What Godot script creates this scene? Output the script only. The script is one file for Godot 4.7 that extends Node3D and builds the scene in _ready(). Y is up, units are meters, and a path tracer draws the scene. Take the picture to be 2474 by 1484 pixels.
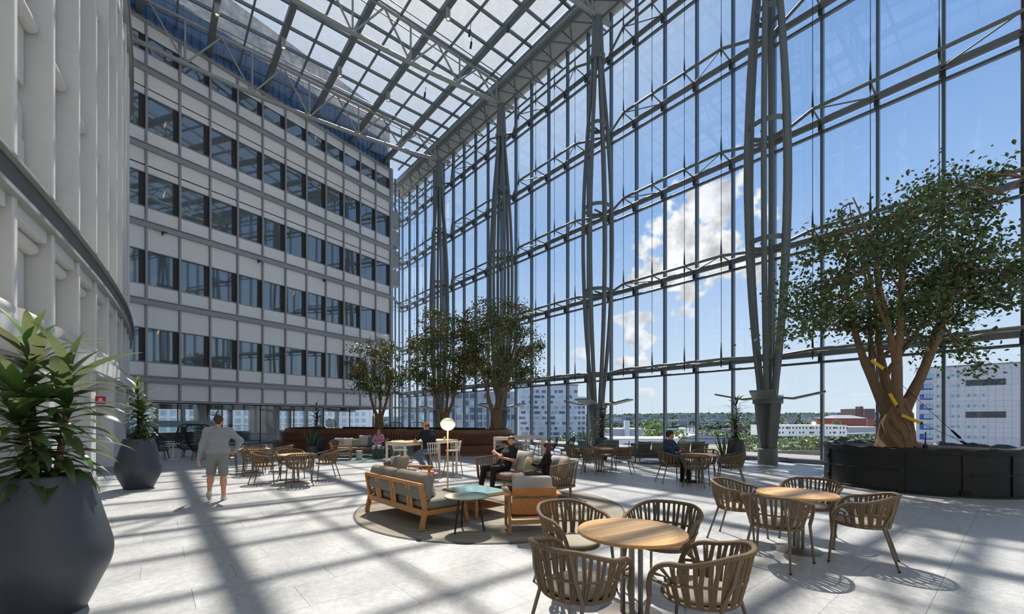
extends Node3D
# Glazed atrium with lounge furniture. Metres, y up; the camera stands at the origin, 1.70 m above the floor.
# P(x, y, d): x to the right, y up, d away from the camera.  G(u, n, y): u along the glass wall away from the camera, n inward from the line of columns.

var M := {}
var used := {}
var rng := RandomNumberGenerator.new()
const UD := Vector3(-0.6413, 0, -0.7673)
const ND := Vector3(-0.7673, 0, 0.6413)
const C0 := Vector3(9.55, 0, -16.0)
const WP := 1.6
const MU0 := 0.28
const GN := -1.58

func P(x: float, y: float, d: float) -> Vector3:
	return Vector3(x, y, -d)

func G(u: float, n: float, y: float) -> Vector3:
	return C0 + UD * u + ND * n + Vector3(0, y, 0)

# ---------------------------------------------------------------- mesh builder
class MB:
	var v := PackedVector3Array()
	var n := PackedVector3Array()
	var ix := PackedInt32Array()
	var uv := PackedVector2Array()

	func tri(a: int, b: int, c: int) -> void:
		ix.append(a); ix.append(b); ix.append(c)

	func quad(a: Vector3, b: Vector3, c: Vector3, d: Vector3, nn: Vector3) -> void:
		var s := v.size()
		v.append(a); v.append(b); v.append(c); v.append(d)
		for i in 4: n.append(nn)
		if (b - a).cross(c - a).dot(nn) > 0.0:
			tri(s, s + 2, s + 1); tri(s, s + 3, s + 2)
		else:
			tri(s, s + 1, s + 2); tri(s, s + 2, s + 3)

	func face(a: Vector3, b: Vector3, c: Vector3, d: Vector3, away: Vector3) -> void:
		var nn := (b - a).cross(c - a)
		if nn.length_squared() < 1e-16: nn = (c - a).cross(d - a)
		nn = nn.normalized()
		if nn.dot((a + c) * 0.5 - away) < 0.0: nn = -nn
		quad(a, b, c, d, nn)

	func box(c: Vector3, s: Vector3, b := Basis()) -> MB:
		var h := s * 0.5
		for ax in 3:
			var i := Vector3.ZERO; i[ax] = h[ax]
			var j := Vector3.ZERO; j[(ax + 1) % 3] = h[(ax + 1) % 3]
			var k := Vector3.ZERO; k[(ax + 2) % 3] = h[(ax + 2) % 3]
			for sg in [-1.0, 1.0]:
				var o: Vector3 = i * sg
				quad(c + b * (o - j - k), c + b * (o + j - k), c + b * (o + j + k), c + b * (o - j + k), (b * o).normalized())
		return self

	# box with chamfered edges
	func cbox(c: Vector3, s: Vector3, e: float, b := Basis()) -> MB:
		var h := s * 0.5
		e = minf(e, minf(h.x, minf(h.y, h.z)) * 0.9)
		var p := func(sx: float, sy: float, sz: float, ax: int) -> Vector3:
			var q := Vector3(sx * (h.x - e), sy * (h.y - e), sz * (h.z - e))
			q[ax] = signf(q[ax]) * h[ax]
			return q
		for ax in 3:
			var a1 := (ax + 1) % 3
			var a2 := (ax + 2) % 3
			for sg in [-1.0, 1.0]:
				var cs := []
				for t in [[-1, -1], [1, -1], [1, 1], [-1, 1]]:
					var q := Vector3.ZERO
					q[ax] = sg * h[ax]; q[a1] = t[0] * (h[a1] - e); q[a2] = t[1] * (h[a2] - e)
					cs.append(q)
				var nn := Vector3.ZERO; nn[ax] = sg
				quad(c + b * cs[0], c + b * cs[1], c + b * cs[2], c + b * cs[3], (b * nn).normalized())
			# the four edges parallel to ax
			for s1 in [-1.0, 1.0]:
				for s2 in [-1.0, 1.0]:
					var q0 := Vector3.ZERO
					q0[ax] = h[ax] - e; q0[a1] = s1 * h[a1]; q0[a2] = s2 * (h[a2] - e)
					var q1 := q0; q1[ax] = -q0[ax]
					var q2 := q1; q2[a1] = s1 * (h[a1] - e); q2[a2] = s2 * h[a2]
					var q3 := q2; q3[ax] = h[ax] - e
					var nn := Vector3.ZERO; nn[a1] = s1; nn[a2] = s2
					quad(c + b * q0, c + b * q1, c + b * q2, c + b * q3, (b * nn).normalized())
		for sx in [-1.0, 1.0]:
			for sy in [-1.0, 1.0]:
				for sz in [-1.0, 1.0]:
					var nn := (b * Vector3(sx, sy, sz)).normalized()
					var q0: Vector3 = c + b * p.call(sx, sy, sz, 0)
					var q1: Vector3 = c + b * p.call(sx, sy, sz, 1)
					var q2: Vector3 = c + b * p.call(sx, sy, sz, 2)
					var s0 := v.size()
					v.append(q0); v.append(q1); v.append(q2)
					for i in 3: n.append(nn)
					if (q1 - q0).cross(q2 - q0).dot(nn) > 0.0: tri(s0, s0 + 2, s0 + 1)
					else: tri(s0, s0 + 1, s0 + 2)
		return self

	# bar of rectangular section between two points
	func bar(a: Vector3, b: Vector3, w: float, h: float, up := Vector3.UP, e := 0.0) -> MB:
		var z := (b - a).normalized()
		var x := up.cross(z)
		if x.length() < 1e-4: x = Vector3.RIGHT.cross(z)
		x = x.normalized()
		var bs := Basis(x, z.cross(x), z)
		return cbox((a + b) * 0.5, Vector3(w, h, a.distance_to(b)), e, bs) if e > 0.0 else box((a + b) * 0.5, Vector3(w, h, a.distance_to(b)), bs)

	# round tube along points; r is a number or one radius per point; sx flattens the section
	func tube(pts: Array, r: Variant, seg := 8, caps := true, flat := 1.0, closed := false) -> MB:
		var m := pts.size()
		var s := v.size()
		var prev := Vector3.ZERO
		for i in m:
			var t: Vector3
			if closed: t = (pts[(i + 1) % m] - pts[(i + m - 1) % m]).normalized()
			elif i == 0: t = (pts[1] - pts[0]).normalized()
			elif i == m - 1: t = (pts[m - 1] - pts[m - 2]).normalized()
			else: t = ((pts[i + 1] - pts[i]).normalized() + (pts[i] - pts[i - 1]).normalized()).normalized()
			var x: Vector3
			if i == 0:
				x = t.cross(Vector3.UP) if absf(t.y) < 0.95 else t.cross(Vector3.RIGHT)
			else:
				x = prev - t * prev.dot(t)
			x = x.normalized(); prev = x
			var y := t.cross(x)
			var rr: float = r[i] if r is Array or r is PackedFloat32Array else r
			for k in seg:
				var an := TAU * k / seg
				var dv := x * cos(an) + y * sin(an) * flat
				v.append(pts[i] + dv * rr)
				n.append((x * cos(an) * flat + y * sin(an)).normalized())
		var rings := m if closed else m - 1
		for i in rings:
			for k in seg:
				var a := s + i * seg + k
				var b := s + i * seg + (k + 1) % seg
				var c := s + ((i + 1) % m) * seg + (k + 1) % seg
				var d := s + ((i + 1) % m) * seg + k
				tri(a, c, b); tri(a, d, c)
		if caps and not closed:
			for e in [0, m - 1]:
				var nn: Vector3 = (pts[0] - pts[1]).normalized() if e == 0 else (pts[m - 1] - pts[m - 2]).normalized()
				var q := v.size()
				v.append(pts[e]); n.append(nn)
				for k in seg:
					v.append(v[s + e * seg + k]); n.append(nn)
				for k in seg:
					if e == 0: tri(q, q + 1 + k, q + 1 + (k + 1) % seg)
					else: tri(q, q + 1 + (k + 1) % seg, q + 1 + k)
		return self

	func cyl(a: Vector3, b: Vector3, r0: float, r1 := -1.0, seg := 12) -> MB:
		return tube([a, b], [r0, r1 if r1 >= 0.0 else r0], seg)

	# surface of revolution round y through at; prof holds Vector2(radius, height) from bottom to top; sx, sz stretch it; hard edges where soft is false
	func lathe(prof: Array, seg := 24, at := Vector3.ZERO, soft := false, sx := 1.0, sz := 1.0) -> MB:
		var m := prof.size()
		if soft:
			var s := v.size()
			for i in m:
				var p0: Vector2 = prof[maxi(i - 1, 0)]
				var p1: Vector2 = prof[mini(i + 1, m - 1)]
				var nn := Vector2(p1.y - p0.y, p0.x - p1.x).normalized()
				for k in seg:
					var an := TAU * k / seg
					v.append(at + Vector3(cos(an) * prof[i].x * sx, prof[i].y, sin(an) * prof[i].x * sz))
					n.append(Vector3(cos(an) * nn.x / sx, nn.y, sin(an) * nn.x / sz).normalized())
			for i in m - 1:
				for k in seg:
					var a := s + i * seg + k
					var b := s + i * seg + (k + 1) % seg
					tri(a, b, b + seg); tri(a, b + seg, a + seg)
		else:
			for i in m - 1:
				lathe([prof[i], prof[i + 1]], seg, at, true, sx, sz)
		return self

	# soft rectangular pad, bulging; lies in x-z with thickness along y
	func pad(c: Vector3, s: Vector3, rnd: float, b := Basis(), bulge := 0.0, res := 10) -> MB:
		var h := s * 0.5
		for side in [1.0, -1.0]:
			var s0 := v.size()
			for i in res + 1:
				for j in res + 1:
					var a := sin((i / float(res) - 0.5) * PI)
					var d := sin((j / float(res) - 0.5) * PI)
					var ex := maxf(0.0, absf(a) * h.x - (h.x - rnd)) / rnd
					var ez := maxf(0.0, absf(d) * h.z - (h.z - rnd)) / rnd
					var l := minf(1.0, sqrt(ex * ex + ez * ez))
					var up := sqrt(maxf(0.0, 1.0 - l * l))
					var k := 1.0 - (1.0 - minf(1.0, 1.0 / maxf(1.0, sqrt(ex * ex + ez * ez))))
					var px := a * h.x
					var pz := d * h.z
					if ex > 0.0 and ez > 0.0 and ex * ex + ez * ez > 1.0:
						px = signf(a) * (h.x - rnd + rnd * ex * k); pz = signf(d) * (h.z - rnd + rnd * ez * k)
					var y: float = side * (h.y * (0.25 + 0.75 * up) + bulge * (1.0 - a * a) * (1.0 - d * d))
					if l >= 0.999: y = side * h.y * 0.25
					v.append(c + b * Vector3(px, y, pz))
					n.append((b * Vector3(signf(a) * ex * 1.2, side * (up + 0.15), signf(d) * ez * 1.2)).normalized())
			for i in res:
				for j in res:
					var a := s0 + i * (res + 1) + j
					var bb := a + res + 1
					if side > 0.0: tri(a, bb + 1, a + 1); tri(a, bb, bb + 1)
					else: tri(a, a + 1, bb + 1); tri(a, bb + 1, bb)
		# rim
		var s1 := v.size()
		var rim := []
		for i in res + 1: rim.append(i * (res + 1))
		for j in range(1, res + 1): rim.append(res * (res + 1) + j)
		for i in range(res - 1, -1, -1): rim.append(i * (res + 1) + res)
		for j in range(res - 1, 0, -1): rim.append(j)
		var base := s1 - 2 * (res + 1) * (res + 1)
		var half := (res + 1) * (res + 1)
		for q in rim:
			var pt := v[base + q]; var pb := v[base + half + q]
			var out := ((pt + pb) * 0.5 - c); out -= b.y.normalized() * out.dot(b.y.normalized())
			v.append(pt); n.append(out.normalized()); v.append(pb); n.append(out.normalized())
		for q in rim.size():
			var a := s1 + q * 2
			var d := s1 + ((q + 1) % rim.size()) * 2
			tri(a, d + 1, d); tri(a, a + 1, d + 1)
		return self

	# flat plate: polygon of (x, z) points between y0 and y1
	func plate(poly: PackedVector2Array, y0: float, y1: float) -> MB:
		if poly.size() < 3: return self
		var ids := Geometry2D.triangulate_polygon(poly)
		for top in [true, false]:
			var s := v.size()
			for q in poly:
				v.append(Vector3(q.x, y1 if top else y0, q.y)); n.append(Vector3.UP if top else Vector3.DOWN)
			for t in range(0, ids.size(), 3):
				var a := v[s + ids[t]]; var b := v[s + ids[t + 1]]; var c := v[s + ids[t + 2]]
				if ((b - a).cross(c - a).y > 0.0) == top: tri(s + ids[t], s + ids[t + 2], s + ids[t + 1])
				else: tri(s + ids[t], s + ids[t + 1], s + ids[t + 2])
		var cw := Geometry2D.is_polygon_clockwise(poly)
		for i in poly.size():
			var a := poly[i]; var b := poly[(i + 1) % poly.size()]
			var e := (b - a).normalized()
			var nn := Vector3(e.y, 0, -e.x) * (-1.0 if cw else 1.0)
			quad(Vector3(a.x, y0, a.y), Vector3(b.x, y0, b.y), Vector3(b.x, y1, b.y), Vector3(a.x, y1, a.y), nn)
		return self

	func mesh() -> ArrayMesh:
		var m := ArrayMesh.new()
		if v.is_empty(): return m
		var a := []
		a.resize(Mesh.ARRAY_MAX)
		a[Mesh.ARRAY_VERTEX] = v; a[Mesh.ARRAY_NORMAL] = n; a[Mesh.ARRAY_INDEX] = ix
		if uv.size() == v.size(): a[Mesh.ARRAY_TEX_UV] = uv
		m.add_surface_from_arrays(Mesh.PRIMITIVE_TRIANGLES, a)
		return m

# ---------------------------------------------------------------- objects
func numbered(called: String) -> String:
	var k: int = used.get(called, 0)
	used[called] = k + 1
	return called if k == 0 else "%s_%03d" % [called, k]

func tag(o: Node3D, label: String, category: String, group := "", kind := "") -> Node3D:
	o.set_meta("label", label); o.set_meta("category", category)
	if group: o.set_meta("group", group)
	if kind: o.set_meta("kind", kind)
	return o

func thing(called: String, at: Vector3, turn: float, label: String, category: String, group := "", kind := "") -> Node3D:
	var o := Node3D.new()
	o.name = numbered(called)
	add_child(o)
	o.position = at; o.rotation.y = turn
	return tag(o, label, category, group, kind)

func part(parent: Node3D, called: String, what: Variant, m: Material, xf := Transform3D()) -> MeshInstance3D:
	var o := MeshInstance3D.new()
	o.name = called if parent != self else numbered(called)
	o.mesh = what.mesh() if what is MB else what
	o.material_override = m
	o.transform = xf
	parent.add_child(o, true)
	return o

func lone(called: String, what: Variant, m: Material, label: String, category: String, group := "", kind := "", at := Vector3.ZERO, turn := 0.0) -> MeshInstance3D:
	var o := part(self, called, what, m, Transform3D(Basis(Vector3.UP, turn), at))
	tag(o, label, category, group, kind)
	return o

func again(src: Node3D, called: String, at: Vector3, turn: float, label: String) -> Node3D:
	var o: Node3D = src.duplicate()
	o.name = numbered(called)
	add_child(o)
	o.position = at; o.rotation.y = turn
	o.set_meta("label", label)
	return o

func yaw(dx: float, dd: float) -> float:   # turn that points a thing's +z towards (dx right, dd away)
	return atan2(dx, -dd)

# ---------------------------------------------------------------- materials
func noise_tex(size: int, freq: float, lo: float, hi: float, kind := FastNoiseLite.TYPE_SIMPLEX_SMOOTH, oct := 4, sd := 1, tint := Color.WHITE) -> NoiseTexture2D:
	var f := FastNoiseLite.new()
	f.noise_type = kind; f.frequency = freq; f.fractal_octaves = oct; f.seed = sd
	var t := NoiseTexture2D.new()
	t.width = size; t.height = size; t.seamless = true; t.noise = f
	var g := Gradient.new()
	g.set_color(0, Color(lo, lo, lo) * tint); g.set_color(1, Color(hi, hi, hi))
	t.color_ramp = g
	return t

func mt(key: String, c: Color, rough := 0.6, metal := 0.0, tex: Texture2D = null, sc := Vector3.ONE, world := false) -> StandardMaterial3D:
	var m := StandardMaterial3D.new()
	m.resource_name = key
	m.albedo_color = c; m.roughness = rough; m.metallic = metal
	if tex:
		m.albedo_texture = tex; m.uv1_triplanar = true; m.uv1_world_triplanar = world; m.uv1_scale = sc
	M[key] = m
	return m

func pane_mat(key: String, c: Color, alpha: float, metal := 0.0) -> StandardMaterial3D:
	var m := mt(key, Color(c.r, c.g, c.b, alpha), 0.03, metal)
	m.transparency = BaseMaterial3D.TRANSPARENCY_ALPHA
	return m

func bump(m: StandardMaterial3D, t: Texture2D, cm: float) -> StandardMaterial3D:
	m.heightmap_enabled = true; m.heightmap_texture = t; m.heightmap_scale = cm
	return m

func materials() -> void:
	var fine := noise_tex(256, 0.05, 0.965, 1.0)
	var grain := noise_tex(512, 0.02, 0.72, 1.0, FastNoiseLite.TYPE_SIMPLEX_SMOOTH, 5, 3, Color(1.0, 0.95, 0.88))
	var pale_grain := noise_tex(512, 0.02, 0.86, 1.0, FastNoiseLite.TYPE_SIMPLEX_SMOOTH, 5, 4, Color(1.0, 0.97, 0.93))
	var cloth := noise_tex(256, 0.35, 0.8, 1.0, FastNoiseLite.TYPE_PERLIN, 2, 5)
	var mott := noise_tex(512, 0.012, 0.8, 1.0, FastNoiseLite.TYPE_SIMPLEX_SMOOTH, 6, 8)
	var speck := noise_tex(1024, 0.06, 0.83, 1.0, FastNoiseLite.TYPE_CELLULAR, 3, 11)
	var speck2 := noise_tex(512, 0.02, 0.90, 1.03, FastNoiseLite.TYPE_SIMPLEX_SMOOTH, 5, 12)
	# floor stone in four tones
	for k in 4:
		var c: Color = [Color(0.765, 0.765, 0.76), Color(0.785, 0.785, 0.78), Color(0.75, 0.755, 0.75), Color(0.775, 0.78, 0.775)][k]
		var m := mt("stone%d" % k, c, 0.42, 0.0, speck, Vector3(0.9, 0.9, 0.9), true)
		m.uv1_offset = Vector3(k * 0.37, 0, k * 0.61)
		m.detail_enabled = true; m.detail_albedo = speck2; m.detail_blend_mode = BaseMaterial3D.BLEND_MODE_MUL
		m.uv2_triplanar = true; m.uv2_world_triplanar = true; m.uv2_scale = Vector3(0.45, 0.45, 0.45)
	mt("grout", Color(0.47, 0.46, 0.45), 0.9)
	mt("white", Color(0.84, 0.84, 0.83), 0.45, 0.0, fine, Vector3(0.3, 0.3, 0.3), true)
	mt("white_panel", Color(0.83, 0.825, 0.80), 0.4, 0.0, fine, Vector3(0.3, 0.3, 0.3), true)
	mt("panel", Color(0.94, 0.935, 0.925), 0.4, 0.0, fine, Vector3(0.4, 0.4, 0.4), true)
	mt("alu", Color(0.62, 0.625, 0.63), 0.4, 0.2)
	mt("steel", Color(0.43, 0.455, 0.45), 0.42, 0.1)
	mt("steel_light", Color(0.60, 0.615, 0.60), 0.42, 0.05)
	mt("mullion", Color(0.36, 0.41, 0.445), 0.35, 0.3)
	mt("dark_alu", Color(0.21, 0.19, 0.175), 0.5, 0.2)
	mt("black", Color(0.06, 0.06, 0.065), 0.55)
	mt("black_gap", Color(0.03, 0.03, 0.03), 0.8)
	mt("handrail", Color(0.36, 0.35, 0.335), 0.4, 0.3)
	pane_mat("glass", Color(0.25, 0.36, 0.45), 0.06)
	pane_mat("shop_glass", Color(0.35, 0.55, 0.58), 0.05)
	pane_mat("office_glass", Color(0.55, 0.60, 0.63), 0.45, 0.55)
	var f := mt("frit", Color(1, 1, 1, 1), 0.5)
	var ft := FastNoiseLite.new()
	ft.frequency = 0.012; ft.fractal_octaves = 6; ft.seed = 4
	var frit := Image.create(512, 512, false, Image.FORMAT_RGBA8)
	for y in 512:
		for x in 512:
			var q := clampf(0.5 + 0.55 * ft.get_noise_2d(x, y * 0.35) + 0.35 * ft.get_noise_2d(x * 2.3 + 700, y * 2.3), 0.0, 1.0)
			frit.set_pixel(x, y, Color(0.66 + 0.12 * q, 0.66 + 0.12 * q, 0.64 + 0.12 * q, 0.12 + 0.26 * q))
	f.albedo_texture = ImageTexture.create_from_image(frit)
	f.uv1_triplanar = true; f.uv1_world_triplanar = true; f.uv1_scale = Vector3(0.21, 0.21, 0.21)
	f.transparency = BaseMaterial3D.TRANSPARENCY_ALPHA
	f.backlight_enabled = true; f.backlight = Color(0.70, 0.70, 0.70)
	mt("siding", Color(0.30, 0.40, 0.50), 0.5, 0.2)
	# furniture
	mt("rope", Color(0.50, 0.425, 0.33), 0.85, 0.0, cloth, Vector3(9, 9, 9))
	mt("rope_grey", Color(0.44, 0.44, 0.41), 0.85, 0.0, cloth, Vector3(9, 9, 9))
	mt("rope_tan", Color(0.52, 0.45, 0.34), 0.85, 0.0, cloth, Vector3(9, 9, 9))
	mt("wicker", Color(0.10, 0.075, 0.06), 0.6)
	mt("taupe", Color(0.44, 0.395, 0.335), 0.45, 0.15)
	mt("cushion", Color(0.69, 0.65, 0.585), 0.9, 0.0, cloth, Vector3(5, 5, 5))
	mt("grey_fabric", Color(0.56, 0.545, 0.50), 0.92, 0.0, cloth, Vector3(5, 5, 5))
	mt("dark_fabric", Color(0.40, 0.385, 0.36), 0.92, 0.0, cloth, Vector3(5, 5, 5))
	mt("mauve_fabric", Color(0.51, 0.435, 0.39), 0.92, 0.0, cloth, Vector3(5, 5, 5))
	mt("light_fabric", Color(0.74, 0.73, 0.70), 0.92, 0.0, cloth, Vector3(5, 5, 5))
	mt("sage_fabric", Color(0.63, 0.66, 0.51), 0.92, 0.0, cloth, Vector3(5, 5, 5))
	mt("white_fabric", Color(0.88, 0.87, 0.84), 0.92, 0.0, cloth, Vector3(5, 5, 5))
	mt("blue_fabric", Color(0.40, 0.46, 0.50), 0.92, 0.0, cloth, Vector3(5, 5, 5))
	mt("navy_fabric", Color(0.12, 0.13, 0.22), 0.92, 0.0, cloth, Vector3(5, 5, 5))
	mt("green_fabric", Color(0.32, 0.36, 0.35), 0.92, 0.0, cloth, Vector3(5, 5, 5))
	mt("teak", Color(0.82, 0.60, 0.36), 0.5, 0.0, grain, Vector3(1.2, 6, 6))
	mt("teak_y", Color(0.80, 0.58, 0.34), 0.5, 0.0, grain, Vector3(7, 1.0, 7))
	mt("ply", Color(0.78, 0.50, 0.25), 0.45, 0.0, grain, Vector3(6, 0.8, 6))
	mt("oak_y", Color(0.77, 0.64, 0.47), 0.5, 0.0, grain, Vector3(7, 1.0, 7))
	for k in 4:
		mt("slat%d" % k, [Color(0.90, 0.73, 0.51), Color(0.84, 0.65, 0.43), Color(0.94, 0.79, 0.58), Color(0.87, 0.70, 0.49)][k], 0.42, 0.0, pale_grain, Vector3(1.0, 8, 8))
	mt("slat_edge", Color(0.87, 0.68, 0.44), 0.42, 0.0, pale_grain, Vector3(3, 3, 3))
	mt("leather", Color(0.45, 0.25, 0.175), 0.42, 0.0, mott, Vector3(1.5, 1.5, 1.5))
	mt("banquette_wood", Color(0.56, 0.38, 0.24), 0.4, 0.0, grain, Vector3(1, 7, 1))
	mt("steel_brushed", Color(0.50, 0.47, 0.44), 0.35, 0.7)
	mt("teal_tile", Color(0.60, 0.75, 0.74), 0.12, 0.0, mott, Vector3(3, 3, 3))
	mt("slate_top", Color(0.33, 0.385, 0.36), 0.22)
	mt("terracotta", Color(0.78, 0.42, 0.28), 0.6)
	mt("lamp_white", Color(0.86, 0.84, 0.80), 0.4)
	mt("lamp_pole", Color(0.78, 0.68, 0.57), 0.4)
	mt("pot", Color(0.235, 0.26, 0.29), 0.5, 0.0, fine, Vector3(1, 1, 1))
	mt("pot_navy", Color(0.15, 0.175, 0.23), 0.5)
	mt("soil", Color(0.14, 0.12, 0.10), 0.95)
	mt("pebble", Color(0.22, 0.21, 0.20), 0.6)
	mt("planter_black", Color(0.085, 0.095, 0.105), 0.5, 0.1, mott, Vector3(1, 1, 1))
	mt("bark", Color(0.56, 0.455, 0.345), 0.9, 0.0, mott, Vector3(3, 0.8, 3))
	mt("rug_beige", Color(0.62, 0.59, 0.53), 0.95, 0.0, cloth, Vector3(4, 4, 4))
	mt("rug_teal", Color(0.55, 0.63, 0.61), 0.95, 0.0, cloth, Vector3(4, 4, 4))
	mt("terrazzo", Color(0.86, 0.85, 0.82), 0.5, 0.0, speck, Vector3(6, 6, 6))
	mt("maroon", Color(0.34, 0.12, 0.11), 0.7)
	mt("yellow_strap", Color(0.85, 0.70, 0.10), 0.6)
	mt("red", Color(0.75, 0.10, 0.10), 0.5)
	var gl := pane_mat("smoke_glass", Color(0.30, 0.38, 0.34), 0.45)
	gl.roughness = 0.08
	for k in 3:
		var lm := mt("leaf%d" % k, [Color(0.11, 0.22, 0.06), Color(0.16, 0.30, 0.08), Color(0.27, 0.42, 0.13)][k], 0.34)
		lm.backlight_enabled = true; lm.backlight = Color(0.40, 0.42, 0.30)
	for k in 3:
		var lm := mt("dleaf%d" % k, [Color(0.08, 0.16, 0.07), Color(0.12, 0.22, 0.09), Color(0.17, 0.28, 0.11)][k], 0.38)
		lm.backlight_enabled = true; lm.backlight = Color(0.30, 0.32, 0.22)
	var tl := mt("tree_leaf", Color(1, 1, 1), 0.42)
	tl.vertex_color_use_as_albedo = true
	tl.backlight_enabled = true; tl.backlight = Color(0.42, 0.42, 0.42)
	var fs := noise_tex(512, 0.1, 0.55, 1.0, FastNoiseLite.TYPE_CELLULAR, 3, 21)
	mt("tree_far", Color(0.30, 0.42, 0.22), 0.9, 0.0, fs, Vector3(0.25, 0.25, 0.25), true)
	mt("tree_bright", Color(0.45, 0.60, 0.22), 0.9, 0.0, fs, Vector3(0.3, 0.3, 0.3), true)
	mt("hill", Color(0.27, 0.36, 0.26), 0.95, 0.0, fs, Vector3(0.03, 0.03, 0.03), true)

func lit(key: String, c: Color, e: float) -> StandardMaterial3D:
	var m := mt(key, c, 0.5)
	m.emission_enabled = true; m.emission = c; m.emission_energy_multiplier = e
	return m

# ---------------------------------------------------------------- scene
const H_EYE := 1.70
const FOC := 1035.0

func in_view(p: Vector3, margin := 60.0) -> bool:
	var d := -p.z
	if d < 1.2: return false
	var x := 1237.0 + FOC * p.x / d
	var y := 1012.0 - FOC * (p.y - H_EYE) / d
	return x > -margin and x < 2474.0 + margin and y > -margin and y < 1484.0 + margin

func _ready() -> void:
	rng.seed = 7
	var cam := Camera3D.new()
	cam.name = "camera"
	add_child(cam)
	cam.position = Vector3(0, H_EYE, 0)
	var near := 0.05
	cam.projection = Camera3D.PROJECTION_FRUSTUM
	cam.near = near; cam.far = 6000.0
	cam.size = 1484.0 / FOC * near
	cam.frustum_offset = Vector2(0, (1012.0 - 742.0) / FOC * near)
	cam.current = true

	var env := Environment.new()
	env.background_mode = Environment.BG_SKY
	env.tonemap_mode = Environment.TONE_MAPPER_LINEAR
	env.tonemap_exposure = 1.24
	env.sdfgi_enabled = true; env.ssao_enabled = true; env.ssil_enabled = true
	env.sky = Sky.new()
	var pan := PanoramaSkyMaterial.new()
	pan.panorama = ImageTexture.create_from_image(sky_image())
	pan.energy_multiplier = 1.0
	env.sky.sky_material = pan
	env.background_energy_multiplier = 1.0
	var we := WorldEnvironment.new()
	we.name = "world_environment"
	we.environment = env
	add_child(we)

	var sun := DirectionalLight3D.new()
	sun.name = "sun"
	add_child(sun)
	sun.rotation_degrees = Vector3(-56.0, 180.0 + 9.0, 0)
	sun.light_color = Color(1.0, 0.975, 0.94)
	sun.light_energy = 3.0
	sun.light_angular_distance = 0.53
	sun.shadow_enabled = true

	materials()
	build_floor()
	build_glass_wall()
	build_columns()
	build_roof()
	build_facade()
	build_left_wall()
	build_end_wall()
	furnish()
	outdoors()

func sky_image() -> Image:
	var w := 4096
	var h := 2048
	var strip := Image.create(4, h, false, Image.FORMAT_RGBA8)
	var stops := [[-90.0, Color8(150, 155, 150)], [-1.0, Color8(176, 186, 190)], [0.0, Color8(211, 227, 238)], [6.0, Color8(202, 222, 241)], [12.0, Color8(182, 209, 241)], [24.0, Color8(142, 180, 230)], [45.0, Color8(106, 147, 204)], [90.0, Color8(84, 128, 190)]]
	var bw := 720
	var bh := 720
	strip = Image.create(bw, bh, false, Image.FORMAT_RGBA8)
	# the air grows pale round the sun (azimuth -9, elevation 56 degrees)
	var sd := Vector3(sin(deg_to_rad(-9.0)) * cos(deg_to_rad(56.0)), sin(deg_to_rad(56.0)), cos(deg_to_rad(-9.0)) * cos(deg_to_rad(56.0)))
	for y in bh:
		var el := 90.0 - (y + 0.5) * 180.0 / bh
		var c: Color = stops[0][1]
		for k in stops.size() - 1:
			if el >= stops[k][0] and el <= stops[k + 1][0]:
				c = stops[k][1].lerp(stops[k + 1][1], (el - stops[k][0]) / (stops[k + 1][0] - stops[k][0]))
		var er := deg_to_rad(el)
		for x in bw:
			var az := TAU * (x + 0.5) / bw
			var ang := rad_to_deg(acos(clampf(Vector3(sin(az) * cos(er), sin(er), cos(az) * cos(er)).dot(sd), -1.0, 1.0)))
			strip.set_pixel(x, y, c.lerp(Color(0.93, 0.935, 0.94), 0.95 * (1.0 - smoothstep(6.0, 40.0, ang)) if el > 0.0 else 0.0))
	strip.resize(w, h, Image.INTERPOLATE_BILINEAR)
	var f := FastNoiseLite.new()
	f.frequency = 0.16; f.fractal_octaves = 6; f.fractal_gain = 0.55; f.seed = 5
	# cumulus: azimuth, elevation, half width, half height, weight
	var puffs := [[22.6, 20.0, 7.2, 5.2, 1.0], [25.0, 24.0, 3.6, 4.4, 0.9], [18.4, 17.6, 3.2, 3.0, 0.7], [16.0, 12.5, 3.2, 1.0, 0.75], [21.3, 12.8, 2.3, 1.1, 0.75], [16.4, 10.2, 2.8, 1.1, 0.85],
		[14.6, 7.4, 2.3, 1.0, 0.9], [9.4, 8.8, 1.6, 0.8, 0.6], [16.8, 3.2, 1.6, 0.8, 0.5]]
	var r := RandomNumberGenerator.new()
	r.seed = 12
	for k in 26:
		puffs.append([r.randf_range(62.0, 318.0), r.randf_range(7.0, 34.0), r.randf_range(2.0, 8.0), r.randf_range(1.0, 4.0), 0.85])
	for q in puffs:
		var x0 := int((q[0] - q[2] * 1.5) / 360.0 * w)
		var x1 := int((q[0] + q[2] * 1.5) / 360.0 * w)
		var y0 := int((90.0 - q[1] - q[3] * 1.5) / 180.0 * h)
		var y1 := int((90.0 - q[1] + q[3] * 1.5) / 180.0 * h)
		for y in range(y0, y1):
			var el := 90.0 - (y + 0.5) * 180.0 / h
			for x in range(x0, x1):
				var az := (x + 0.5) * 360.0 / w
				var ex: float = (az - q[0]) / q[2]
				var ey: float = (el - q[1]) / q[3]
				var d := 1.0 - sqrt(ex * ex + ey * ey)
				var nz := f.get_noise_2d(az, el * 1.25)
				var dens: float = d * 1.25 + nz * 1.45 + 0.02
				var al: float = smoothstep(0.0, 0.42, dens) * q[4]
				if al <= 0.004: continue
				var lum := clampf(0.93 + 0.28 * f.get_noise_2d(az * 1.7 + 40.0, el * 1.9) + 0.05 * ey, 0.74, 1.0)
				var xx := posmod(x, w)
				strip.set_pixel(xx, y, strip.get_pixel(xx, y).lerp(Color(lum * 0.985, lum * 0.99, lum), al))
	return strip

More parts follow.
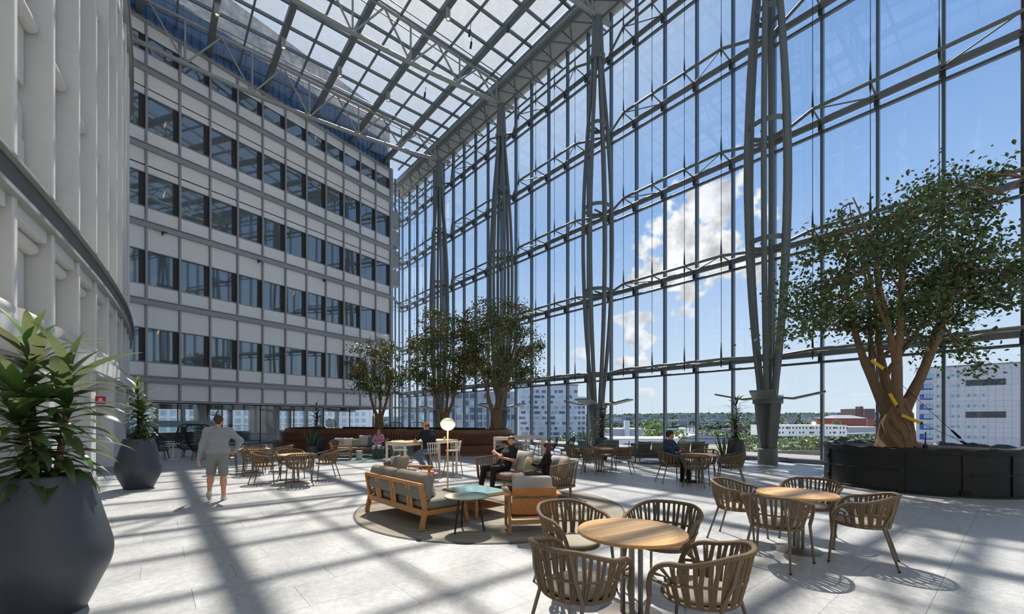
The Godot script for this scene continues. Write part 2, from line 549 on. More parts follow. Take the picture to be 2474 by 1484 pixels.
# ---------------------------------------------------------------- floor
func build_floor() -> void:
	var fl := thing("floor", Vector3.ZERO, 0, "pale grey stone slab floor with faint joints under the furniture", "floor", "", "structure")
	fl.transform = Transform3D(Basis(UD, Vector3.UP, -ND), C0)
	part(fl, "slab", MB.new().box(Vector3(12, -0.158, -9.4), Vector3(68, 0.3, 31)), M.grout)
	var tile := MB.new().box(Vector3(0, -0.010, 0), Vector3(0.597, 0.020, 1.197)).mesh()
	var rest := [MB.new(), MB.new(), MB.new(), MB.new()]
	var near := []
	var row := 0
	var u := -20.0
	while u < 44.0:
		var n := -1.5 - fmod(row * 0.4, 1.2)
		while n < 24.0:
			var at := Vector3(u + 0.3, 0, -(n + 0.6))
			var w := fl.transform * at
			var kk := int(absf(sin(u * 12.9898 + n * 78.233) * 43758.5)) % 4
			if in_view(w, 10) and -w.z > 3.0: near.append([w.length(), at, kk])
			else: rest[kk].box(at + Vector3(0, -0.010, 0), Vector3(0.597, 0.020, 1.197))
			n += 1.2
		u += 0.6; row += 1
	near.sort_custom(func(a, b): return a[0] < b[0])
	for i in near.size():
		var q: Array = near[i]
		if i < 300: part(fl, "tile", tile, M["stone%d" % q[2]], Transform3D(Basis(), q[1]))
		else: rest[q[2]].box(q[1] + Vector3(0, -0.010, 0), Vector3(0.597, 0.020, 1.197))
	for k in 4:
		part(fl, "tile_field", rest[k], M["stone%d" % k]).set_meta("kind", "stuff")

# ---------------------------------------------------------------- glass wall, right
const ZT := [4.11, 8.38, 12.65, 16.92, 21.19]

func Lg(u: float, n: float, y: float) -> Vector3:
	return Vector3(u, y, -n)

func build_glass_wall() -> void:
	var w := thing("wall_right", Vector3.ZERO, 0, "tall curtain wall of clear glass panes on slender grey mullions", "glass wall", "", "structure")
	w.transform = Transform3D(Basis(UD, Vector3.UP, -ND), C0)
	var top := 23.9
	var mul := MB.new().cbox(Vector3(0, top * 0.5, 0), Vector3(0.085, top, 0.24), 0.012).mesh()
	var levels := [0.16] + ZT + [top]
	var pane_rest := MB.new()
	var conn := MB.new().box(Vector3(0, -0.10, 0.0), Vector3(0.13, 0.34, 0.10)).cyl(Vector3(0, 0.02, -0.10), Vector3(0, 0.02, 0.22), 0.05, -1, 8).mesh()
	for k in range(-13, 22):
		var u := MU0 + WP * k
		part(w, "mullion", mul, M.mullion, Transform3D(Basis(), Lg(u, GN + 0.06, 0)))
		if k >= -5:
			for z in ZT: part(w, "bracket", conn, M.dark_alu, Transform3D(Basis(), Lg(u, GN + 0.30, z - 0.05)))
		if k < 21:
			for j in 6:
				var y0: float = levels[j] + (0.0 if j == 0 else 0.02)
				var y1: float = levels[j + 1] - 0.02
				var c := Lg(u + WP * 0.5, GN, (y0 + y1) * 0.5)
				if k >= -6: part(w, "pane", MB.new().box(Vector3.ZERO, Vector3(WP - 0.06, y1 - y0, 0.02)), M.glass, Transform3D(Basis(), c))
				else: pane_rest.box(c, Vector3(WP - 0.06, y1 - y0, 0.02))
	part(w, "pane_field", pane_rest, M.glass).set_meta("kind", "stuff")
	var u0 := MU0 - 13 * WP
	var u1 := MU0 + 21 * WP
	for z in ZT:
		part(w, "transom_beam", MB.new().bar(Lg(u0, GN + 0.30, z), Lg(u1, GN + 0.30, z), 0.16, 0.21, Vector3.UP, 0.02), M.steel)
		part(w, "transom", MB.new().bar(Lg(u0, GN + 0.10, z - 0.30), Lg(u1, GN + 0.10, z - 0.30), 0.14, 0.09, Vector3.UP, 0.01), M.mullion)
	part(w, "bottom_rail", MB.new().bar(Lg(u0, GN + 0.10, 0.09), Lg(u1, GN + 0.10, 0.09), 0.34, 0.17, Vector3.UP, 0.02), M.mullion)
	part(w, "top_rail", MB.new().bar(Lg(u0, GN + 0.06, top), Lg(u1, GN + 0.06, top), 0.25, 0.25), M.mullion)
	# short glass return at the far corner
	var ce := G(u1, GN, 0)
	var fe := facade_at(17.2, -0.1, 0)
	var back := MB.new()
	for z in ZT:
		back.bar(w.transform.affine_inverse() * (ce + Vector3(0, z, 0)), w.transform.affine_inverse() * (fe + Vector3(0, z, 0)), 0.14, 0.2)
	part(w, "return_transom", back, M.steel)
	for k in 3:
		var q := ce.lerp(fe, k / 3.0)
		part(w, "return_mullion", MB.new().box(w.transform.affine_inverse() * (q + Vector3(0, top * 0.5, 0)), Vector3(0.09, top, 0.12)), M.mullion)
	var a := w.transform.affine_inverse() * ce
	var b := w.transform.affine_inverse() * fe
	part(w, "return_pane", MB.new().bar(a + Vector3(0, top * 0.5, 0), b + Vector3(0, top * 0.5, 0), 0.02, top - 0.3), M.glass)
	# horizontal wind trusses, one to a bay and level
	var chord_n := -0.38
	for z in ZT:
		for bay in range(-1, 5):
			var o: float = MU0 + 8.0 * bay
			var last := bay == 3
			if bay > 3: continue
			var t := Node3D.new()
			t.name = "wind_truss"
			w.add_child(t, true)
			t.position = Lg(o, 0, z)
			var e := 9.6 if last else 8.0
			var nodes := []
			var q := 1.6
			while q < e - 0.1:
				nodes.append(q); q += 1.6
			var pts := [Lg(0.15, GN + 0.42, 0.05)]
			for s in nodes: pts.append(Lg(s, chord_n, 0.05))
			pts.append(Lg(e - 0.15, GN + 0.42, 0.05))
			part(t, "chord", MB.new().tube(pts, 0.062, 8), M.steel)
			for s in nodes: part(t, "strut", MB.new().cyl(Lg(s, GN + 0.34, 0.0), Lg(s, chord_n, 0.05), 0.032, -1, 6), M.steel)
			part(t, "brace", MB.new().cyl(Lg(nodes[0], chord_n, 0.05), Lg(nodes[0] + 1.6, GN + 0.34, 0), 0.025, -1, 6), M.steel)
			part(t, "brace", MB.new().cyl(Lg(nodes[-1], chord_n, 0.05), Lg(nodes[-1] - 1.6, GN + 0.34, 0), 0.025, -1, 6), M.steel)
	for bay in range(-1, 4):
		for s in 4:
			var u := MU0 + 8.0 * bay + 1.6 * (s + 1)
			var r := MB.new().cyl(Lg(u, chord_n, 4.15), Lg(u, chord_n, 22.5), 0.011, -1, 6)
			for z in ZT:
				r.tube([Lg(u, chord_n, z - 0.30), Lg(u, chord_n, z - 0.12), Lg(u, chord_n, z + 0.20), Lg(u, chord_n, z + 0.75)], [0.014, 0.036, 0.036, 0.014], 6)
			part(w, "tie_rod", r, M.dark_alu)

# ---------------------------------------------------------------- columns
func bundle(t: float) -> float:
	# radius of the pipe bundle from foot (0) to collar (1)
	var st := [[0.0, 0.25], [0.1, 0.42], [0.216, 0.585], [0.34, 0.69], [0.48, 0.735], [0.64, 0.66], [0.8, 0.49], [0.92, 0.31], [1.0, 0.22]]
	for k in st.size() - 1:
		if t <= st[k + 1][0]:
			var p0: float = st[maxi(k - 1, 0)][1]
			var p3: float = st[mini(k + 2, st.size() - 1)][1]
			return cubic_interpolate(st[k][1], st[k + 1][1], p0, p3, (t - st[k][0]) / (st[k + 1][0] - st[k][0]))
	return 0.22

func build_columns() -> void:
	var where := ["beside the window sofa and the tall potted plant", "rising behind the table with four empty chairs", "rising behind the rightmost of the three planter trees", "farthest one, in the corner behind the planter trees"]
	for k in 4:
		var c := thing("steel_column", G(8.0 * k, 0, 0), 0, "grey steel column of bundled pipes, " + where[k], "column", "bundled steel columns", "structure")
		c.rotation.y = atan2(-UD.z, UD.x)
		part(c, "plinth", MB.new().lathe([Vector2(0, 0), Vector2(0.33, 0), Vector2(0.33, 0.56), Vector2(0.30, 0.60), Vector2(0, 0.60)], 24), M.steel)
		var b := MB.new()
		for q in 4:
			var bs := Basis(Vector3.UP, q * PI * 0.5 + PI * 0.25)
			# a tapering fin of the cross-shaped base
			var pts := [Vector3(0.02, 0.58, -0.10), Vector3(0.27, 0.58, -0.10), Vector3(0.44, 2.30, -0.10), Vector3(0.02, 2.30, -0.10)]
			var off := Vector3(0, 0, 0.20)
			b.face(bs * pts[0], bs * pts[1], bs * pts[2], bs * pts[3], bs * Vector3(0.2, 1.5, 0))
			b.face(bs * (pts[0] + off), bs * (pts[1] + off), bs * (pts[2] + off), bs * (pts[3] + off), bs * Vector3(0.2, 1.5, 0))
			b.face(bs * pts[1], bs * pts[2], bs * (pts[2] + off), bs * (pts[1] + off), Vector3(0, 1.5, 0))
			b.face(bs * pts[3], bs * pts[2], bs * (pts[2] + off), bs * (pts[3] + off), Vector3(0, 1.0, 0))
		part(c, "base", b, M.steel)
		part(c, "capital", MB.new().lathe([Vector2(0, 2.26), Vector2(0.50, 2.26), Vector2(0.50, 2.42), Vector2(0.40, 2.50), Vector2(0, 2.50)], 24), M.steel)
		# floodlight wings
		for q in 4:
			var wg := MB.new()
			var bs := Basis(Vector3.UP, q * PI * 0.5 + 0.25)
			var sg := [[0.45, 0.22, 2.44], [0.80, 0.40, 2.40], [1.75, 0.40, 2.62]]
			for s in 2:
				var p0: Array = sg[s]
				var p1: Array = sg[s + 1]
				var q4 := [Vector3(p0[0], p0[2], -p0[1]), Vector3(p1[0], p1[2], -p1[1]), Vector3(p1[0], p1[2], p1[1]), Vector3(p0[0], p0[2], p0[1])]
				for dy in [0.0, 0.06]:
					wg.face(bs * (q4[0] + Vector3(0, dy, 0)), bs * (q4[1] + Vector3(0, dy, 0)), bs * (q4[2] + Vector3(0, dy, 0)), bs * (q4[3] + Vector3(0, dy, 0)), Vector3(0, 2.5 if dy > 0.0 else 9.0, 0))
				for e in 4:
					var x0: Vector3 = q4[e]
					var x1: Vector3 = q4[(e + 1) % 4]
					wg.face(bs * x0, bs * x1, bs * (x1 + Vector3(0, 0.06, 0)), bs * (x0 + Vector3(0, 0.06, 0)), bs * Vector3(1.0, 2.5, 0))
			part(c, "uplight_wing", wg, M.steel)
		# six bowed pipes
		for q in 6:
			var an := q * TAU / 6 + 0.35
			var pts := []
			for i in 25:
				var t := i / 24.0
				var y := 2.45 + t * (20.3 - 2.45)
				var rad := bundle(t)
				pts.append(Vector3(cos(an) * rad, y, sin(an) * rad))
			part(c, "pipe", MB.new().tube(pts, 0.098, 12), M.steel)
		for z in ZT:
			if z > 20.0: continue
			var y: float = z - 0.12
			var t: float = (y - 2.45) / (20.3 - 2.45)
			var rad := bundle(t) - 0.06
			part(c, "ring", MB.new().lathe([Vector2(rad, y - 0.09), Vector2(rad + 0.03, y - 0.09), Vector2(rad + 0.03, y + 0.09), Vector2(rad, y + 0.09), Vector2(rad, y - 0.09)], 32), M.steel)
			# arm to the glass
			part(c, "tie_arm", MB.new().cyl(Vector3(0.25, y + 0.1, 0.1), Vector3(MU0, y + 0.1, 1.2), 0.05, -1, 8), M.steel)
		part(c, "collar", MB.new().lathe([Vector2(0, 20.15), Vector2(0.36, 20.15), Vector2(0.39, 20.25), Vector2(0.39, 20.42), Vector2(0.34, 20.48), Vector2(0, 20.48)], 24), M.steel)
		part(c, "head", MB.new().tube([Vector3(0, 20.4, 0), Vector3(0, 22.4, 0)], [0.335, 0.26], 20), M.steel)

# ---------------------------------------------------------------- roof
func facade_u(n: float) -> float:
	return 25.05 + (17.97 - n) * 0.3052

func left_n(u: float) -> float:
	return 18.45 + 0.0050 * (u - 18.0) * (u - 18.0)

func build_roof() -> void:
	var c := thing("ceiling", Vector3.ZERO, 0, "glazed roof of milky square panes on a grid of grey beams", "glass roof", "", "structure")
	c.transform = Transform3D(Basis(UD, Vector3.UP, -ND), C0)
	var zp := 24.15
	var ua := MU0 - 13 * WP
	for k in 6:
		var n := 2.2 + 3.2 * k
		part(c, "purlin", MB.new().bar(Lg(ua, n, zp - 0.10), Lg(facade_u(n) - 0.15, n, zp - 0.10), 0.30, 0.40, Vector3.UP, 0.03), M.steel)
	var nn := 0.6
	while nn < 19.0:
		part(c, "glazing_bar", MB.new().bar(Lg(ua, nn, zp + 0.12), Lg(minf(facade_u(nn) - 0.1, 33.0), nn, zp + 0.12), 0.09, 0.14), M.steel)
		nn += 3.2
	var rest := MB.new()
	var ns := [0.0, 0.6]
	for k in 12: ns.append(2.2 + 1.6 * k)
	for k in range(-13, 22):
		var u := MU0 + WP * k
		var nmax := 21.0
		var nmin := 0.0
		if u > 24.0: nmax = clampf(17.97 - (u - 25.05) / 0.3052, 0.0, 21.0)
		if nmax > 0.3:
			part(c, "rafter", MB.new().bar(Lg(u, nmin, zp + 0.16), Lg(u, nmax, zp + 0.16), 0.10, 0.17), M.steel)
		for j in ns.size() - 1:
			var n0: float = ns[j]
			var n1: float = ns[j + 1]
			var mid := (n0 + n1) * 0.5
			if u + WP * 0.5 > facade_u(mid) + 0.9: continue
			var at := Lg(u + WP * 0.5, mid, zp + 0.27)
			if in_view(c.transform * at, 40):
				part(c, "roof_pane", MB.new().box(Vector3.ZERO, Vector3(WP - 0.07, 0.02, n1 - n0 - 0.07)), M.frit, Transform3D(Basis(), at))
			else:
				rest.box(at, Vector3(WP - 0.07, 0.02, n1 - n0 - 0.07))
	part(c, "roof_pane_field", rest, M.frit).set_meta("kind", "stuff")
	# eave: gutter beam, soffit, edge truss
	var ub := 33.9
	part(c, "gutter", MB.new().bar(Lg(ua, -0.12, 24.0), Lg(ub, -0.12, 24.0), 0.42, 0.50, Vector3.UP, 0.04), M.steel)
	part(c, "gutter_ledge", MB.new().bar(Lg(ua, 0.16, 23.72), Lg(ub, 0.16, 23.72), 0.16, 0.10), M.steel_light)
	part(c, "soffit", MB.new().bar(Lg(ua, -1.0, 23.80), Lg(ub, -1.0, 23.80), 1.5, 0.06), M.steel_light)
	part(c, "roof_cover", MB.new().bar(Lg(ua, -1.1, 24.35), Lg(ub, -1.1, 24.35), 1.9, 0.10), M.steel)
	part(c, "edge_chord", MB.new().cyl(Lg(ua, -0.15, 22.42), Lg(ub, -0.15, 22.42), 0.065, -1, 10), M.steel)
	part(c, "edge_chord", MB.new().cyl(Lg(ua, -1.15, 22.55), Lg(ub, -1.15, 22.55), 0.055, -1, 10), M.steel)
	part(c, "edge_chord", MB.new().cyl(Lg(ua, 0.05, 23.55), Lg(ub, 0.05, 23.55), 0.055, -1, 10), M.steel)
	for k in range(-4, 21):
		var u := MU0 + WP * k
		part(c, "edge_post", MB.new().cyl(Lg(u, -0.15, 22.42), Lg(u, 0.05, 23.55), 0.045, -1, 8), M.steel)
		part(c, "edge_brace", MB.new().cyl(Lg(u, -0.15, 22.42), Lg(u + WP, 0.05, 23.55), 0.038, -1, 8), M.steel)
		part(c, "edge_strut", MB.new().cyl(Lg(u, -0.15, 22.42), Lg(u, -1.15, 22.55), 0.04, -1, 8), M.steel)
		part(c, "edge_hanger", MB.new().cyl(Lg(u, -1.15, 22.55), Lg(u + WP * 0.5, -0.15, 23.7), 0.035, -1, 8), M.steel)
	# closed strip over the curved wall
	part(c, "roof_edge", MB.new().bar(Lg(ua, 22.6, 24.4), Lg(27.0, 22.6, 24.4), 5.4, 0.2), M.white)
	# trusses
	var names := ["over the nearest column", "reaching the head of the second column", "middle one, running to the third column", "farthest one, in front of the office windows"]
	for k in range(0, 4):
		var u := 8.0 * k
		var t := thing("roof_truss", C0, 0, "white-grey fish-belly pipe truss under the glass roof, " + names[k], "truss", "roof trusses", "structure")
		t.transform = c.transform.translated_local(Vector3(u, 0, 0))
		var span := 24.0 if k < 3 else 19.0
		var topz := func(q: float) -> float: return 23.72 + q * 0.022
		var botz := func(q: float) -> float: return 21.50 + 1.0 * pow((q - 12.3) / 12.3, 2.0)
		var tp := []
		var bt := []
		var q := -1.0
		while q <= span + 0.01:
			bt.append(Lg(0, q, botz.call(q)))
			q += 1.0
		tp = [Lg(0, 0.0, topz.call(0.0)), Lg(0, span, topz.call(span))]
		for sd in [-0.5, 0.5]: part(t, "service_rail", MB.new().cyl(Lg(sd, 0.3, topz.call(0.3) + 0.1), Lg(sd, span, topz.call(span) + 0.1), 0.03, -1, 6), M.steel)
		part(t, "top_chord", MB.new().tube(tp, 0.085, 10), M.steel_light)
		part(t, "bottom_chord", MB.new().tube(bt, 0.125, 12), M.steel_light)
		for j in 8:
			var s := 3.25 * j + 0.0
			if j == 0: s = 0.4
			if s > span: continue
			part(t, "post", MB.new().cyl(Lg(0, s, botz.call(s)), Lg(0, s, topz.call(s)), 0.055, -1, 8), M.steel_light)
			var s2 := s + 1.55
			if s2 < span:
				part(t, "web", MB.new().cyl(Lg(0, s, botz.call(s)), Lg(0, s2, topz.call(s2)), 0.055, -1, 8), M.steel_light)
				if s2 + 1.7 < span: part(t, "web", MB.new().cyl(Lg(0, s2, topz.call(s2)), Lg(0, s2 + 1.7, botz.call(s2 + 1.7)), 0.05, -1, 8), M.steel_light)
	# hanging cylinder downlights
	var glow := lit("lamp_glow", Color(1.0, 0.82, 0.62), 2.2)
	var spots := [[21.5, 5.4], [21.5, 8.6], [21.5, 11.8], [21.5, 15.0], [13.8, 5.4]]
	var says := ["nearest to the far corner", "third from the white wall", "second from the white wall", "nearest to the white wall", "alone on the middle of the roof"]
	for i in spots.size():
		var d := thing("ceiling_downlight", G(spots[i][0], spots[i][1], 23.25), 0, "grey cylinder downlight hanging from the roof beam, " + says[i], "downlight", "cylinder downlights")
		part(d, "housing", MB.new().lathe([Vector2(0.105, 0.0), Vector2(0.125, 0.0), Vector2(0.125, 0.62), Vector2(0.10, 0.66), Vector2(0, 0.66)], 20), M.steel_light)
		part(d, "reflector", MB.new().lathe([Vector2(0.105, 0.0), Vector2(0.05, 0.10), Vector2(0.0, 0.10)], 20), M.steel_light)
		part(d, "bulb_glow", MB.new().lathe([Vector2(0, 0.035), Vector2(0.06, 0.04), Vector2(0.06, 0.07), Vector2(0, 0.07)], 16), glow)
		part(d, "stem", MB.new().cyl(Vector3(0, 0.6, 0), Vector3(0, 0.86, 0), 0.03, -1, 8), M.steel_light)
		var sp := SpotLight3D.new()
		sp.name = "downlight_beam"
		d.add_child(sp)
		sp.position = Vector3(0, 0.03, 0); sp.rotation_degrees = Vector3(-90, 0, 0)
		sp.spot_angle = 25; sp.light_energy = 4.0; sp.light_size = 0.05; sp.light_color = Color(1.0, 0.85, 0.68); sp.spot_range = 60.0; sp.spot_attenuation = 2.0; sp.shadow_enabled = true
	# small track spots
	var tr := [[19.8, 3.6], [14.6, 3.4], [14.0, 3.9], [12.4, 2.4]]
	var wheres := ["near the far truss", "left of a pair near the middle truss", "right of a pair near the middle truss", "close to the gutter"]
	for i in tr.size():
		var d := thing("track_spotlight", G(tr[i][0], tr[i][1], 23.35), 0.4, "small black spotlight clipped to a roof bar, " + wheres[i], "spotlight", "small roof spotlights")
		part(d, "can", MB.new().cyl(Vector3(0, 0, 0), Vector3(0.05, 0.36, 0), 0.065, -1, 10), M.dark_alu)
		part(d, "clamp", MB.new().cyl(Vector3(0.04, 0.3, 0), Vector3(0.10, 0.75, 0), 0.02, -1, 6), M.dark_alu)

# ---------------------------------------------------------------- office facade at the back
const FE := Vector3(0.553, 0, -0.833)
const FO := Vector3(0.833, 0, 0.553)
const F0 := Vector3(-20.17, 0, -23.62)
const BAY := 1.545

func facade_at(s: float, o: float, y: float) -> Vector3:
	return F0 + FE * s + FO * o + Vector3(0, y, 0)

func build_facade() -> void:
	var w := thing("wall_back", Vector3.ZERO, 0, "office block front of pale panels, grey mullions and dark windows", "office facade", "", "structure")
	w.transform = Transform3D(Basis(FE, Vector3.UP, FO), F0)
	var s0 := -BAY * 2
	var s1 := BAY * 11
	var bands := [3.87, 8.14, 12.41, 16.68, 20.95]
	var mul := MB.new().cbox(Vector3(0, (2.66 + 23.6) * 0.5, 0.03), Vector3(0.10, 23.6 - 2.66, 0.14), 0.012).mesh()
	for k in range(-2, 12): part(w, "mullion", mul, M.alu, Transform3D(Basis(), Vector3(k * BAY, 0, 0)))
	for z in bands:
		var a := Vector3(s0, z, 0)
		var b := Vector3(s1, z, 0)
		part(w, "ledge", MB.new().bar(a + Vector3(0, 0.17, 0.06), b + Vector3(0, 0.17, 0.06), 0.20, 0.05).bar(a + Vector3(0, 0.02, 0.04), b + Vector3(0, 0.02, 0.04), 0.13, 0.22).bar(a + Vector3(0, -0.14, 0.06), b + Vector3(0, -0.14, 0.06), 0.20, 0.06), M.alu)
	part(w, "ledge", MB.new().bar(Vector3(s0, 2.66, 0.05), Vector3(s1, 2.66, 0.05), 0.22, 0.09), M.alu)
	part(w, "ledge", MB.new().bar(Vector3(s0, 23.55, 0.05), Vector3(s1, 23.55, 0.05), 0.24, 0.14), M.alu)
	var pn := func(h: float) -> ArrayMesh: return MB.new().cbox(Vector3.ZERO, Vector3(BAY - 0.12, h, 0.05), 0.012).mesh()
	var sill: ArrayMesh = pn.call(0.72)
	var head_one: ArrayMesh = pn.call(1.36)
	var head_a: ArrayMesh = pn.call(0.92)
	var head_b: ArrayMesh = pn.call(0.38)
	var low: ArrayMesh = pn.call(0.98)
	var tops: ArrayMesh = pn.call(0.66)
	var jamb := MB.new().box(Vector3.ZERO, Vector3(0.24, 1.86, 0.06)).mesh()
	var fr := MB.new().box(Vector3(0, 0.94, 0), Vector3(BAY - 0.1, 0.05, 0.1)).box(Vector3(0, -0.94, 0), Vector3(BAY - 0.1, 0.05, 0.1)).mesh()
	var glass := MB.new().box(Vector3.ZERO, Vector3(BAY - 0.36, 1.86, 0.02)).mesh()
	for k in range(-2, 11):
		var c := (k + 0.5) * BAY
		part(w, "panel", low, M.panel, Transform3D(Basis(), Vector3(c, 3.22, -0.02)))
		for f in 5:
			var z: float = bands[f]
			part(w, "panel", sill, M.panel, Transform3D(Basis(), Vector3(c, z + 0.58, -0.02)))
			var wz := z + 1.91
			var blind := f == 4 and (k == 0 - 1 or k == 10)
			part(w, "window_frame", fr, M.alu, Transform3D(Basis(), Vector3(c, wz, -0.03)))
			# each pane leans by a hair, so that its reflections differ
			var lean := Basis(Vector3.UP, rng.randf_range(-0.012, 0.012)) * Basis(Vector3.RIGHT, rng.randf_range(-0.010, 0.010))
			part(w, "window_pane", glass, M.office_glass, Transform3D(lean, Vector3(c - 0.12, wz, -0.09)))
			part(w, "jamb_panel", jamb, M.dark_alu, Transform3D(Basis(), Vector3(c + BAY * 0.5 - 0.18, wz, -0.07)))
			if blind or (f == 4 and k == 1) or (f == 3 and k == 10):
				var bl := MB.new()
				for q in 14: bl.box(Vector3(-0.62 + q * 0.095, 0, 0), Vector3(0.07, 1.8, 0.02), Basis(Vector3.UP, 0.5))
				part(w, "vertical_blind", bl, M.handrail, Transform3D(Basis(), Vector3(c - 0.05, wz, -0.25)))
			if f < 2: part(w, "panel", head_one, M.panel, Transform3D(Basis(), Vector3(c, z + 3.53, -0.02)))
			elif f < 4:
				part(w, "panel", head_b, M.panel, Transform3D(Basis(), Vector3(c, z + 3.05, -0.02)))
				part(w, "panel", head_a, M.panel, Transform3D(Basis(), Vector3(c, z + 3.76, -0.02)))
	for k in range(-2, 11):
		part(w, "panel", tops, M.panel, Transform3D(Basis(), Vector3((k + 0.5) * BAY, 23.18, -0.02)))
	# dark reveal behind the split heads, then slabs, back wall and side wall of the rooms
	var rev := MB.new()
	for f in [2, 3]: rev.box(Vector3((s0 + s1) * 0.5, bands[f] + 3.27, -0.07), Vector3(s1 - s0, 0.2, 0.03))
	part(w, "reveal", rev, M.black_gap)
	var slabs := MB.new()
	for z in bands + [2.9, 23.7]: slabs.box(Vector3((s0 + s1) * 0.5, z - 0.05, -3.1), Vector3(s1 - s0 - 0.1, 0.3, 6.0))
	part(w, "floor_slab", slabs, M.dark_alu)
	part(w, "room_back", MB.new().box(Vector3((s0 + s1) * 0.5, 13.3, -6.2), Vector3(s1 - s0, 21.6, 0.3)), M.handrail)
	part(w, "room_end", MB.new().box(Vector3(s1 - 0.15, 13.3, -3.2), Vector3(0.3, 21.6, 6.0)).box(Vector3(s0 + 0.1, 13.3, -3.2), Vector3(0.3, 21.6, 6.0)), M.white)
	part(w, "corner_column", MB.new().cbox(Vector3(s1 + 0.12, 11.9, 0.0), Vector3(0.26, 23.8, 0.30), 0.02), M.alu)
	# maintenance ledges and equipment at the corner
	var eq := MB.new()
	for k in 4: eq.box(Vector3(s1 + 0.65, 19.6 - k * 1.75, -0.25), Vector3(0.7, 1.25, 0.5)).box(Vector3(s1 + 0.65, 18.85 - k * 1.75, -0.2), Vector3(0.8, 0.1, 0.7))
	part(w, "corner_unit", eq, M.steel_light)
	# lit strips inside a few rooms
	var strip := lit("strip_light", Color(1.0, 0.80, 0.55), 3.0)
	for q in [[1.0, 18.67], [0.95, 14.6], [0.7, 6.7], [8.6, 10.8], [8.0, 6.5], [10.3, 23.0]]:
		part(w, "strip_light", MB.new().box(Vector3(q[0], q[1], -0.5), Vector3(0.05, 0.42, 0.05), Basis(Vector3.BACK, -0.2)), strip)
		var om := OmniLight3D.new()
		om.name = "strip_glow"
		w.add_child(om, true)
		om.position = Vector3(q[0], q[1], -0.42); om.light_energy = 0.05; om.light_size = 0.1; om.light_color = Color(1.0, 0.80, 0.55); om.omni_range = 60.0; om.omni_attenuation = 2.0; om.shadow_enabled = true
	# small cameras under the ledges
	for q in [[0.75, 12.2], [5.9, 12.2], [10.6, 12.2]]:
		part(w, "ledge_camera", MB.new().box(Vector3(q[0], q[1], 0.2), Vector3(0.22, 0.05, 0.12)).box(Vector3(q[0] - 0.08, q[1] - 0.10, 0.2), Vector3(0.07, 0.16, 0.10)), M.black)
	# storey above the glass roof
	var cap := MB.new().box(Vector3((s0 + s1) * 0.5, 26.0, -6.0), Vector3(s1 - s0 + 6.0, 4.6, 12.0))
	cap.v = Transform3D(Basis(), Vector3(-3.0, 0, 0)) * cap.v
	part(w, "penthouse_wall", cap, M.siding)
	var ribs := MB.new()
	for k in 60: ribs.box(Vector3(s0 - 5.5 + k * 0.43, 26.0, 0.03), Vector3(0.06, 4.5, 0.06))
	part(w, "penthouse_ribs", ribs, M.siding)
	# storefront
	var shop := thing("storefront", Vector3.ZERO, 0, "clear glass shopfront under the office block, with a far row of windows", "shopfront", "", "structure")
	shop.transform = w.transform
	var q := 0
	var x := s0
	while x < s1 - 0.1:
		part(shop, "post", MB.new().box(Vector3(x, 1.32, -0.30), Vector3(0.05, 2.64, 0.07)), M.dark_alu)
		part(shop, "pane", MB.new().box(Vector3(x + BAY * 0.75, 1.32, -0.30), Vector3(BAY * 1.5 - 0.07, 2.58, 0.016)), M.shop_glass)
		x += BAY * 1.5; q += 1
	part(shop, "head_rail", MB.new().box(Vector3((s0 + s1) * 0.5, 2.62, -0.30), Vector3(s1 - s0, 0.10, 0.12)), M.dark_alu)
	part(shop, "sill_rail", MB.new().box(Vector3((s0 + s1) * 0.5, 0.03, -0.30), Vector3(s1 - s0, 0.06, 0.10)), M.dark_alu)
	part(shop, "rear_ceiling", MB.new().box(Vector3((s0 + s1) * 0.5, 2.72, -5.6), Vector3(s1 - s0 + 8.0, 0.08, 10.6)), M.handrail)
	part(shop, "rear_floor", MB.new().box(Vector3((s0 + s1) * 0.5, -0.03, -7.6), Vector3(s1 - s0 + 8.0, 0.07, 6.6)), M.green_fabric)
	# wall with window openings at the rear
	var rw := MB.new()
	rw.box(Vector3((s0 + s1) * 0.5, 0.32, -10.4), Vector3(s1 - s0 + 8.0, 0.64, 0.3)).box(Vector3((s0 + s1) * 0.5, 2.58, -10.4), Vector3(s1 - s0 + 8.0, 0.28, 0.3))
	part(shop, "rear_wall", rw, M.mullion)
	x = s0 - 3.6
	while x < s1 + 3.4:
		part(shop, "rear_pier", MB.new().box(Vector3(x, 1.5, -10.4), Vector3(0.30, 1.9, 0.34)), M.mullion)
		part(shop, "rear_pane", MB.new().box(Vector3(x + 0.85, 1.55, -10.4), Vector3(1.38, 1.8, 0.016)), M.shop_glass)
		part(shop, "rear_bar", MB.new().box(Vector3(x + 0.85, 1.12, -10.35), Vector3(1.28, 0.04, 0.06)), M.mullion)
		x += 1.7
	part(shop, "partition", MB.new().box(Vector3(3.9, 1.35, -3.6), Vector3(0.6, 2.7, 0.5)).box(Vector3(8.6, 1.35, -4.6), Vector3(0.2, 2.7, 4.0)), M.white)
	var sg := part(shop, "glass_sign", MB.new().box(Vector3(1.75, 1.40, -0.27), Vector3(3.5, 0.36, 0.012)), mt("sign_band", Color(0.50, 0.60, 0.60), 0.5))
	var tmm := TextMesh.new()
	tmm.text = "NOT AN EXIT"
	tmm.font_size = 26; tmm.depth = 0.004; tmm.pixel_size = 0.005
	var sf := SystemFont.new()
	sf.font_names = PackedStringArray(["Droid Sans"])
	tmm.font = sf
	part(sg, "lettering", tmm, M.white_fabric, Transform3D(Basis(), Vector3(2.45, 1.40, -0.258)))
	part(sg, "lettering", tmm, M.white_fabric, Transform3D(Basis(), Vector3(0.85, 1.40, -0.258)))

# ---------------------------------------------------------------- curved white wall at the left
func lw(u: float, off: float, y: float) -> Vector3:
	var t := 0.0100 * (u - 18.0)
	var nv := (ND - UD * t).normalized()
	return G(u, left_n(u), y) - nv * off

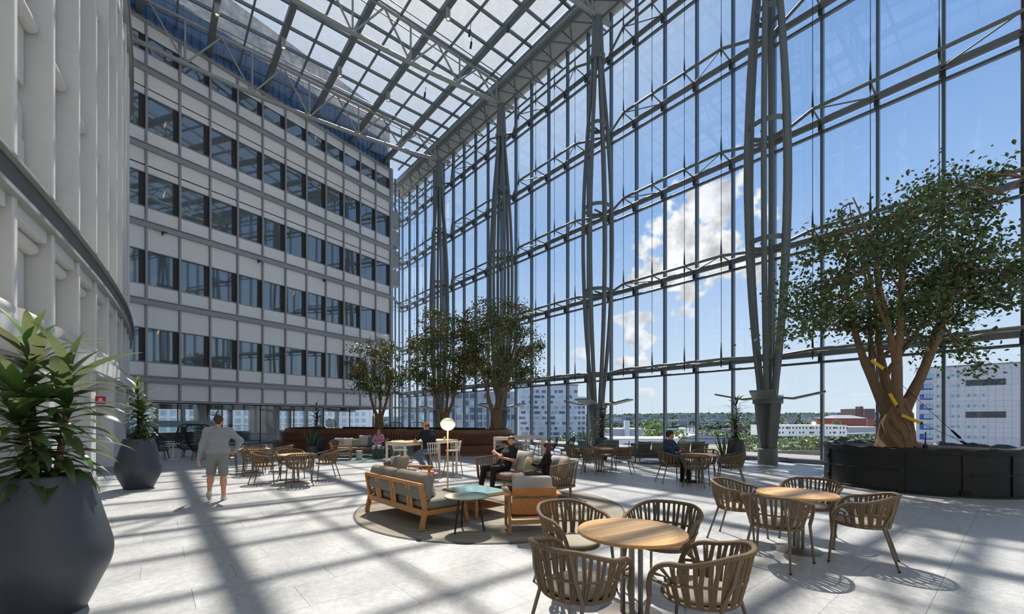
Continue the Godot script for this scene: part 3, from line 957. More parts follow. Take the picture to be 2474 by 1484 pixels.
func lw_basis(u: float) -> Basis:
	var t := 0.0100 * (u - 18.0)
	var along := (UD + ND * t).normalized()
	return Basis(along, Vector3.UP, along.cross(Vector3.UP))

func build_left_wall() -> void:
	var w := thing("wall_left", Vector3.ZERO, 0, "curved white wall with deep vertical fins and recessed windows", "white wall", "", "structure")
	var us := []
	var u := -20.0
	while u < 24.6:
		us.append(u); u += 1.75
	# backing, one facet to a bay
	for i in us.size() - 1:
		var um: float = (us[i] + us[i + 1]) * 0.5
		var b := lw_basis(um)
		var seen := um > 1.0
		part(w, "backing", MB.new().box(Vector3.ZERO, Vector3(1.80, 25.0 - 3.2, 0.25), b), M.white, Transform3D(Basis(), lw(um, -0.60, 3.2 + (25.0 - 3.2) * 0.5)))
		if not seen: continue
		for f in 5:
			var z := 3.65 + 4.27 * f
			# low panel, rounded sill, window, head panel, lintel
			part(w, "spandrel", MB.new().cbox(Vector3.ZERO, Vector3(1.38, 1.15, 0.05), 0.01, b), M.white_panel, Transform3D(Basis(), lw(um, -0.36, z + 0.70)))
			part(w, "sill", MB.new().tube([b * Vector3(-0.70, 0, 0), b * Vector3(0.70, 0, 0)], 0.13, 12), M.white_panel, Transform3D(Basis(), lw(um, -0.27, z + 1.32)))
			part(w, "window_pane", MB.new().box(Vector3.ZERO, Vector3(0.62, 1.9, 0.02), b), M.office_glass, Transform3D(Basis(), lw(um - 0.36, -0.40, z + 2.40)))
			part(w, "infill_panel", MB.new().cbox(Vector3.ZERO, Vector3(0.72, 1.9, 0.06), 0.01, b), M.white_panel, Transform3D(Basis(), lw(um + 0.34, -0.36, z + 2.40)))
			part(w, "head_panel", MB.new().cbox(Vector3.ZERO, Vector3(1.38, 0.62, 0.05), 0.01, b), M.white_panel, Transform3D(Basis(), lw(um, -0.38, z + 3.70)))
			if f == 0: part(w, "canopy_nose", MB.new().tube([b * Vector3(-0.66, 0, 0), b * Vector3(0.66, 0, 0)], 0.12, 12), M.white_panel, Transform3D(Basis(), lw(um, -0.02, 3.46)))
			if f == 0 or f == 3: part(w, "lintel", MB.new().cbox(Vector3.ZERO, Vector3(1.40, 0.30, 0.44), 0.01, b), M.white, Transform3D(Basis(), lw(um, -0.25, z + (1.60 if f == 0 else 0.1))))
	for uu in us:
		var b := lw_basis(uu)
		var lowz := 3.25 if uu > 0.0 else 0.0
		part(w, "fin", MB.new().cbox(Vector3.ZERO, Vector3(0.15, 24.4 - lowz, 0.50), 0.02, b), M.white, Transform3D(Basis(), lw(uu, -0.22, lowz + (24.4 - lowz) * 0.5)))
	# walkway band that follows the curve, and its thinner sister high up
	for z in [5.62, 17.5]:
		var h := 0.42 if z < 10.0 else 0.14
		var band := MB.new()
		var lip := MB.new()
		for i in us.size() - 1:
			for q in 2:
				var a: float = lerpf(us[i], us[i + 1], q * 0.5)
				var e: float = lerpf(us[i], us[i + 1], q * 0.5 + 0.5)
				if e > 24.4: continue
				band.bar(lw(a, 0.02, z), lw(e, 0.02, z), 0.12, h)
				lip.bar(lw(a, 0.06, z + h * 0.5), lw(e, 0.06, z + h * 0.5), 0.24, 0.06).bar(lw(a, 0.04, z - h * 0.5 - 0.04), lw(e, 0.04, z - h * 0.5 - 0.04), 0.16, 0.08)
		part(w, "curved_band", band, M.handrail)
		part(w, "band_lip", lip, M.steel_light)
	# canopy over the doors and ground-floor piers
	var can := MB.new()
	var line := MB.new()
	for i in us.size() - 1:
		for q in 2:
			var a: float = lerpf(us[i], us[i + 1], q * 0.5)
			var e: float = lerpf(us[i], us[i + 1], q * 0.5 + 0.5)
			can.bar(lw(a, -0.35, 3.10), lw(e, -0.35, 3.10), 1.0, 0.36)
			line.bar(lw(a, 0.10, 2.98), lw(e, 0.10, 2.98), 0.10, 0.03)
	part(w, "canopy", can, M.white)
	part(w, "canopy_slot", line, M.black_gap)
	for uu in [3.2, 6.4, 9.6, 13.0, 17.0, 21.0, 24.6]:
		part(w, "pier", MB.new().cbox(Vector3.ZERO, Vector3(0.62, 2.94, 0.55), 0.02, lw_basis(uu)), M.white, Transform3D(Basis(), lw(uu, -0.28, 1.47)))
		part(w, "pier_base", MB.new().box(Vector3.ZERO, Vector3(0.66, 0.16, 0.60), lw_basis(uu)), M.steel_light, Transform3D(Basis(), lw(uu, -0.28, 0.08)))
	part(w, "rear_wall", MB.new().bar(lw(-20, -1.2, 1.5), lw(2.0, -1.2, 1.5), 0.3, 3.0), M.white)
	part(w, "rear_wall", MB.new().bar(lw(2.0, -1.2, 1.5), lw(25.0, -1.2, 1.5), 0.3, 3.0), M.white)
	# glass doors between piers
	var pairs := [[3.2, 6.4], [6.4, 9.6], [9.6, 13.0], [13.0, 17.0], [17.0, 21.0], [21.0, 24.6]]
	for i in pairs.size():
		var a: float = pairs[i][0]
		var e: float = pairs[i][1]
		var d := thing("door_%d" % (i + 1), Vector3.ZERO, 0, ["steel-framed glass doors behind the nearest big plant", "grey glass doors under the fire alarm sign", "glass doors left of the second big pot", "glass doors behind the second big pot", "glass doors hidden behind the second plant", "glass doors next to the shopfront corner"][i], "door", "", "structure")
		for q in 2:
			var c0 := lerpf(a + 0.33, e - 0.33, q * 0.5)
			var c1 := lerpf(a + 0.33, e - 0.33, q * 0.5 + 0.5)
			var lf := part(d, "leaf", MB.new().bar(lw(c0 + 0.05, -0.42, 1.45), lw(c1 - 0.05, -0.42, 1.45), 0.02, 2.7), M.shop_glass)
			part(lf, "frame", MB.new().bar(lw(c0, -0.42, 1.45), lw(c0 + 0.08, -0.42, 1.45), 0.07, 2.8).bar(lw(c1 - 0.08, -0.42, 1.45), lw(c1, -0.42, 1.45), 0.07, 2.8).bar(lw(c0, -0.42, 0.12), lw(c1, -0.42, 0.12), 0.07, 0.24).bar(lw(c0, -0.42, 2.85), lw(c1, -0.42, 2.85), 0.07, 0.12), M.alu)
			part(lf, "handle", MB.new().cyl(lw(c1 - 0.14 if q == 0 else c0 + 0.14, -0.36, 0.8), lw(c1 - 0.14 if q == 0 else c0 + 0.14, -0.36, 1.4), 0.014, -1, 8), M.steel_brushed)
	# fire alarm sign that sticks out of the pier
	var s := thing("fire_alarm_sign", lw(9.25, 0.18, 2.18), 0, "small red fire alarm sign with a white bell mark on the white pier", "sign")
	s.basis = lw_basis(9.25)
	part(s, "plate", MB.new().box(Vector3.ZERO, Vector3(0.012, 0.20, 0.20)), M.red)
	part(s, "bell_mark", MB.new().box(Vector3(-0.008, 0.02, 0), Vector3(0.004, 0.07, 0.07)).box(Vector3(-0.008, -0.03, 0), Vector3(0.004, 0.03, 0.11)), M.white_fabric)
	part(s, "bracket", MB.new().cyl(Vector3(0, 0, -0.3), Vector3(0, 0, -0.1), 0.012, -1, 6), M.alu)
	var ol := lone("wall_outlet", MB.new().box(Vector3.ZERO, Vector3(0.12, 0.08, 0.012), lw_basis(13.0)), M.steel_light, "small metal outlet plate low on the white pier", "outlet", "", "", lw(13.05, 0.006, 0.42))
	ol.set_meta("kind", "thing")

func build_end_wall() -> void:
	var w := thing("wall_front", Vector3.ZERO, 0, "plain white wall behind the camera", "white wall", "", "structure")
	part(w, "panel", MB.new().bar(G(-20.8, -1.8, 12.2), G(-20.8, 27.0, 12.2), 0.4, 24.6), M.white)
	part(w, "return", MB.new().bar(G(-20.8, 26.6, 12.2), G(-14.0, 23.6, 12.2), 0.3, 24.6), M.white)

# ---------------------------------------------------------------- furniture
func rope_tube(pts: Array, r: float, pitch: float, seg := 8) -> MB:
	# a wrapped rail: the radius swells with every turn of the rope
	var fine := []
	var rad := []
	var total := 0.0
	for i in pts.size() - 1: total += pts[i].distance_to(pts[i + 1])
	var steps := int(total / pitch) * 2
	var seglen := []
	for i in pts.size() - 1: seglen.append(pts[i].distance_to(pts[i + 1]))
	var j := 0
	var done := 0.0
	for k in steps + 1:
		var t := total * k / steps
		while j < seglen.size() - 1 and t > done + seglen[j]:
			done += seglen[j]; j += 1
		fine.append(pts[j].lerp(pts[j + 1], clampf((t - done) / seglen[j], 0.0, 1.0)))
		rad.append(r if k % 2 == 0 else r * 0.86)
	return MB.new().tube(fine, rad, seg)

func chair_rail(a: float) -> Vector3:
	# a: angle from the rear, radians; past 1.8 the arm curves down to the front of the seat
	var t := minf(absf(a), 1.8)
	var h := 0.775 - 0.080 * smoothstep(0.5, 1.8, t)
	var p := Vector3(0.305 * sin(t), h, -0.285 * cos(t) - 0.015)
	if absf(a) > 1.8:
		var f := clampf((absf(a) - 1.8) / 0.6, 0.0, 1.0)
		var c := Vector3(0.292, 0.675, 0.232)
		var e := Vector3(0.240, 0.432, 0.228)
		p = p.lerp(c, f).lerp(c.lerp(e, f), f)
	return Vector3(p.x * signf(a) if a != 0.0 else 0.0, p.y, p.z)

func make_chair() -> Node3D:
	var t := thing("woven_armchair", Vector3.ZERO, 0, "", "chair", "woven rope armchairs at the round tables")
	var pts := []
	for i in 61: pts.append(chair_rail(-2.4 + 4.8 * i / 60.0))
	part(t, "top_rail", rope_tube(pts, 0.0185, 0.017), M.rope)
	var mid := []
	for i in 31:
		var a := -2.2 + 4.4 * i / 30.0
		mid.append(Vector3(0.272 * sin(a) * (1.0 + 0.12 * smoothstep(1.6, 2.2, absf(a))), 0.575 - 0.03 * smoothstep(1.2, 2.0, absf(a)), (-0.255 * cos(a) - 0.005) * (1.0 + 0.40 * smoothstep(1.6, 2.2, absf(a)))))
	part(t, "middle_rail", rope_tube(mid, 0.0115, 0.016, 6), M.rope)
	var low := []
	for i in 33:
		var a := TAU * i / 32.0
		low.append(Vector3(0.232 * sin(a), 0.425, -0.225 * cos(a)))
	part(t, "seat_rail", rope_tube(low, 0.014, 0.018, 6), M.rope)
	for k in 29:
		var a := (k - 14) * 0.152
		var m := MB.new()
		var sw := 0.05 if k % 2 == 0 else -0.05
		for d in [-0.024, 0.024]:
			var p0 := chair_rail(a + d * 0.7) + Vector3(0, -0.005, 0)
			var am: float = a + sw * 0.5 + d * 1.0
			var p1 := Vector3(0.272 * sin(am), 0.575, -0.255 * cos(am) - 0.005)
			var al: float = (a + sw + d * 1.2) * 0.96
			var p2 := Vector3(0.232 * sin(al), 0.425, -0.225 * cos(al))
			m.tube([p0, p0.lerp(p1, 0.5), p1, p1.lerp(p2, 0.5), p2], 0.0082, 6, false, 0.75)
		part(t, "rope_strand", m, M.rope)
	part(t, "seat_cushion", MB.new().lathe([Vector2(0, 0.425), Vector2(0.20, 0.425), Vector2(0.218, 0.437), Vector2(0.222, 0.450), Vector2(0.214, 0.466), Vector2(0.18, 0.474), Vector2(0.10, 0.478), Vector2(0, 0.478)], 28, Vector3(0, 0, 0.012), true, 1.0, 0.98), M.cushion)
	part(t, "seat_frame", MB.new().lathe([Vector2(0, 0.408), Vector2(0.21, 0.408), Vector2(0.225, 0.42), Vector2(0, 0.424)], 20), M.taupe)
	for s in [-1.0, 1.0]:
		part(t, "leg", MB.new().tube([Vector3(s * 0.240, 0.44, 0.227), Vector3(s * 0.268, 0.012, 0.262)], [0.0145, 0.011], 10), M.taupe)
		part(t, "leg", MB.new().tube([Vector3(s * 0.145, 0.765, -0.262), Vector3(s * 0.16, 0.60, -0.235), Vector3(s * 0.168, 0.43, -0.175), Vector3(s * 0.215, 0.012, -0.290)], [0.0125, 0.0125, 0.0135, 0.011], 10), M.taupe)
		part(t, "foot_cap", MB.new().cyl(Vector3(s * 0.269, 0.0, 0.264), Vector3(s * 0.268, 0.016, 0.262), 0.0125, -1, 10), M.black)
		part(t, "foot_cap", MB.new().cyl(Vector3(s * 0.2155, 0.0, -0.292), Vector3(s * 0.215, 0.016, -0.290), 0.0125, -1, 10), M.black)
	for c in t.get_children(): c.transform = Transform3D(Basis.from_scale(Vector3(1.15, 1.05, 1.13)), Vector3.ZERO) * c.transform
	return t

func make_table() -> Node3D:
	var t := thing("round_table", Vector3.ZERO, 0, "", "table", "round teak tables")
	var R := 0.458
	var ri := 0.385
	var ring := MB.new().lathe([Vector2(ri, 0.712), Vector2(R - 0.004, 0.712), Vector2(R, 0.716), Vector2(R, 0.735), Vector2(R - 0.004, 0.740), Vector2(ri, 0.740), Vector2(ri, 0.712)], 64)
	part(t, "border_ring", ring, M.slat_edge)
	var nsl := 11
	var wd := ri * 2.0 / nsl
	for k in nsl:
		var z0 := -ri + wd * k + 0.0012
		var z1 := z0 + wd - 0.0024
		var a := []
		var b := []
		for q in 5:
			var z := lerpf(z0, z1, q / 4.0)
			var x := sqrt(maxf(0.0, ri * ri - z * z)) - 0.001
			a.append(Vector2(x, z)); b.append(Vector2(-x, z))
		b.reverse()
		part(t, "slat", MB.new().plate(PackedVector2Array(a + b), 0.716, 0.7392), M["slat%d" % [0, 1, 2, 0, 3, 2, 1, 0, 2, 3, 0][k]])
	part(t, "under_frame", MB.new().box(Vector3(0, 0.70, 0), Vector3(0.62, 0.022, 0.05)).box(Vector3(0, 0.70, 0), Vector3(0.05, 0.022, 0.62)), M.taupe)
	for s in [[-1, -1], [1, -1], [1, 1], [-1, 1]]:
		part(t, "post", MB.new().cbox(Vector3(s[0] * 0.052, 0.355, s[1] * 0.052), Vector3(0.034, 0.68, 0.034), 0.004), M.steel_brushed)
	part(t, "base_plate", MB.new().lathe([Vector2(0, 0.0), Vector2(0.285, 0.0), Vector2(0.285, 0.006), Vector2(0.09, 0.028), Vector2(0, 0.028)], 40), M.steel_brushed)
	return t

func teak_sofa(at: Vector3, turn: float, w: float, label: String) -> Node3D:
	var t := thing("teak_sofa", at, turn, label, "sofa")
	var hw := w * 0.5
	for s in [-1.0, 1.0]:
		part(t, "back_leg", MB.new().bar(Vector3(s * (hw - 0.035), 0, -0.44), Vector3(s * (hw - 0.035), 0.30, -0.37), 0.055, 0.075, Vector3.FORWARD, 0.006).bar(Vector3(s * (hw - 0.035), 0.28, -0.372), Vector3(s * (hw - 0.035), 0.70, -0.445), 0.055, 0.07, Vector3.FORWARD, 0.006), M.teak_y)
		part(t, "front_leg", MB.new().bar(Vector3(s * (hw - 0.05), 0, 0.42), Vector3(s * (hw - 0.05), 0.30, 0.36), 0.05, 0.065, Vector3.FORWARD, 0.006), M.teak_y)
		part(t, "side_rail", MB.new().bar(Vector3(s * (hw - 0.035), 0.255, -0.38), Vector3(s * (hw - 0.035), 0.255, 0.38), 0.045, 0.075, Vector3.UP, 0.006), M.teak_y)
	part(t, "back_rail", MB.new().bar(Vector3(-hw, 0.255, -0.39), Vector3(hw, 0.255, -0.39), 0.05, 0.095, Vector3.UP, 0.006), M.teak)
	part(t, "front_rail", MB.new().bar(Vector3(-hw + 0.02, 0.255, 0.36), Vector3(hw - 0.02, 0.255, 0.36), 0.05, 0.075, Vector3.UP, 0.006), M.teak)
	part(t, "top_rail", MB.new().bar(Vector3(-hw, 0.68, -0.44), Vector3(hw, 0.68, -0.44), 0.045, 0.06, Vector3.UP, 0.006), M.teak)
	for k in 3:
		for d in [-0.048, 0.048]:
			var x: float = (k - 1) * w * 0.275 + d
			part(t, "back_slat", MB.new().bar(Vector3(x, 0.22, -0.385), Vector3(x, 0.67, -0.435), 0.075, 0.025, Vector3.FORWARD, 0.004), M.teak_y)
	part(t, "seat_deck", MB.new().box(Vector3(0, 0.275, 0), Vector3(w - 0.1, 0.03, 0.70)), M.teak)
	for s in [-1.0, 1.0]:
		part(t, "seat_cushion", MB.new().pad(Vector3(s * w * 0.245, 0.365, 0.02), Vector3(w * 0.485, 0.155, 0.76), 0.06, Basis(), 0.012), M.grey_fabric)
		part(t, "back_cushion", MB.new().pad(Vector3(s * w * 0.245, 0.635, -0.315), Vector3(w * 0.485, 0.19, 0.42), 0.075, Basis(Vector3.RIGHT, -PI * 0.5 + 0.17), 0.02), M.grey_fabric)
	return t

func lounge_chair(at: Vector3, turn: float, label: String, fab: String) -> Node3D:
	var t := thing("lounge_chair", at, turn, label, "lounge chair")
	for s in [-1.0, 1.0]:
		part(t, "leg", MB.new().bar(Vector3(s * 0.345, 0, -0.30), Vector3(s * 0.345, 0.56, -0.30), 0.045, 0.05, Vector3.FORWARD, 0.006), M.teak_y)
		part(t, "leg", MB.new().bar(Vector3(s * 0.345, 0, 0.34), Vector3(s * 0.345, 0.56, 0.34), 0.045, 0.05, Vector3.FORWARD, 0.006), M.teak_y)
		part(t, "armrest", MB.new().cbox(Vector3(s * 0.365, 0.575, 0.02), Vector3(0.105, 0.028, 0.78), 0.01), M.teak_y)
		part(t, "side_rail", MB.new().bar(Vector3(s * 0.345, 0.26, -0.30), Vector3(s * 0.345, 0.30, 0.34), 0.035, 0.06, Vector3.UP, 0.005), M.teak_y)
	part(t, "rear_rail", MB.new().cbox(Vector3(0, 0.42, -0.30), Vector3(0.66, 0.055, 0.03), 0.005).cbox(Vector3(0, 0.17, -0.30), Vector3(0.66, 0.055, 0.03), 0.005), M.teak)
	# bent plywood back and seat
	var b := MB.new()
	var sl := []
	for i in 9:
		var a := lerpf(-0.32, 0.32, i / 8.0)
		sl.append(a)
	var curve := func(x: float, y: float) -> Vector3: return Vector3(x, y, -0.30 - 0.05 * (1.0 - pow(x / 0.32, 2.0)) - (y - 0.3) * 0.28 - 0.045)
	for i in 8:
		b.face(curve.call(sl[i], 0.30), curve.call(sl[i + 1], 0.30), curve.call(sl[i + 1], 0.70), curve.call(sl[i], 0.70), Vector3(0, 0.5, 3))
		b.face(curve.call(sl[i], 0.30) + Vector3(0, 0, 0.014), curve.call(sl[i + 1], 0.30) + Vector3(0, 0, 0.014), curve.call(sl[i + 1], 0.70) + Vector3(0, 0, 0.014), curve.call(sl[i], 0.70) + Vector3(0, 0, 0.014), Vector3(0, 0.5, -3))
		b.face(curve.call(sl[i], 0.70), curve.call(sl[i + 1], 0.70), curve.call(sl[i + 1], 0.70) + Vector3(0, 0, 0.014), curve.call(sl[i], 0.70) + Vector3(0, 0, 0.014), Vector3.ZERO)
	part(t, "back_shell", b, M.ply)
	part(t, "seat_shell", MB.new().cbox(Vector3(0, 0.265, 0.02), Vector3(0.62, 0.016, 0.66), 0.006, Basis(Vector3.RIGHT, -0.10)), M.ply)
	part(t, "cushion_strap", MB.new().box(Vector3(0, 0.56, -0.475), Vector3(0.66, 0.02, 0.008)), M.dark_fabric)
	part(t, "back_cushion", MB.new().pad(Vector3(0, 0.575, -0.235), Vector3(0.60, 0.12, 0.52), 0.06, Basis(Vector3.RIGHT, -PI * 0.5 + 0.27), 0.015), M[fab])
	part(t, "seat_cushion", MB.new().pad(Vector3(0, 0.34, 0.09), Vector3(0.62, 0.14, 0.62), 0.055, Basis(Vector3.RIGHT, -0.10), 0.015), M[fab])
	return t

func rope_sofa(at: Vector3, turn: float, w: float, dep: float, label: String, rope: String, fab: String) -> Node3D:
	var t := thing("rope_sofa", at, turn, label, "sofa", "rope-backed sofas")
	var hw := w * 0.5
	var hd := dep * 0.5
	var top := []
	var bot := []
	# plan outline: front of one arm, round the back, to the front of the other arm
	var corner := 0.10
	var line := [Vector2(-hw, hd), Vector2(-hw, -hd + corner)]
	for k in range(1, 5): line.append(Vector2(-hw + corner - corner * cos(k * PI / 8.0), -hd + corner - corner * sin(k * PI / 8.0)))
	line.append(Vector2(hw - corner, -hd))
	for k in range(1, 5): line.append(Vector2(hw - corner + corner * sin(k * PI / 8.0), -hd + corner - corner * cos(k * PI / 8.0)))
	line.append(Vector2(hw, hd))
	for q in line:
		top.append(Vector3(q.x * 1.015, 0.76 - 0.05 * smoothstep(-hd, hd, q.y), q.y if q.y > 0 else q.y - 0.03))
		bot.append(Vector3(q.x * 0.965, 0.235, q.y * 0.96))
	part(t, "top_rail", MB.new().tube(top, 0.019, 8), M[rope])
	part(t, "bottom_rail", MB.new().tube(bot, 0.022, 8), M[rope])
	for s in [0, -1]:
		part(t, "arm_post", MB.new().tube([top[s], bot[s]], 0.018, 8), M[rope])
	# flat ropes, one part to a side
	var along := func(pl: Array, f: float) -> Vector3:
		var tot := 0.0
		for i in pl.size() - 1: tot += pl[i].distance_to(pl[i + 1])
		var want := f * tot
		for i in pl.size() - 1:
			var l: float = pl[i].distance_to(pl[i + 1])
			if want <= l or i == pl.size() - 2: return pl[i].lerp(pl[i + 1], clampf(want / l, 0.0, 1.0))
			want -= l
		return pl[-1]
	var per := w + 2.0 * dep
	var cnt := int(per / 0.038)
	var sides := [MB.new(), MB.new(), MB.new()]
	for k in cnt:
		var f := (k + 0.5) / cnt
		var which := 0 if f * per < dep else (2 if f * per > dep + w else 1)
		var a: Vector3 = along.call(top, f)
		var b: Vector3 = along.call(bot, clampf(f + (0.004 if k % 2 == 0 else -0.004), 0.0, 1.0))
		sides[which].tube([a, b], 0.0115, 6, false, 0.5)
	for k in 3: part(t, ["rope_arm", "rope_back", "rope_arm"][k], sides[k], M[rope])
	for sx in [-1.0, 1.0]:
		for sz in [-1.0, 1.0]:
			part(t, "leg", MB.new().tube([Vector3(sx * (hw - 0.14), 0.24, sz * (hd - 0.12)), Vector3(sx * (hw - 0.12), 0, sz * (hd - 0.10))], [0.032, 0.022], 10), M.teak_y)
	part(t, "seat_deck", MB.new().cbox(Vector3(0, 0.245, 0), Vector3(w - 0.12, 0.05, dep - 0.08), 0.01), M.taupe)
	for s in [-1.0, 1.0]:
		part(t, "seat_cushion", MB.new().pad(Vector3(s * (w - 0.16) * 0.25, 0.345, 0.04), Vector3((w - 0.16) * 0.495, 0.16, dep - 0.10), 0.06, Basis(), 0.012), M[fab])
	return t

func pillow(at: Vector3, turn: float, lean: float, size: float, fab: String, label: String) -> MeshInstance3D:
	var m := MB.new()
	var r := 12
	for side in [1.0, -1.0]:
		var s0 := m.v.size()
		for i in r + 1:
			for j in r + 1:
				var a := i / float(r) * 2.0 - 1.0
				var b := j / float(r) * 2.0 - 1.0
				var e := pow((1.0 - pow(a * a, 1.4)) * (1.0 - pow(b * b, 1.4)), 0.55)
				var pin := 1.0 - 0.07 * (1.0 - a * a) * absf(b) - 0.07 * (1.0 - b * b) * absf(a)
				m.v.append(Vector3(a * size * 0.5 * pin, b * size * 0.5 * pin, side * 0.085 * e))
				m.n.append(Vector3(a * 0.7 * (0.3 + a * a), b * 0.7 * (0.3 + b * b), side * (0.35 + e)).normalized())
		for i in r:
			for j in r:
				var a := s0 + i * (r + 1) + j
				if side > 0: m.tri(a, a + 1, a + r + 2); m.tri(a, a + r + 2, a + r + 1)
				else: m.tri(a, a + r + 2, a + 1); m.tri(a, a + r + 1, a + r + 2)
	var o := lone("throw_pillow", m, M[fab], label, "pillow", "throw pillows")
	o.transform = Transform3D(Basis(Vector3.UP, turn) * Basis(Vector3.RIGHT, -lean), at)
	return o

func bar_stool(at: Vector3, turn: float, label: String) -> Node3D:
	var t := thing("bar_stool", at, turn, label, "bar stool", "white spindle-backed bar stools")
	part(t, "seat", MB.new().lathe([Vector2(0, 0.715), Vector2(0.20, 0.715), Vector2(0.225, 0.735), Vector2(0.22, 0.755), Vector2(0.18, 0.76), Vector2(0, 0.75)], 24, Vector3.ZERO, true), M.light_fabric)
	var rail := []
	for i in 15:
		var a := -1.25 + 2.5 * i / 14.0
		rail.append(Vector3(0.245 * sin(a), 1.02, -0.225 * cos(a) - 0.015))
	part(t, "back_rail", MB.new().tube(rail, 0.024, 8, true, 0.6), M.lamp_white)
	for k in 9:
		var a := -1.15 + 2.3 * k / 8.0
		var b := a * 0.9
		var p0 := Vector3(0.205 * sin(b), 0.745, -0.195 * cos(b))
		var p1 := Vector3(0.245 * sin(a), 1.02, -0.225 * cos(a) - 0.015)
		part(t, "spindle", MB.new().tube([p0, p0.lerp(p1, 0.2), p0.lerp(p1, 0.42), p0.lerp(p1, 0.62), p0.lerp(p1, 0.82), p1], [0.011, 0.009, 0.018, 0.010, 0.017, 0.011], 8, false), M.lamp_white)
	for sx in [-1.0, 1.0]:
		for sz in [-1.0, 1.0]:
			part(t, "leg", MB.new().tube([Vector3(sx * 0.13, 0.72, sz * 0.12), Vector3(sx * 0.215, 0, sz * 0.20)], [0.019, 0.013], 8), M.oak_y)
	var ring := []
	for i in 4:
		var sx := [-1.0, 1.0, 1.0, -1.0][i] as float
		var sz := [-1.0, -1.0, 1.0, 1.0][i] as float
		ring.append(Vector3(sx * 0.18, 0.29, sz * 0.167))
	var fr := MB.new()
	for i in 4: fr.cyl(ring[i], ring[(i + 1) % 4], 0.009, -1, 6)
	part(t, "footrest", fr, M.lamp_white)
	return t

func bar_table(at: Vector3, turn: float, label: String) -> Node3D:
	var t := thing("bar_table", at, turn, label, "bar table", "white bar-height tables")
	part(t, "top", MB.new().cbox(Vector3(0, 1.035, 0), Vector3(2.2, 0.03, 0.80), 0.004), M.slat2)
	part(t, "apron", MB.new().bar(Vector3(-1.1, 0.985, 0.375), Vector3(1.1, 0.985, 0.375), 0.045, 0.07).bar(Vector3(-1.1, 0.985, -0.375), Vector3(1.1, 0.985, -0.375), 0.045, 0.07).bar(Vector3(-1.075, 0.985, -0.37), Vector3(-1.075, 0.985, 0.37), 0.045, 0.07).bar(Vector3(1.075, 0.985, -0.37), Vector3(1.075, 0.985, 0.37), 0.045, 0.07), M.lamp_white)
	for sx in [-1.0, 1.0]:
		for sz in [-1.0, 1.0]: part(t, "leg", MB.new().cbox(Vector3(sx * 1.07, 0.51, sz * 0.37), Vector3(0.055, 1.02, 0.055), 0.005), M.lamp_white)
	return t

func cocoon_chair(at: Vector3, turn: float, label: String) -> Node3D:
	var t := thing("wicker_cocoon_chair", at, turn, label, "wicker chair", "dark wicker cocoon chairs")
	var sh := func(a: float, h: float) -> Vector3:
		# a: angle from the rear, h: 0 at the seat, 1 at the rim
		var rim := 1.45 - 0.62 * smoothstep(0.6, 1.9, absf(a))
		var y := 0.36 + (rim - 0.36) * h
		var r := 0.30 + 0.20 * sin(minf(h, 1.0) * PI * 0.62)
		return Vector3(sin(a) * r * 1.05, y, -cos(a) * r * 0.95 - 0.08 * h)
	var rim := []
	for i in 31: rim.append(sh.call(-1.95 + 3.9 * i / 30.0, 1.0))
	part(t, "rim", MB.new().tube(rim, 0.022, 8), M.wicker)
	var ribs := MB.new()
	for k in 27:
		var a := -1.9 + 3.8 * k / 26.0
		var pts := []
		for i in 7: pts.append(sh.call(a, i / 6.0))
		ribs.tube(pts, 0.0085, 5, false)
	part(t, "wicker_ribs", ribs, M.wicker)
	var hoops := MB.new()
	for k in 7:
		var h: float = [0.0, 0.10, 0.22, 0.36, 0.52, 0.68, 0.84][k]
		var pts := []
		for i in 21: pts.append(sh.call(-1.95 + 3.9 * i / 20.0, h))
		hoops.tube(pts, 0.012, 5, false)
	part(t, "wicker_hoops", hoops, M.wicker)
	part(t, "seat_cushion", MB.new().lathe([Vector2(0, 0.34), Vector2(0.29, 0.34), Vector2(0.32, 0.40), Vector2(0.28, 0.46), Vector2(0, 0.47)], 20, Vector3.ZERO, true), M.dark_fabric)
	for sx in [-1.0, 1.0]:
		for sz in [-1.0, 1.0]: part(t, "leg", MB.new().tube([Vector3(sx * 0.20, 0.36, sz * 0.20), Vector3(sx * 0.26, 0, sz * 0.26)], [0.028, 0.018], 8), M.banquette_wood)
	return t

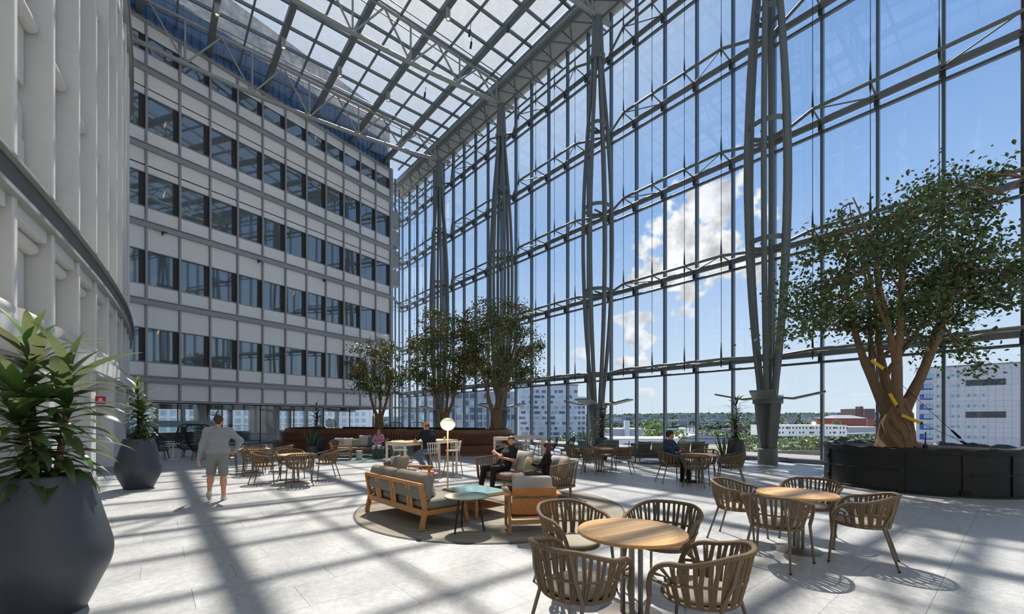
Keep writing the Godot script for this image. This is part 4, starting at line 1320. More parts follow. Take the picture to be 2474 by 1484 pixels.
func banquette() -> void:
	var t := thing("curved_banquette", Vector3.ZERO, 0, "long curved brown leather banquette with channelled back round the tree planter", "banquette")
	var A := Vector2(-11.0, 25.0)
	var B := Vector2(-2.0, 22.0)
	var R := 2.6
	var ax := (B - A).normalized()
	var m := Vector2(ax.y, -ax.x)   # towards the camera
	var line := []   # [point, outward normal]
	var n1 := 14
	for i in n1:
		var an := -PI * 0.5 + PI * 0.5 * (i / float(n1)) - 0.9 * (1.0 - i / float(n1))
		var d := m.rotated(0) * cos(an) + ax * sin(an)
		line.append([A + d * R, d])
	var n2 := 30
	for i in n2: line.append([A.lerp(B, i / float(n2)) + m * R, m])
	for i in 24:
		var an := (PI * 0.5 + 0.95) * i / 23.0
		var d := m * cos(an) + ax * sin(an)
		line.append([B + d * R, d])
	var at := func(i: int, off: float, y: float) -> Vector3:
		var q: Vector2 = line[i][0] - line[i][1] * off
		return Vector3(q.x, y, -q.y)
	var seg := func(o: MB, i: int, f0: float, f1: float, y0: float, y1: float, gap: float) -> void:
		var a0: Vector3 = at.call(i, f0, y0)
		var a1: Vector3 = at.call(i + 1, f0, y0)
		var b0: Vector3 = at.call(i, f1, y0)
		var b1: Vector3 = at.call(i + 1, f1, y0)
		var g := (a1 - a0).normalized() * gap
		a0 += g; b0 += g; a1 -= g; b1 -= g
		var up := Vector3(0, y1 - y0, 0)
		var c := (a0 + a1 + b0 + b1) * 0.25 + up * 0.5
		o.face(a0, a1, a1 + up, a0 + up, c); o.face(b0, b1, b1 + up, b0 + up, c)
		o.face(a0 + up, a1 + up, b1 + up, b0 + up, c); o.face(a0, a1, b1, b0, c)
		o.face(a0, b0, b0 + up, a0 + up, c); o.face(a1, b1, b1 + up, a1 + up, c)
	var plinth := MB.new()
	var cap := MB.new()
	var wall := MB.new()
	for i in line.size() - 1:
		seg.call(plinth, i, 0.06, 0.62, 0.0, 0.13, 0.0)
		seg.call(cap, i, 0.60, 0.86, 1.00, 1.16, 0.0)
		seg.call(wall, i, 0.80, 0.92, 0.10, 1.20, 0.0)
		if i % 3 == 0:
			# seat pads span three facets, the back is channelled finer
			var s := MB.new()
			for q in 3:
				if i + q < line.size() - 1: seg.call(s, i + q, 0.0, 0.60, 0.14, 0.47, 0.006 if q == 0 or q == 2 else 0.0)
			part(t, "seat_pad", s, M.leather)
		var b := MB.new()
		for ch in 2:
			# each facet carries two soft channels
			var a0: Vector3 = at.call(i, 0.52, 0.0)
			var a1: Vector3 = at.call(i + 1, 0.52, 0.0)
			var p0 := a0.lerp(a1, ch * 0.5 + 0.012)
			var p1 := a0.lerp(a1, ch * 0.5 + 0.488)
			var nrm := Vector3(line[i][1].x, 0, -line[i][1].y)
			for st in 4:
				var y0: float = [0.46, 0.50, 0.94, 0.99][st]
				if st == 3: continue
				var y1: float = [0.50, 0.94, 0.99, 1.0][st]
				var d0: float = [0.02, 0.07, 0.07, 0.0][st]
				var d1: float = [0.07, 0.07, 0.0, 0.0][st]
				var md := p0.lerp(p1, 0.5)
				var l0 := p0 + Vector3(0, y0, 0) + nrm * d0 * 0.55
				var l1 := p0 + Vector3(0, y1, 0) + nrm * d1 * 0.55
				var m0 := md + Vector3(0, y0, 0) + nrm * d0
				var m1 := md + Vector3(0, y1, 0) + nrm * d1
				var r0 := p1 + Vector3(0, y0, 0) + nrm * d0 * 0.55
				var r1 := p1 + Vector3(0, y1, 0) + nrm * d1 * 0.55
				b.face(l0, m0, m1, l1, md - nrm); b.face(m0, r0, r1, m1, md - nrm)
		seg.call(b, i, 0.53, 0.64, 0.44, 1.0, 0.0)
		part(t, "back_channel", b, M.leather)
	part(t, "plinth", plinth, M.banquette_wood)
	part(t, "cap_rail", cap, M.banquette_wood)
	part(t, "planter_wall", wall, M.black)
	# planter wall behind and soil
	var back := MB.new()
	var a2 := A - m * (R - 0.9)
	var b2 := B - m * (R - 0.9)
	back.bar(Vector3(a2.x, 0.62, -a2.y), Vector3(b2.x, 0.62, -b2.y), 0.12, 1.16)
	part(t, "planter_back", back, M.black)
	var poly := PackedVector2Array()
	for i in 40:
		var an := TAU * i / 40.0
		var d := m * cos(an) + ax * sin(an)
		var base := A if d.dot(ax) < 0 else B
		var q := base + d * (R - 0.88)
		poly.append(Vector2(q.x, -q.y))
	part(t, "soil_bed", MB.new().plate(poly, 0.9, 1.08), M.soil)

func furnish() -> void:
	# rugs first
	var rug := thing("round_rug", P(-0.40, 0, 8.30), 0, "large round beige rug under the teak and rope sofas", "rug")
	part(rug, "pile", MB.new().lathe([Vector2(0, 0.001), Vector2(2.49, 0.001), Vector2(2.50, 0.006), Vector2(2.48, 0.012), Vector2(0, 0.012)], 96), M.rug_beige)
	part(rug, "edge_binding", MB.new().lathe([Vector2(2.475, 0.001), Vector2(2.51, 0.001), Vector2(2.515, 0.008), Vector2(2.50, 0.014), Vector2(2.475, 0.013)], 96), M.dark_fabric)
	var rip := MB.new()
	for k in 9:
		var pts := []
		for i in 41:
			var a := TAU * i / 40.0
			var rr := 0.25 + 0.26 * k + 0.05 * sin(a * 3.0 + k)
			pts.append(Vector3(cos(a) * rr, 0.0125, sin(a) * rr))
		rip.tube(pts, 0.004, 4, false)
	part(rug, "carved_ring", rip, M.light_fabric)
	lone("oval_rug", MB.new().lathe([Vector2(0, 0.001), Vector2(2.3, 0.001), Vector2(2.3, 0.010), Vector2(0, 0.012)], 64, Vector3.ZERO, false, 1.15, 0.75), M.rug_teal, "pale teal rug under the far lounge group by the banquette", "rug", "", "", P(-6.2, 0, 18.3))
	lone("window_rug", MB.new().lathe([Vector2(0, 0.001), Vector2(1.5, 0.001), Vector2(1.5, 0.010), Vector2(0, 0.012)], 64, Vector3.ZERO, false, 1.2, 0.55), M.rug_teal, "thin grey-green rug under the sofa that faces the window", "rug", "", "", P(5.9, 0, 16.6))

	# round tables and their chairs: [x, d, table label, plank turn, [angle from 'away', label], ...]
	var chair := make_chair()
	var table := make_table()
	var sets := [
		[1.03, 3.69, "round slatted teak table nearest the camera at the bottom", 0.55, [
			[-33, "woven armchair across the nearest table, by the wooden lounge chair"], [39, "woven armchair at the nearest table, far side towards the black planter"],
			[153, "woven armchair in the bottom foreground, right of the nearest table's post", 0.70, 132], [-134, "woven armchair in the bottom foreground, left of the nearest table's post"]]],
		[3.69, 5.56, "round teak table in front of the black tree planter", 0.5, [
			[-45, "woven armchair at the planter-side table, leftmost of its four", 0.70], [46, "woven armchair between the planter-side table and the black planter"],
			[131, "woven armchair casting a long striped shadow, rightmost in the picture", 0.66], [-131, "woven armchair with its back to us at the planter-side table"]]],
		[-5.84, 11.60, "round teak table with four woven chairs right of the walking man", 0.4, [
			[-104, "woven armchair nearest the walking man's table group, leftmost of its four"], [146, "woven armchair facing away in front of the table right of the walking man"],
			[52, "woven armchair turned sideways, nearest the teak sofa"], [-38, "woven armchair behind the table right of the walking man"]]],
		[-8.24, 13.70, "round teak table just behind the walking man's right hand", 0.4, [
			[-120, "woven armchair closest to the walking man's right hand"], [150, "woven armchair in front of the table behind the walking man"],
			[60, "woven armchair near the brown banquette's left end"], [-30, "woven armchair farthest at the table behind the walking man"]]],
		[2.82, 13.90, "round teak table with four empty chairs behind the seated woman's sofa", 0.5, [
			[-80, "woven armchair leftmost of the empty group behind the rope sofa"], [-152, "woven armchair facing away, left front of the empty group behind the rope sofa"],
			[118, "woven armchair right front of the empty group behind the rope sofa"], [30, "woven armchair hidden behind the empty group's table"]]],
		[5.02, 11.50, "round teak table where the man in the blue polo sits", 0.5, [
			[-92, "woven armchair in which the man in the blue polo sits"], [-150, "woven armchair with its back to us at the blue polo man's table"],
			[112, "woven armchair right of the blue polo man's table, by the dark pot"], [35, "woven armchair opposite the blue polo man, near the snake plant"]]]]
	var first_t := true
	var first_c := true
	for s in sets:
		var at := P(s[0], 0, s[1])
		if first_t:
			table.position = at; table.rotation.y = s[3]; table.set_meta("label", s[2]); first_t = false
		else: again(table, "round_table", at, s[3], s[2])
		for c in s[4]:
			var a := deg_to_rad(c[0])
			var far: float = c[2] if c.size() > 2 else 0.76
			var q := P(s[0] + far * sin(a), 0, s[1] + far * cos(a))
			var fa := deg_to_rad(c[3]) if c.size() > 3 else a
			var turn := yaw(-sin(fa), -cos(fa))
			if first_c:
				chair.position = q; chair.rotation.y = turn; chair.set_meta("label", c[1]); first_c = false
			else: again(chair, "woven_armchair", q, turn, c[1])

	# front lounge group
	var fd := yaw(0.739, 0.674)
	teak_sofa(P(-1.68, 0.017, 7.42), fd, 1.99, "teak framed sofa with grey cushions seen from behind on the round rug")
	var sb := Basis(Vector3.UP, fd)
	for q in [[-0.55, 0.62, "white throw pillow at the far end of the teak sofa", "white_fabric"], [-0.10, 0.60, "off-white throw pillow in the middle of the teak sofa", "light_fabric"], [0.28, 0.58, "cream throw pillow near the open end of the teak sofa", "white_fabric"]]:
		pillow(P(-1.68, 0, 7.42) + sb * Vector3(q[0], q[1] + 0.04, -0.13), fd + 0.1, 0.32, 0.40, q[3], q[2])
	lounge_chair(P(0.28, 0.017, 6.58), yaw(-0.10, 1.0), "wooden lounge chair seen straight from behind beside the slate side table", "light_fabric")
	lounge_chair(P(-2.35, 0.017, 9.75), yaw(0.9, -0.25), "wooden lounge chair behind the teak sofa, next to the orange stool", "grey_fabric")
	pillow(P(-2.62, 0.66, 9.78), yaw(0.9, -0.25), 0.3, 0.42, "white_fabric", "white pillow on the lounge chair behind the teak sofa")
	rope_sofa(P(0.28, 0.017, 9.87), yaw(-0.754, -0.657), 2.5, 0.88, "tan rope sofa on which a bearded man and a woman sit", "rope_tan", "mauve_fabric")
	var rs := Basis(Vector3.UP, yaw(-0.754, -0.657))
	var ro := P(0.28, 0, 9.87)
	for q in [[-0.26, 0.66, -0.22, 0.58, "light_fabric", "big pale grey pillow behind the bearded man's shoulder", 0.25], [0.14, 0.60, -0.08, 0.46, "sage_fabric", "sage green pillow in the middle of the rope sofa", 0.3], [0.22, 0.62, -0.25, 0.46, "white_fabric", "off-white pillow tucked behind the sage green one", 0.2],
		[0.80, 0.64, -0.28, 0.50, "light_fabric", "beige pillow behind the seated woman's back", 0.2], [1.06, 0.66, -0.16, 0.48, "cushion", "cream pillow in the corner of the rope sofa", 0.25]]:
		pillow(ro + rs * Vector3(q[0], q[1], q[2]), yaw(-0.754, -0.657) + (-0.5 if q[0] > 0.9 else 0.0), q[6], q[3], q[4], q[5])
	# tiled coffee table
	var ct := thing("coffee_table", P(-0.66, 0.017, 7.80), yaw(0.674, -0.739), "low teak coffee table with a glossy pale teal top", "coffee table")
	for k in 4:
		for j in 3: part(ct, "tile", MB.new().cbox(Vector3(-0.255 + j * 0.255, 0.385, -0.375 + k * 0.25), Vector3(0.252, 0.02, 0.247), 0.002), M.teal_tile)
	part(ct, "top_frame", MB.new().cbox(Vector3(0, 0.355, 0), Vector3(0.80, 0.04, 1.04), 0.006), M.teak)
	for sx in [-1.0, 1.0]:
		for sz in [-1.0, 1.0]: part(ct, "leg", MB.new().cbox(Vector3(sx * 0.365, 0.17, sz * 0.485), Vector3(0.05, 0.34, 0.05), 0.006), M.teak_y)
	var lw2 := MB.new()
	for k in 9: lw2.box(Vector3(-0.32 + k * 0.08, 0.14, 0), Vector3(0.05, 0.015, 0.94))
	part(ct, "lower_shelf", lw2, M.teak)
	var st := thing("side_table", P(-0.68, 0.017, 6.46), 0.35, "round slate green side table on three black legs", "side table")
	part(st, "top", MB.new().lathe([Vector2(0, 0.505), Vector2(0.325, 0.505), Vector2(0.335, 0.512), Vector2(0.335, 0.520), Vector2(0.328, 0.526), Vector2(0, 0.526)], 56), M.slate_top)
	for k in 3:
		var a := k * TAU / 3.0 + 0.45
		part(st, "leg", MB.new().tube([Vector3(cos(a) * 0.17, 0.508, sin(a) * 0.17), Vector3(cos(a) * 0.265, 0, sin(a) * 0.265)], [0.017, 0.013], 10), M.black)
	var os := thing("drum_stool", P(-2.08, 0, 10.50), 0, "terracotta orange drum stool with round handle holes", "stool")
	part(os, "drum", MB.new().lathe([Vector2(0, 0), Vector2(0.155, 0), Vector2(0.165, 0.01), Vector2(0.175, 0.20), Vector2(0.172, 0.40), Vector2(0.16, 0.415), Vector2(0, 0.415)], 32, Vector3.ZERO, false), M.terracotta)
	part(os, "hole", MB.new().cyl(Vector3(0.165, 0.30, 0.03), Vector3(0.18, 0.30, 0.033), 0.025, -1, 12), M.black)
	# globe floor lamp
	var fl := thing("floor_lamp", P(-1.56, 0, 10.40), 0, "slim floor lamp with a round white glowing head", "floor lamp")
	part(fl, "base", MB.new().lathe([Vector2(0, 0), Vector2(0.16, 0), Vector2(0.16, 0.012), Vector2(0.02, 0.02), Vector2(0, 0.02)], 32), M.lamp_pole)
	part(fl, "pole", MB.new().cyl(Vector3(0, 0.015, 0), Vector3(0, 1.46, 0), 0.019, -1, 12), M.lamp_pole)
	var gp := []
	for i in 13:
		var a := -PI * 0.5 + PI * i / 12.0
		gp.append(Vector2(cos(a) * 0.178, sin(a) * 0.145))
	var tilt := Transform3D(Basis(Vector3.RIGHT, -0.55), Vector3(0, 1.565, 0))
	part(fl, "glow_shade", MB.new().lathe(gp.slice(0, 7), 28, Vector3.ZERO, true), lit("lamp_shade_glow", Color(1.0, 0.86, 0.70), 0.72), tilt)
	part(fl, "cap_shade", MB.new().lathe(gp.slice(6), 28, Vector3.ZERO, true, 1.02, 1.02), M.lamp_white, tilt)
	var ol := OmniLight3D.new()
	ol.name = "lamp_bulb"
	fl.add_child(ol)
	ol.position = Vector3(0, 1.40, 0.22); ol.light_energy = 0.35; ol.light_size = 0.12; ol.light_color = Color(1.0, 0.84, 0.66); ol.omni_range = 40.0; ol.omni_attenuation = 2.0; ol.shadow_enabled = true
	lone("lamp_cord", MB.new().tube([P(-1.56, 0.017, 10.3), P(-1.45, 0.017, 10.1), P(-1.30, 0.017, 10.15), P(-1.1, 0.017, 10.0), P(-0.9, 0.017, 10.2)], 0.006, 5), M.black, "thin black cord lying on the floor by the floor lamp", "cord")

	# bar tables
	var bt := yaw(0.833, -0.553)
	bar_table(P(-2.65, 0, 12.84), bt, "white bar table with a pale top where a bald man sits")
	for q in [[-2.30, 12.10, 1, "white spindle bar stool on which the bald man sits"], [-1.78, 12.92, 1, "white spindle bar stool right of the bald man, behind the floor lamp"], [-3.42, 13.10, -1, "white spindle bar stool on the far side of the bald man's table"], [-2.75, 14.05, -1, "white spindle bar stool hidden beyond the bald man's table"]]:
		bar_stool(P(q[0], 0, q[1]), yaw(-0.833 * q[2], 0.553 * q[2]), q[3])
	bar_table(P(0.28, 0, 15.84), bt, "white bar table with nobody at it, behind the bearded man")
	for q in [[-0.42, 16.0, -1, "white spindle bar stool left end of the empty bar table"], [0.42, 15.20, 1, "white spindle bar stool near side of the empty bar table, left of two"], [1.05, 16.10, 1, "white spindle bar stool near side of the empty bar table, right of two"], [0.15, 16.9, -1, "white spindle bar stool far side of the empty bar table"]]:
		bar_stool(P(q[0], 0, q[1]), yaw(-0.833 * q[2], 0.553 * q[2]), q[3])
	lone("glass_tumbler", MB.new().lathe([Vector2(0, 0), Vector2(0.032, 0), Vector2(0.038, 0.10), Vector2(0.035, 0.10), Vector2(0.03, 0.008), Vector2(0, 0.008)], 16), M.white_fabric, "small white cup on the bald man's bar table", "cup", "", "", P(-2.08, 1.05, 13.22))

	# banquette and far lounge group
	banquette()
	rope_sofa(P(-6.75, 0.0125, 19.05), yaw(0.10, -1.0), 2.3, 0.85, "grey sofa against the banquette where a woman in pink sits", "rope_grey", "mauve_fabric")
	for q in [[-7.75, "light_fabric", "pale pillow at the left arm of the far grey sofa", 0.42], [-7.35, "white_fabric", "grey-white pillow second from the left on the far sofa", 0.42], [-6.95, "sage_fabric", "green-grey pillow lying low on the far sofa", 0.38], [-6.60, "light_fabric", "large grey pillow in the middle of the far sofa", 0.55], [-6.25, "blue_fabric", "blue-grey pillow beside the woman in pink", 0.50]]:
		pillow(P(q[0], 0.43 + q[3] * 0.5, 19.2), yaw(0.10, -1.0), 0.25, q[3], q[1], q[2])
	lounge_chair(P(-7.05, 0.0125, 17.75), yaw(0.95, 0.25), "wooden lounge chair in side view in the far lounge group", "dark_fabric")
	lone("terrazzo_stool", MB.new().lathe([Vector2(0, 0), Vector2(0.12, 0), Vector2(0.13, 0.012), Vector2(0.13, 0.34), Vector2(0.12, 0.352), Vector2(0, 0.352)], 28), M.terrazzo, "small white speckled drum table on the teal rug", "drum table", "", "", P(-6.40, 0.0125, 17.95))
	lone("cube_pouf", MB.new().cbox(Vector3(0, 0.20, 0), Vector3(0.44, 0.40, 0.44), 0.03), M.green_fabric, "grey-green square pouf in front of the woman in pink", "pouf", "", "", P(-5.72, 0.0125, 18.35), 0.2)
	lone("navy_pouf", MB.new().lathe([Vector2(0, 0), Vector2(0.32, 0), Vector2(0.38, 0.08), Vector2(0.38, 0.30), Vector2(0.30, 0.40), Vector2(0, 0.41)], 28, Vector3.ZERO, true), M.navy_fabric, "round navy blue pouf behind the square pouf", "pouf", "", "", P(-5.25, 0.0125, 19.05))
	var ga := thing("club_chair", P(-4.35, 0, 16.9), yaw(-0.8, 0.6), "grey-green fabric club chair half hidden by the bar table", "armchair")
	part(ga, "shell", MB.new().cbox(Vector3(0, 0.52, -0.28), Vector3(0.66, 0.58, 0.10), 0.04).cbox(Vector3(-0.32, 0.45, 0.02), Vector3(0.08, 0.40, 0.62), 0.03).cbox(Vector3(0.32, 0.45, 0.02), Vector3(0.08, 0.40, 0.62), 0.03), M.green_fabric)
	part(ga, "seat_cushion", MB.new().pad(Vector3(0, 0.36, 0.03), Vector3(0.56, 0.14, 0.58), 0.05), M.green_fabric)
	for sx in [-1.0, 1.0]:
		for sz in [-1.0, 1.0]: part(ga, "leg", MB.new().tube([Vector3(sx * 0.22, 0.30, sz * 0.2), Vector3(sx * 0.30, 0, sz * 0.28)], [0.02, 0.013], 8), M.teak_y)
	var gl := thing("glass_floor_lamp", P(-8.12, 0, 19.25), 0, "floor lamp with a big smoky green glass shade by the banquette", "floor lamp")
	part(gl, "base", MB.new().lathe([Vector2(0, 0), Vector2(0.15, 0), Vector2(0.15, 0.015), Vector2(0, 0.02)], 24), M.dark_alu)
	part(gl, "pole", MB.new().cyl(Vector3(0, 0.01, 0), Vector3(0, 1.36, 0), 0.016, -1, 10), M.dark_alu)
	part(gl, "shade", MB.new().lathe([Vector2(0.02, 1.30), Vector2(0.16, 1.31), Vector2(0.23, 1.40), Vector2(0.24, 1.52), Vector2(0.21, 1.64), Vector2(0.14, 1.70), Vector2(0.08, 1.71)], 28, Vector3.ZERO, true), M.smoke_glass)
	part(gl, "socket", MB.new().cyl(Vector3(0, 1.36, 0), Vector3(0, 1.50, 0), 0.045, 0.07, 12), M.lamp_white)
	var sd := thing("stanchion_post", P(4.40, 0, 16.1), 0, "thin black post on a flat round base by the window sofa", "post")
	part(sd, "pole", MB.new().cyl(Vector3(0, 0.01, 0), Vector3(0, 0.86, 0), 0.016, -1, 8), M.black)
	part(sd, "base", MB.new().lathe([Vector2(0, 0), Vector2(0.22, 0), Vector2(0.22, 0.012), Vector2(0, 0.02)], 28), M.black)
	rope_sofa(P(5.95, 0.0125, 16.25), yaw(0.06, 1.0), 2.6, 0.88, "grey rope sofa facing the window, its back to us", "rope_grey", "dark_fabric")
	for q in [[4.98, "dark_fabric", "grey pillow at the left end of the window sofa"], [5.50, "sage_fabric", "pale green pillow left of the middle on the window sofa"], [6.45, "sage_fabric", "pale green pillow right of the middle on the window sofa"], [6.98, "dark_fabric", "grey pillow at the right end of the window sofa"]]:
		pillow(P(q[0], 0.62, 16.12), yaw(0.06, 1.0), 0.35, 0.50, q[1], q[2])
	var rb := thing("woven_basket", P(5.05, 0, 19.0), 0.5, "low maroon woven bench by the glass wall", "bench")
	part(rb, "body", MB.new().cbox(Vector3(0, 0.23, 0), Vector3(0.62, 0.40, 0.5), 0.05), M.maroon)
	part(rb, "trim", MB.new().cbox(Vector3(0, 0.41, 0), Vector3(0.64, 0.05, 0.52), 0.02), M.banquette_wood)
	# two sling chairs near the third window bay
	for q in [[3.1, 17.1, yaw(0.7, 0.3), "blue-grey sling chair turned to the snake plant by the second column"], [4.0, 17.3, yaw(0.25, 1.0), "blue-grey sling chair with its back to us by the second column"]]:
		var c := thing("sling_chair", P(q[0], 0, q[1]), q[2], q[3], "lounge chair", "blue-grey sling chairs")
		part(c, "back", MB.new().cbox(Vector3(0, 0.56, -0.30), Vector3(0.62, 0.62, 0.06), 0.02, Basis(Vector3.RIGHT, -0.28)), M.blue_fabric)
		part(c, "seat", MB.new().cbox(Vector3(0, 0.32, 0.02), Vector3(0.62, 0.08, 0.62), 0.03, Basis(Vector3.RIGHT, -0.12)), M.blue_fabric)
		for sx in [-1.0, 1.0]: part(c, "leg_frame", MB.new().tube([Vector3(sx * 0.32, 0, 0.34), Vector3(sx * 0.32, 0.34, 0.28), Vector3(sx * 0.32, 0.30, -0.24), Vector3(sx * 0.32, 0, -0.32)], 0.013, 6), M.dark_alu)
	# dark wicker chairs
	for q in [[-14.25, 18.95, yaw(0.5, -0.9), "dark wicker cocoon chair, left one of the pair behind the walking man"], [-13.05, 18.0, yaw(-0.3, 1.0), "dark wicker cocoon chair touching the walking man's left side"], [-14.85, 18.05, yaw(0.9, 0.4), "dark wicker cocoon chair right behind the second big pot"], [-17.3, 19.6, yaw(0.7, 0.5), "dark wicker cocoon chair left of the second big pot"],
		[-7.6, 28.6, yaw(0.2, 1.0), "dark wicker chair top showing over the planter, left of two"], [-6.35, 28.6, yaw(-0.2, 1.0), "dark wicker chair top showing over the planter, right of two"]]:
		cocoon_chair(P(q[0], 0, q[1]), q[2], q[3])
	for q in [[1.75, 20.4, yaw(-0.6, 0.4), "round-backed dark chair past the empty bar table"], [2.5, 20.0, yaw(-0.9, 0.1), "round-backed dark chair nearest the window past the bar table"]]:
		var c := cocoon_chair(P(q[0], 0, q[1]), q[2], q[3])
		c.scale = Vector3(0.82, 0.58, 0.82)
	for q in [[-14.05, 17.75, "white round pedestal side table left of the walking man"], [-15.45, 19.3, "white round pedestal table farther back by the shopfront"]]:
		var c := thing("pedestal_table", P(q[0], 0, q[1]), 0, q[2], "side table", "white pedestal tables")
		part(c, "top", MB.new().lathe([Vector2(0, 0.655), Vector2(0.25, 0.655), Vector2(0.25, 0.675), Vector2(0, 0.675)], 28), M.lamp_white)
		part(c, "stem", MB.new().cyl(Vector3(0, 0.01, 0), Vector3(0, 0.66, 0), 0.03, -1, 12), M.lamp_white)
		part(c, "base", MB.new().lathe([Vector2(0, 0), Vector2(0.21, 0), Vector2(0.21, 0.014), Vector2(0, 0.02)], 28), M.lamp_white)
	greenery()
	people()

# ---------------------------------------------------------------- plants
func leaf_mesh(length: float, width: float, droop: float, fold := 0.25, seg := 7) -> ArrayMesh:
	# a lance-shaped leaf that starts at the origin, rises along +z and arches down
	var m := MB.new()
	var pos := Vector3.ZERO
	var pitch := 0.0
	var s0 := 0
	for i in seg + 1:
		var t := i / float(seg)
		var w := width * pow(sin(PI * clampf(0.06 + 0.94 * pow(t, 0.75), 0.0, 1.0)), 0.8) * 0.5
		if i == seg: w = 0.001
		var dir := Vector3(0, sin(pitch), cos(pitch))
		var up := Vector3(0, cos(pitch), -sin(pitch))
		for x in [-1.0, 0.0, 1.0]:
			m.v.append(pos + Vector3(x * w, 0, 0) + up * (absf(x) * w * fold))
			m.n.append((up - Vector3(x * fold, 0, 0)).normalized())
		pos += dir * (length / seg)
		pitch -= droop / seg * (0.6 + 0.9 * t)
	for i in seg:
		for x in 2:
			var a := s0 + i * 3 + x
			m.tri(a, a + 1, a + 4); m.tri(a, a + 4, a + 3)
	return m.mesh()

func aim(dir: Vector3, roll := 0.0) -> Basis:
	var z := dir.normalized()
	var x := Vector3.UP.cross(z)
	if x.length() < 0.05: x = Vector3.RIGHT
	x = x.normalized()
	return Basis(x, z.cross(x), z) * Basis(Vector3.BACK, roll)

func pot_profile(rim: float, belly: float, base: float, h: float) -> Array:
	# straight flanks that meet in a soft belly
	var bh := h * 0.39
	var out := [Vector2(0, 0), Vector2(base, 0), Vector2(base + 0.012, 0.012)]
	var lo := Vector2(base + 0.012, 0.012)
	var mid := Vector2(belly + 0.015, bh)
	var hi := Vector2(rim + 0.008, h - 0.012)
	var p0 := lo.lerp(mid, 0.72)
	var p1 := mid.lerp(hi, 0.20)
	for i in 9:
		var f := i / 8.0
		out.append(p0.lerp(mid, f).lerp(mid.lerp(p1, f), f))
	out.append(hi)
	out.append_array([Vector2(rim, h), Vector2(rim - 0.03, h), Vector2(rim - 0.045, h - 0.12), Vector2(0, h - 0.12)])
	return out

func pot(at: Vector3, rim: float, belly: float, base: float, h: float, m: String, label: String) -> Node3D:
	var t := thing("tapered_planter_pot", at, 0, label, "plant pot", "faceted-profile planter pots")
	var pf := pot_profile(rim, belly, base, h)
	part(t, "shell", MB.new().lathe(pf.slice(0, 3), 56).lathe(pf.slice(2, 13), 56, Vector3.ZERO, true).lathe(pf.slice(12), 56), M[m])
	part(t, "soil", MB.new().lathe([Vector2(0, h - 0.09), Vector2(rim - 0.04, h - 0.09), Vector2(rim - 0.04, h - 0.07), Vector2(0, h - 0.055)], 28), M.soil)
	return t

func dracaena(at: Vector3, stems: Array, length: float, width: float, per: int, pal: String, label: String, sd: int) -> Node3D:
	# stems: [dx, dz, height, how far down the leaves reach]
	var t := thing("dracaena_plant", at, 0, label, "potted plant", "dracaena plants")
	var r := RandomNumberGenerator.new()
	r.seed = sd
	var kinds := [leaf_mesh(length, width, 1.0), leaf_mesh(length * 0.85, width * 0.92, 1.5), leaf_mesh(length * 1.1, width, 0.7), leaf_mesh(length * 0.7, width * 0.8, 0.4)]
	for s in stems:
		var top := Vector3(s[0], s[2], s[1])
		part(t, "stem", MB.new().tube([Vector3(s[0] * 0.35, -0.08, s[1] * 0.35), Vector3(s[0] * 0.8, s[2] * 0.5, s[1] * 0.8), top], [0.026, 0.022, 0.016], 8), M.bark)
		for i in per:
			var f := pow(i / float(per - 1), 0.85)
			var a := i * 2.39996 + r.randf_range(-0.3, 0.3)
			var y: float = s[2] - f * s[3] + r.randf_range(-0.02, 0.02)
			var rise := lerpf(1.25, -0.25, pow(f, 0.6)) + r.randf_range(-0.2, 0.2)
			var d := Vector3(cos(a) * cos(rise), sin(rise), sin(a) * cos(rise))
			var k := 3 if f < 0.06 else r.randi() % 3
			var sc := r.randf_range(0.85, 1.1) * (0.75 + 0.35 * sin(PI * clampf(f + 0.2, 0.0, 1.0)))
			var lx: float = lerpf(s[0], s[0] * 0.8, f)
			var lz: float = lerpf(s[1], s[1] * 0.8, f)
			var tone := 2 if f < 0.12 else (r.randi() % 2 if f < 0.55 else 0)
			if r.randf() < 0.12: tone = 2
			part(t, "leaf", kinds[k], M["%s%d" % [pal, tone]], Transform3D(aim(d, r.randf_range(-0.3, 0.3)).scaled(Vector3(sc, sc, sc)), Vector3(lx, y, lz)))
	return t

func snake_plant(at: Vector3, h: float, n: int, label: String, sd: int) -> void:
	var t := thing("snake_plant", at, 0, label, "potted plant", "snake plants")
	var r := RandomNumberGenerator.new()
	r.seed = sd
	var k0 := leaf_mesh(h, 0.075, 0.12, 0.35, 6)
	for i in n:
		var a := i * 2.39996
		var tilt := 0.08 + 0.34 * sqrt(i / float(n)) + r.randf_range(-0.05, 0.05)
		var d := Vector3(cos(a) * sin(tilt), cos(tilt), sin(a) * sin(tilt))
		var sc := r.randf_range(0.65, 1.05)
		part(t, "leaf", k0, M["dleaf%d" % (i % 3)], Transform3D(aim(d, r.randf_range(0, 3.0)).scaled(Vector3(sc, sc, sc)), Vector3(cos(a) * 0.07, 0, sin(a) * 0.07)))

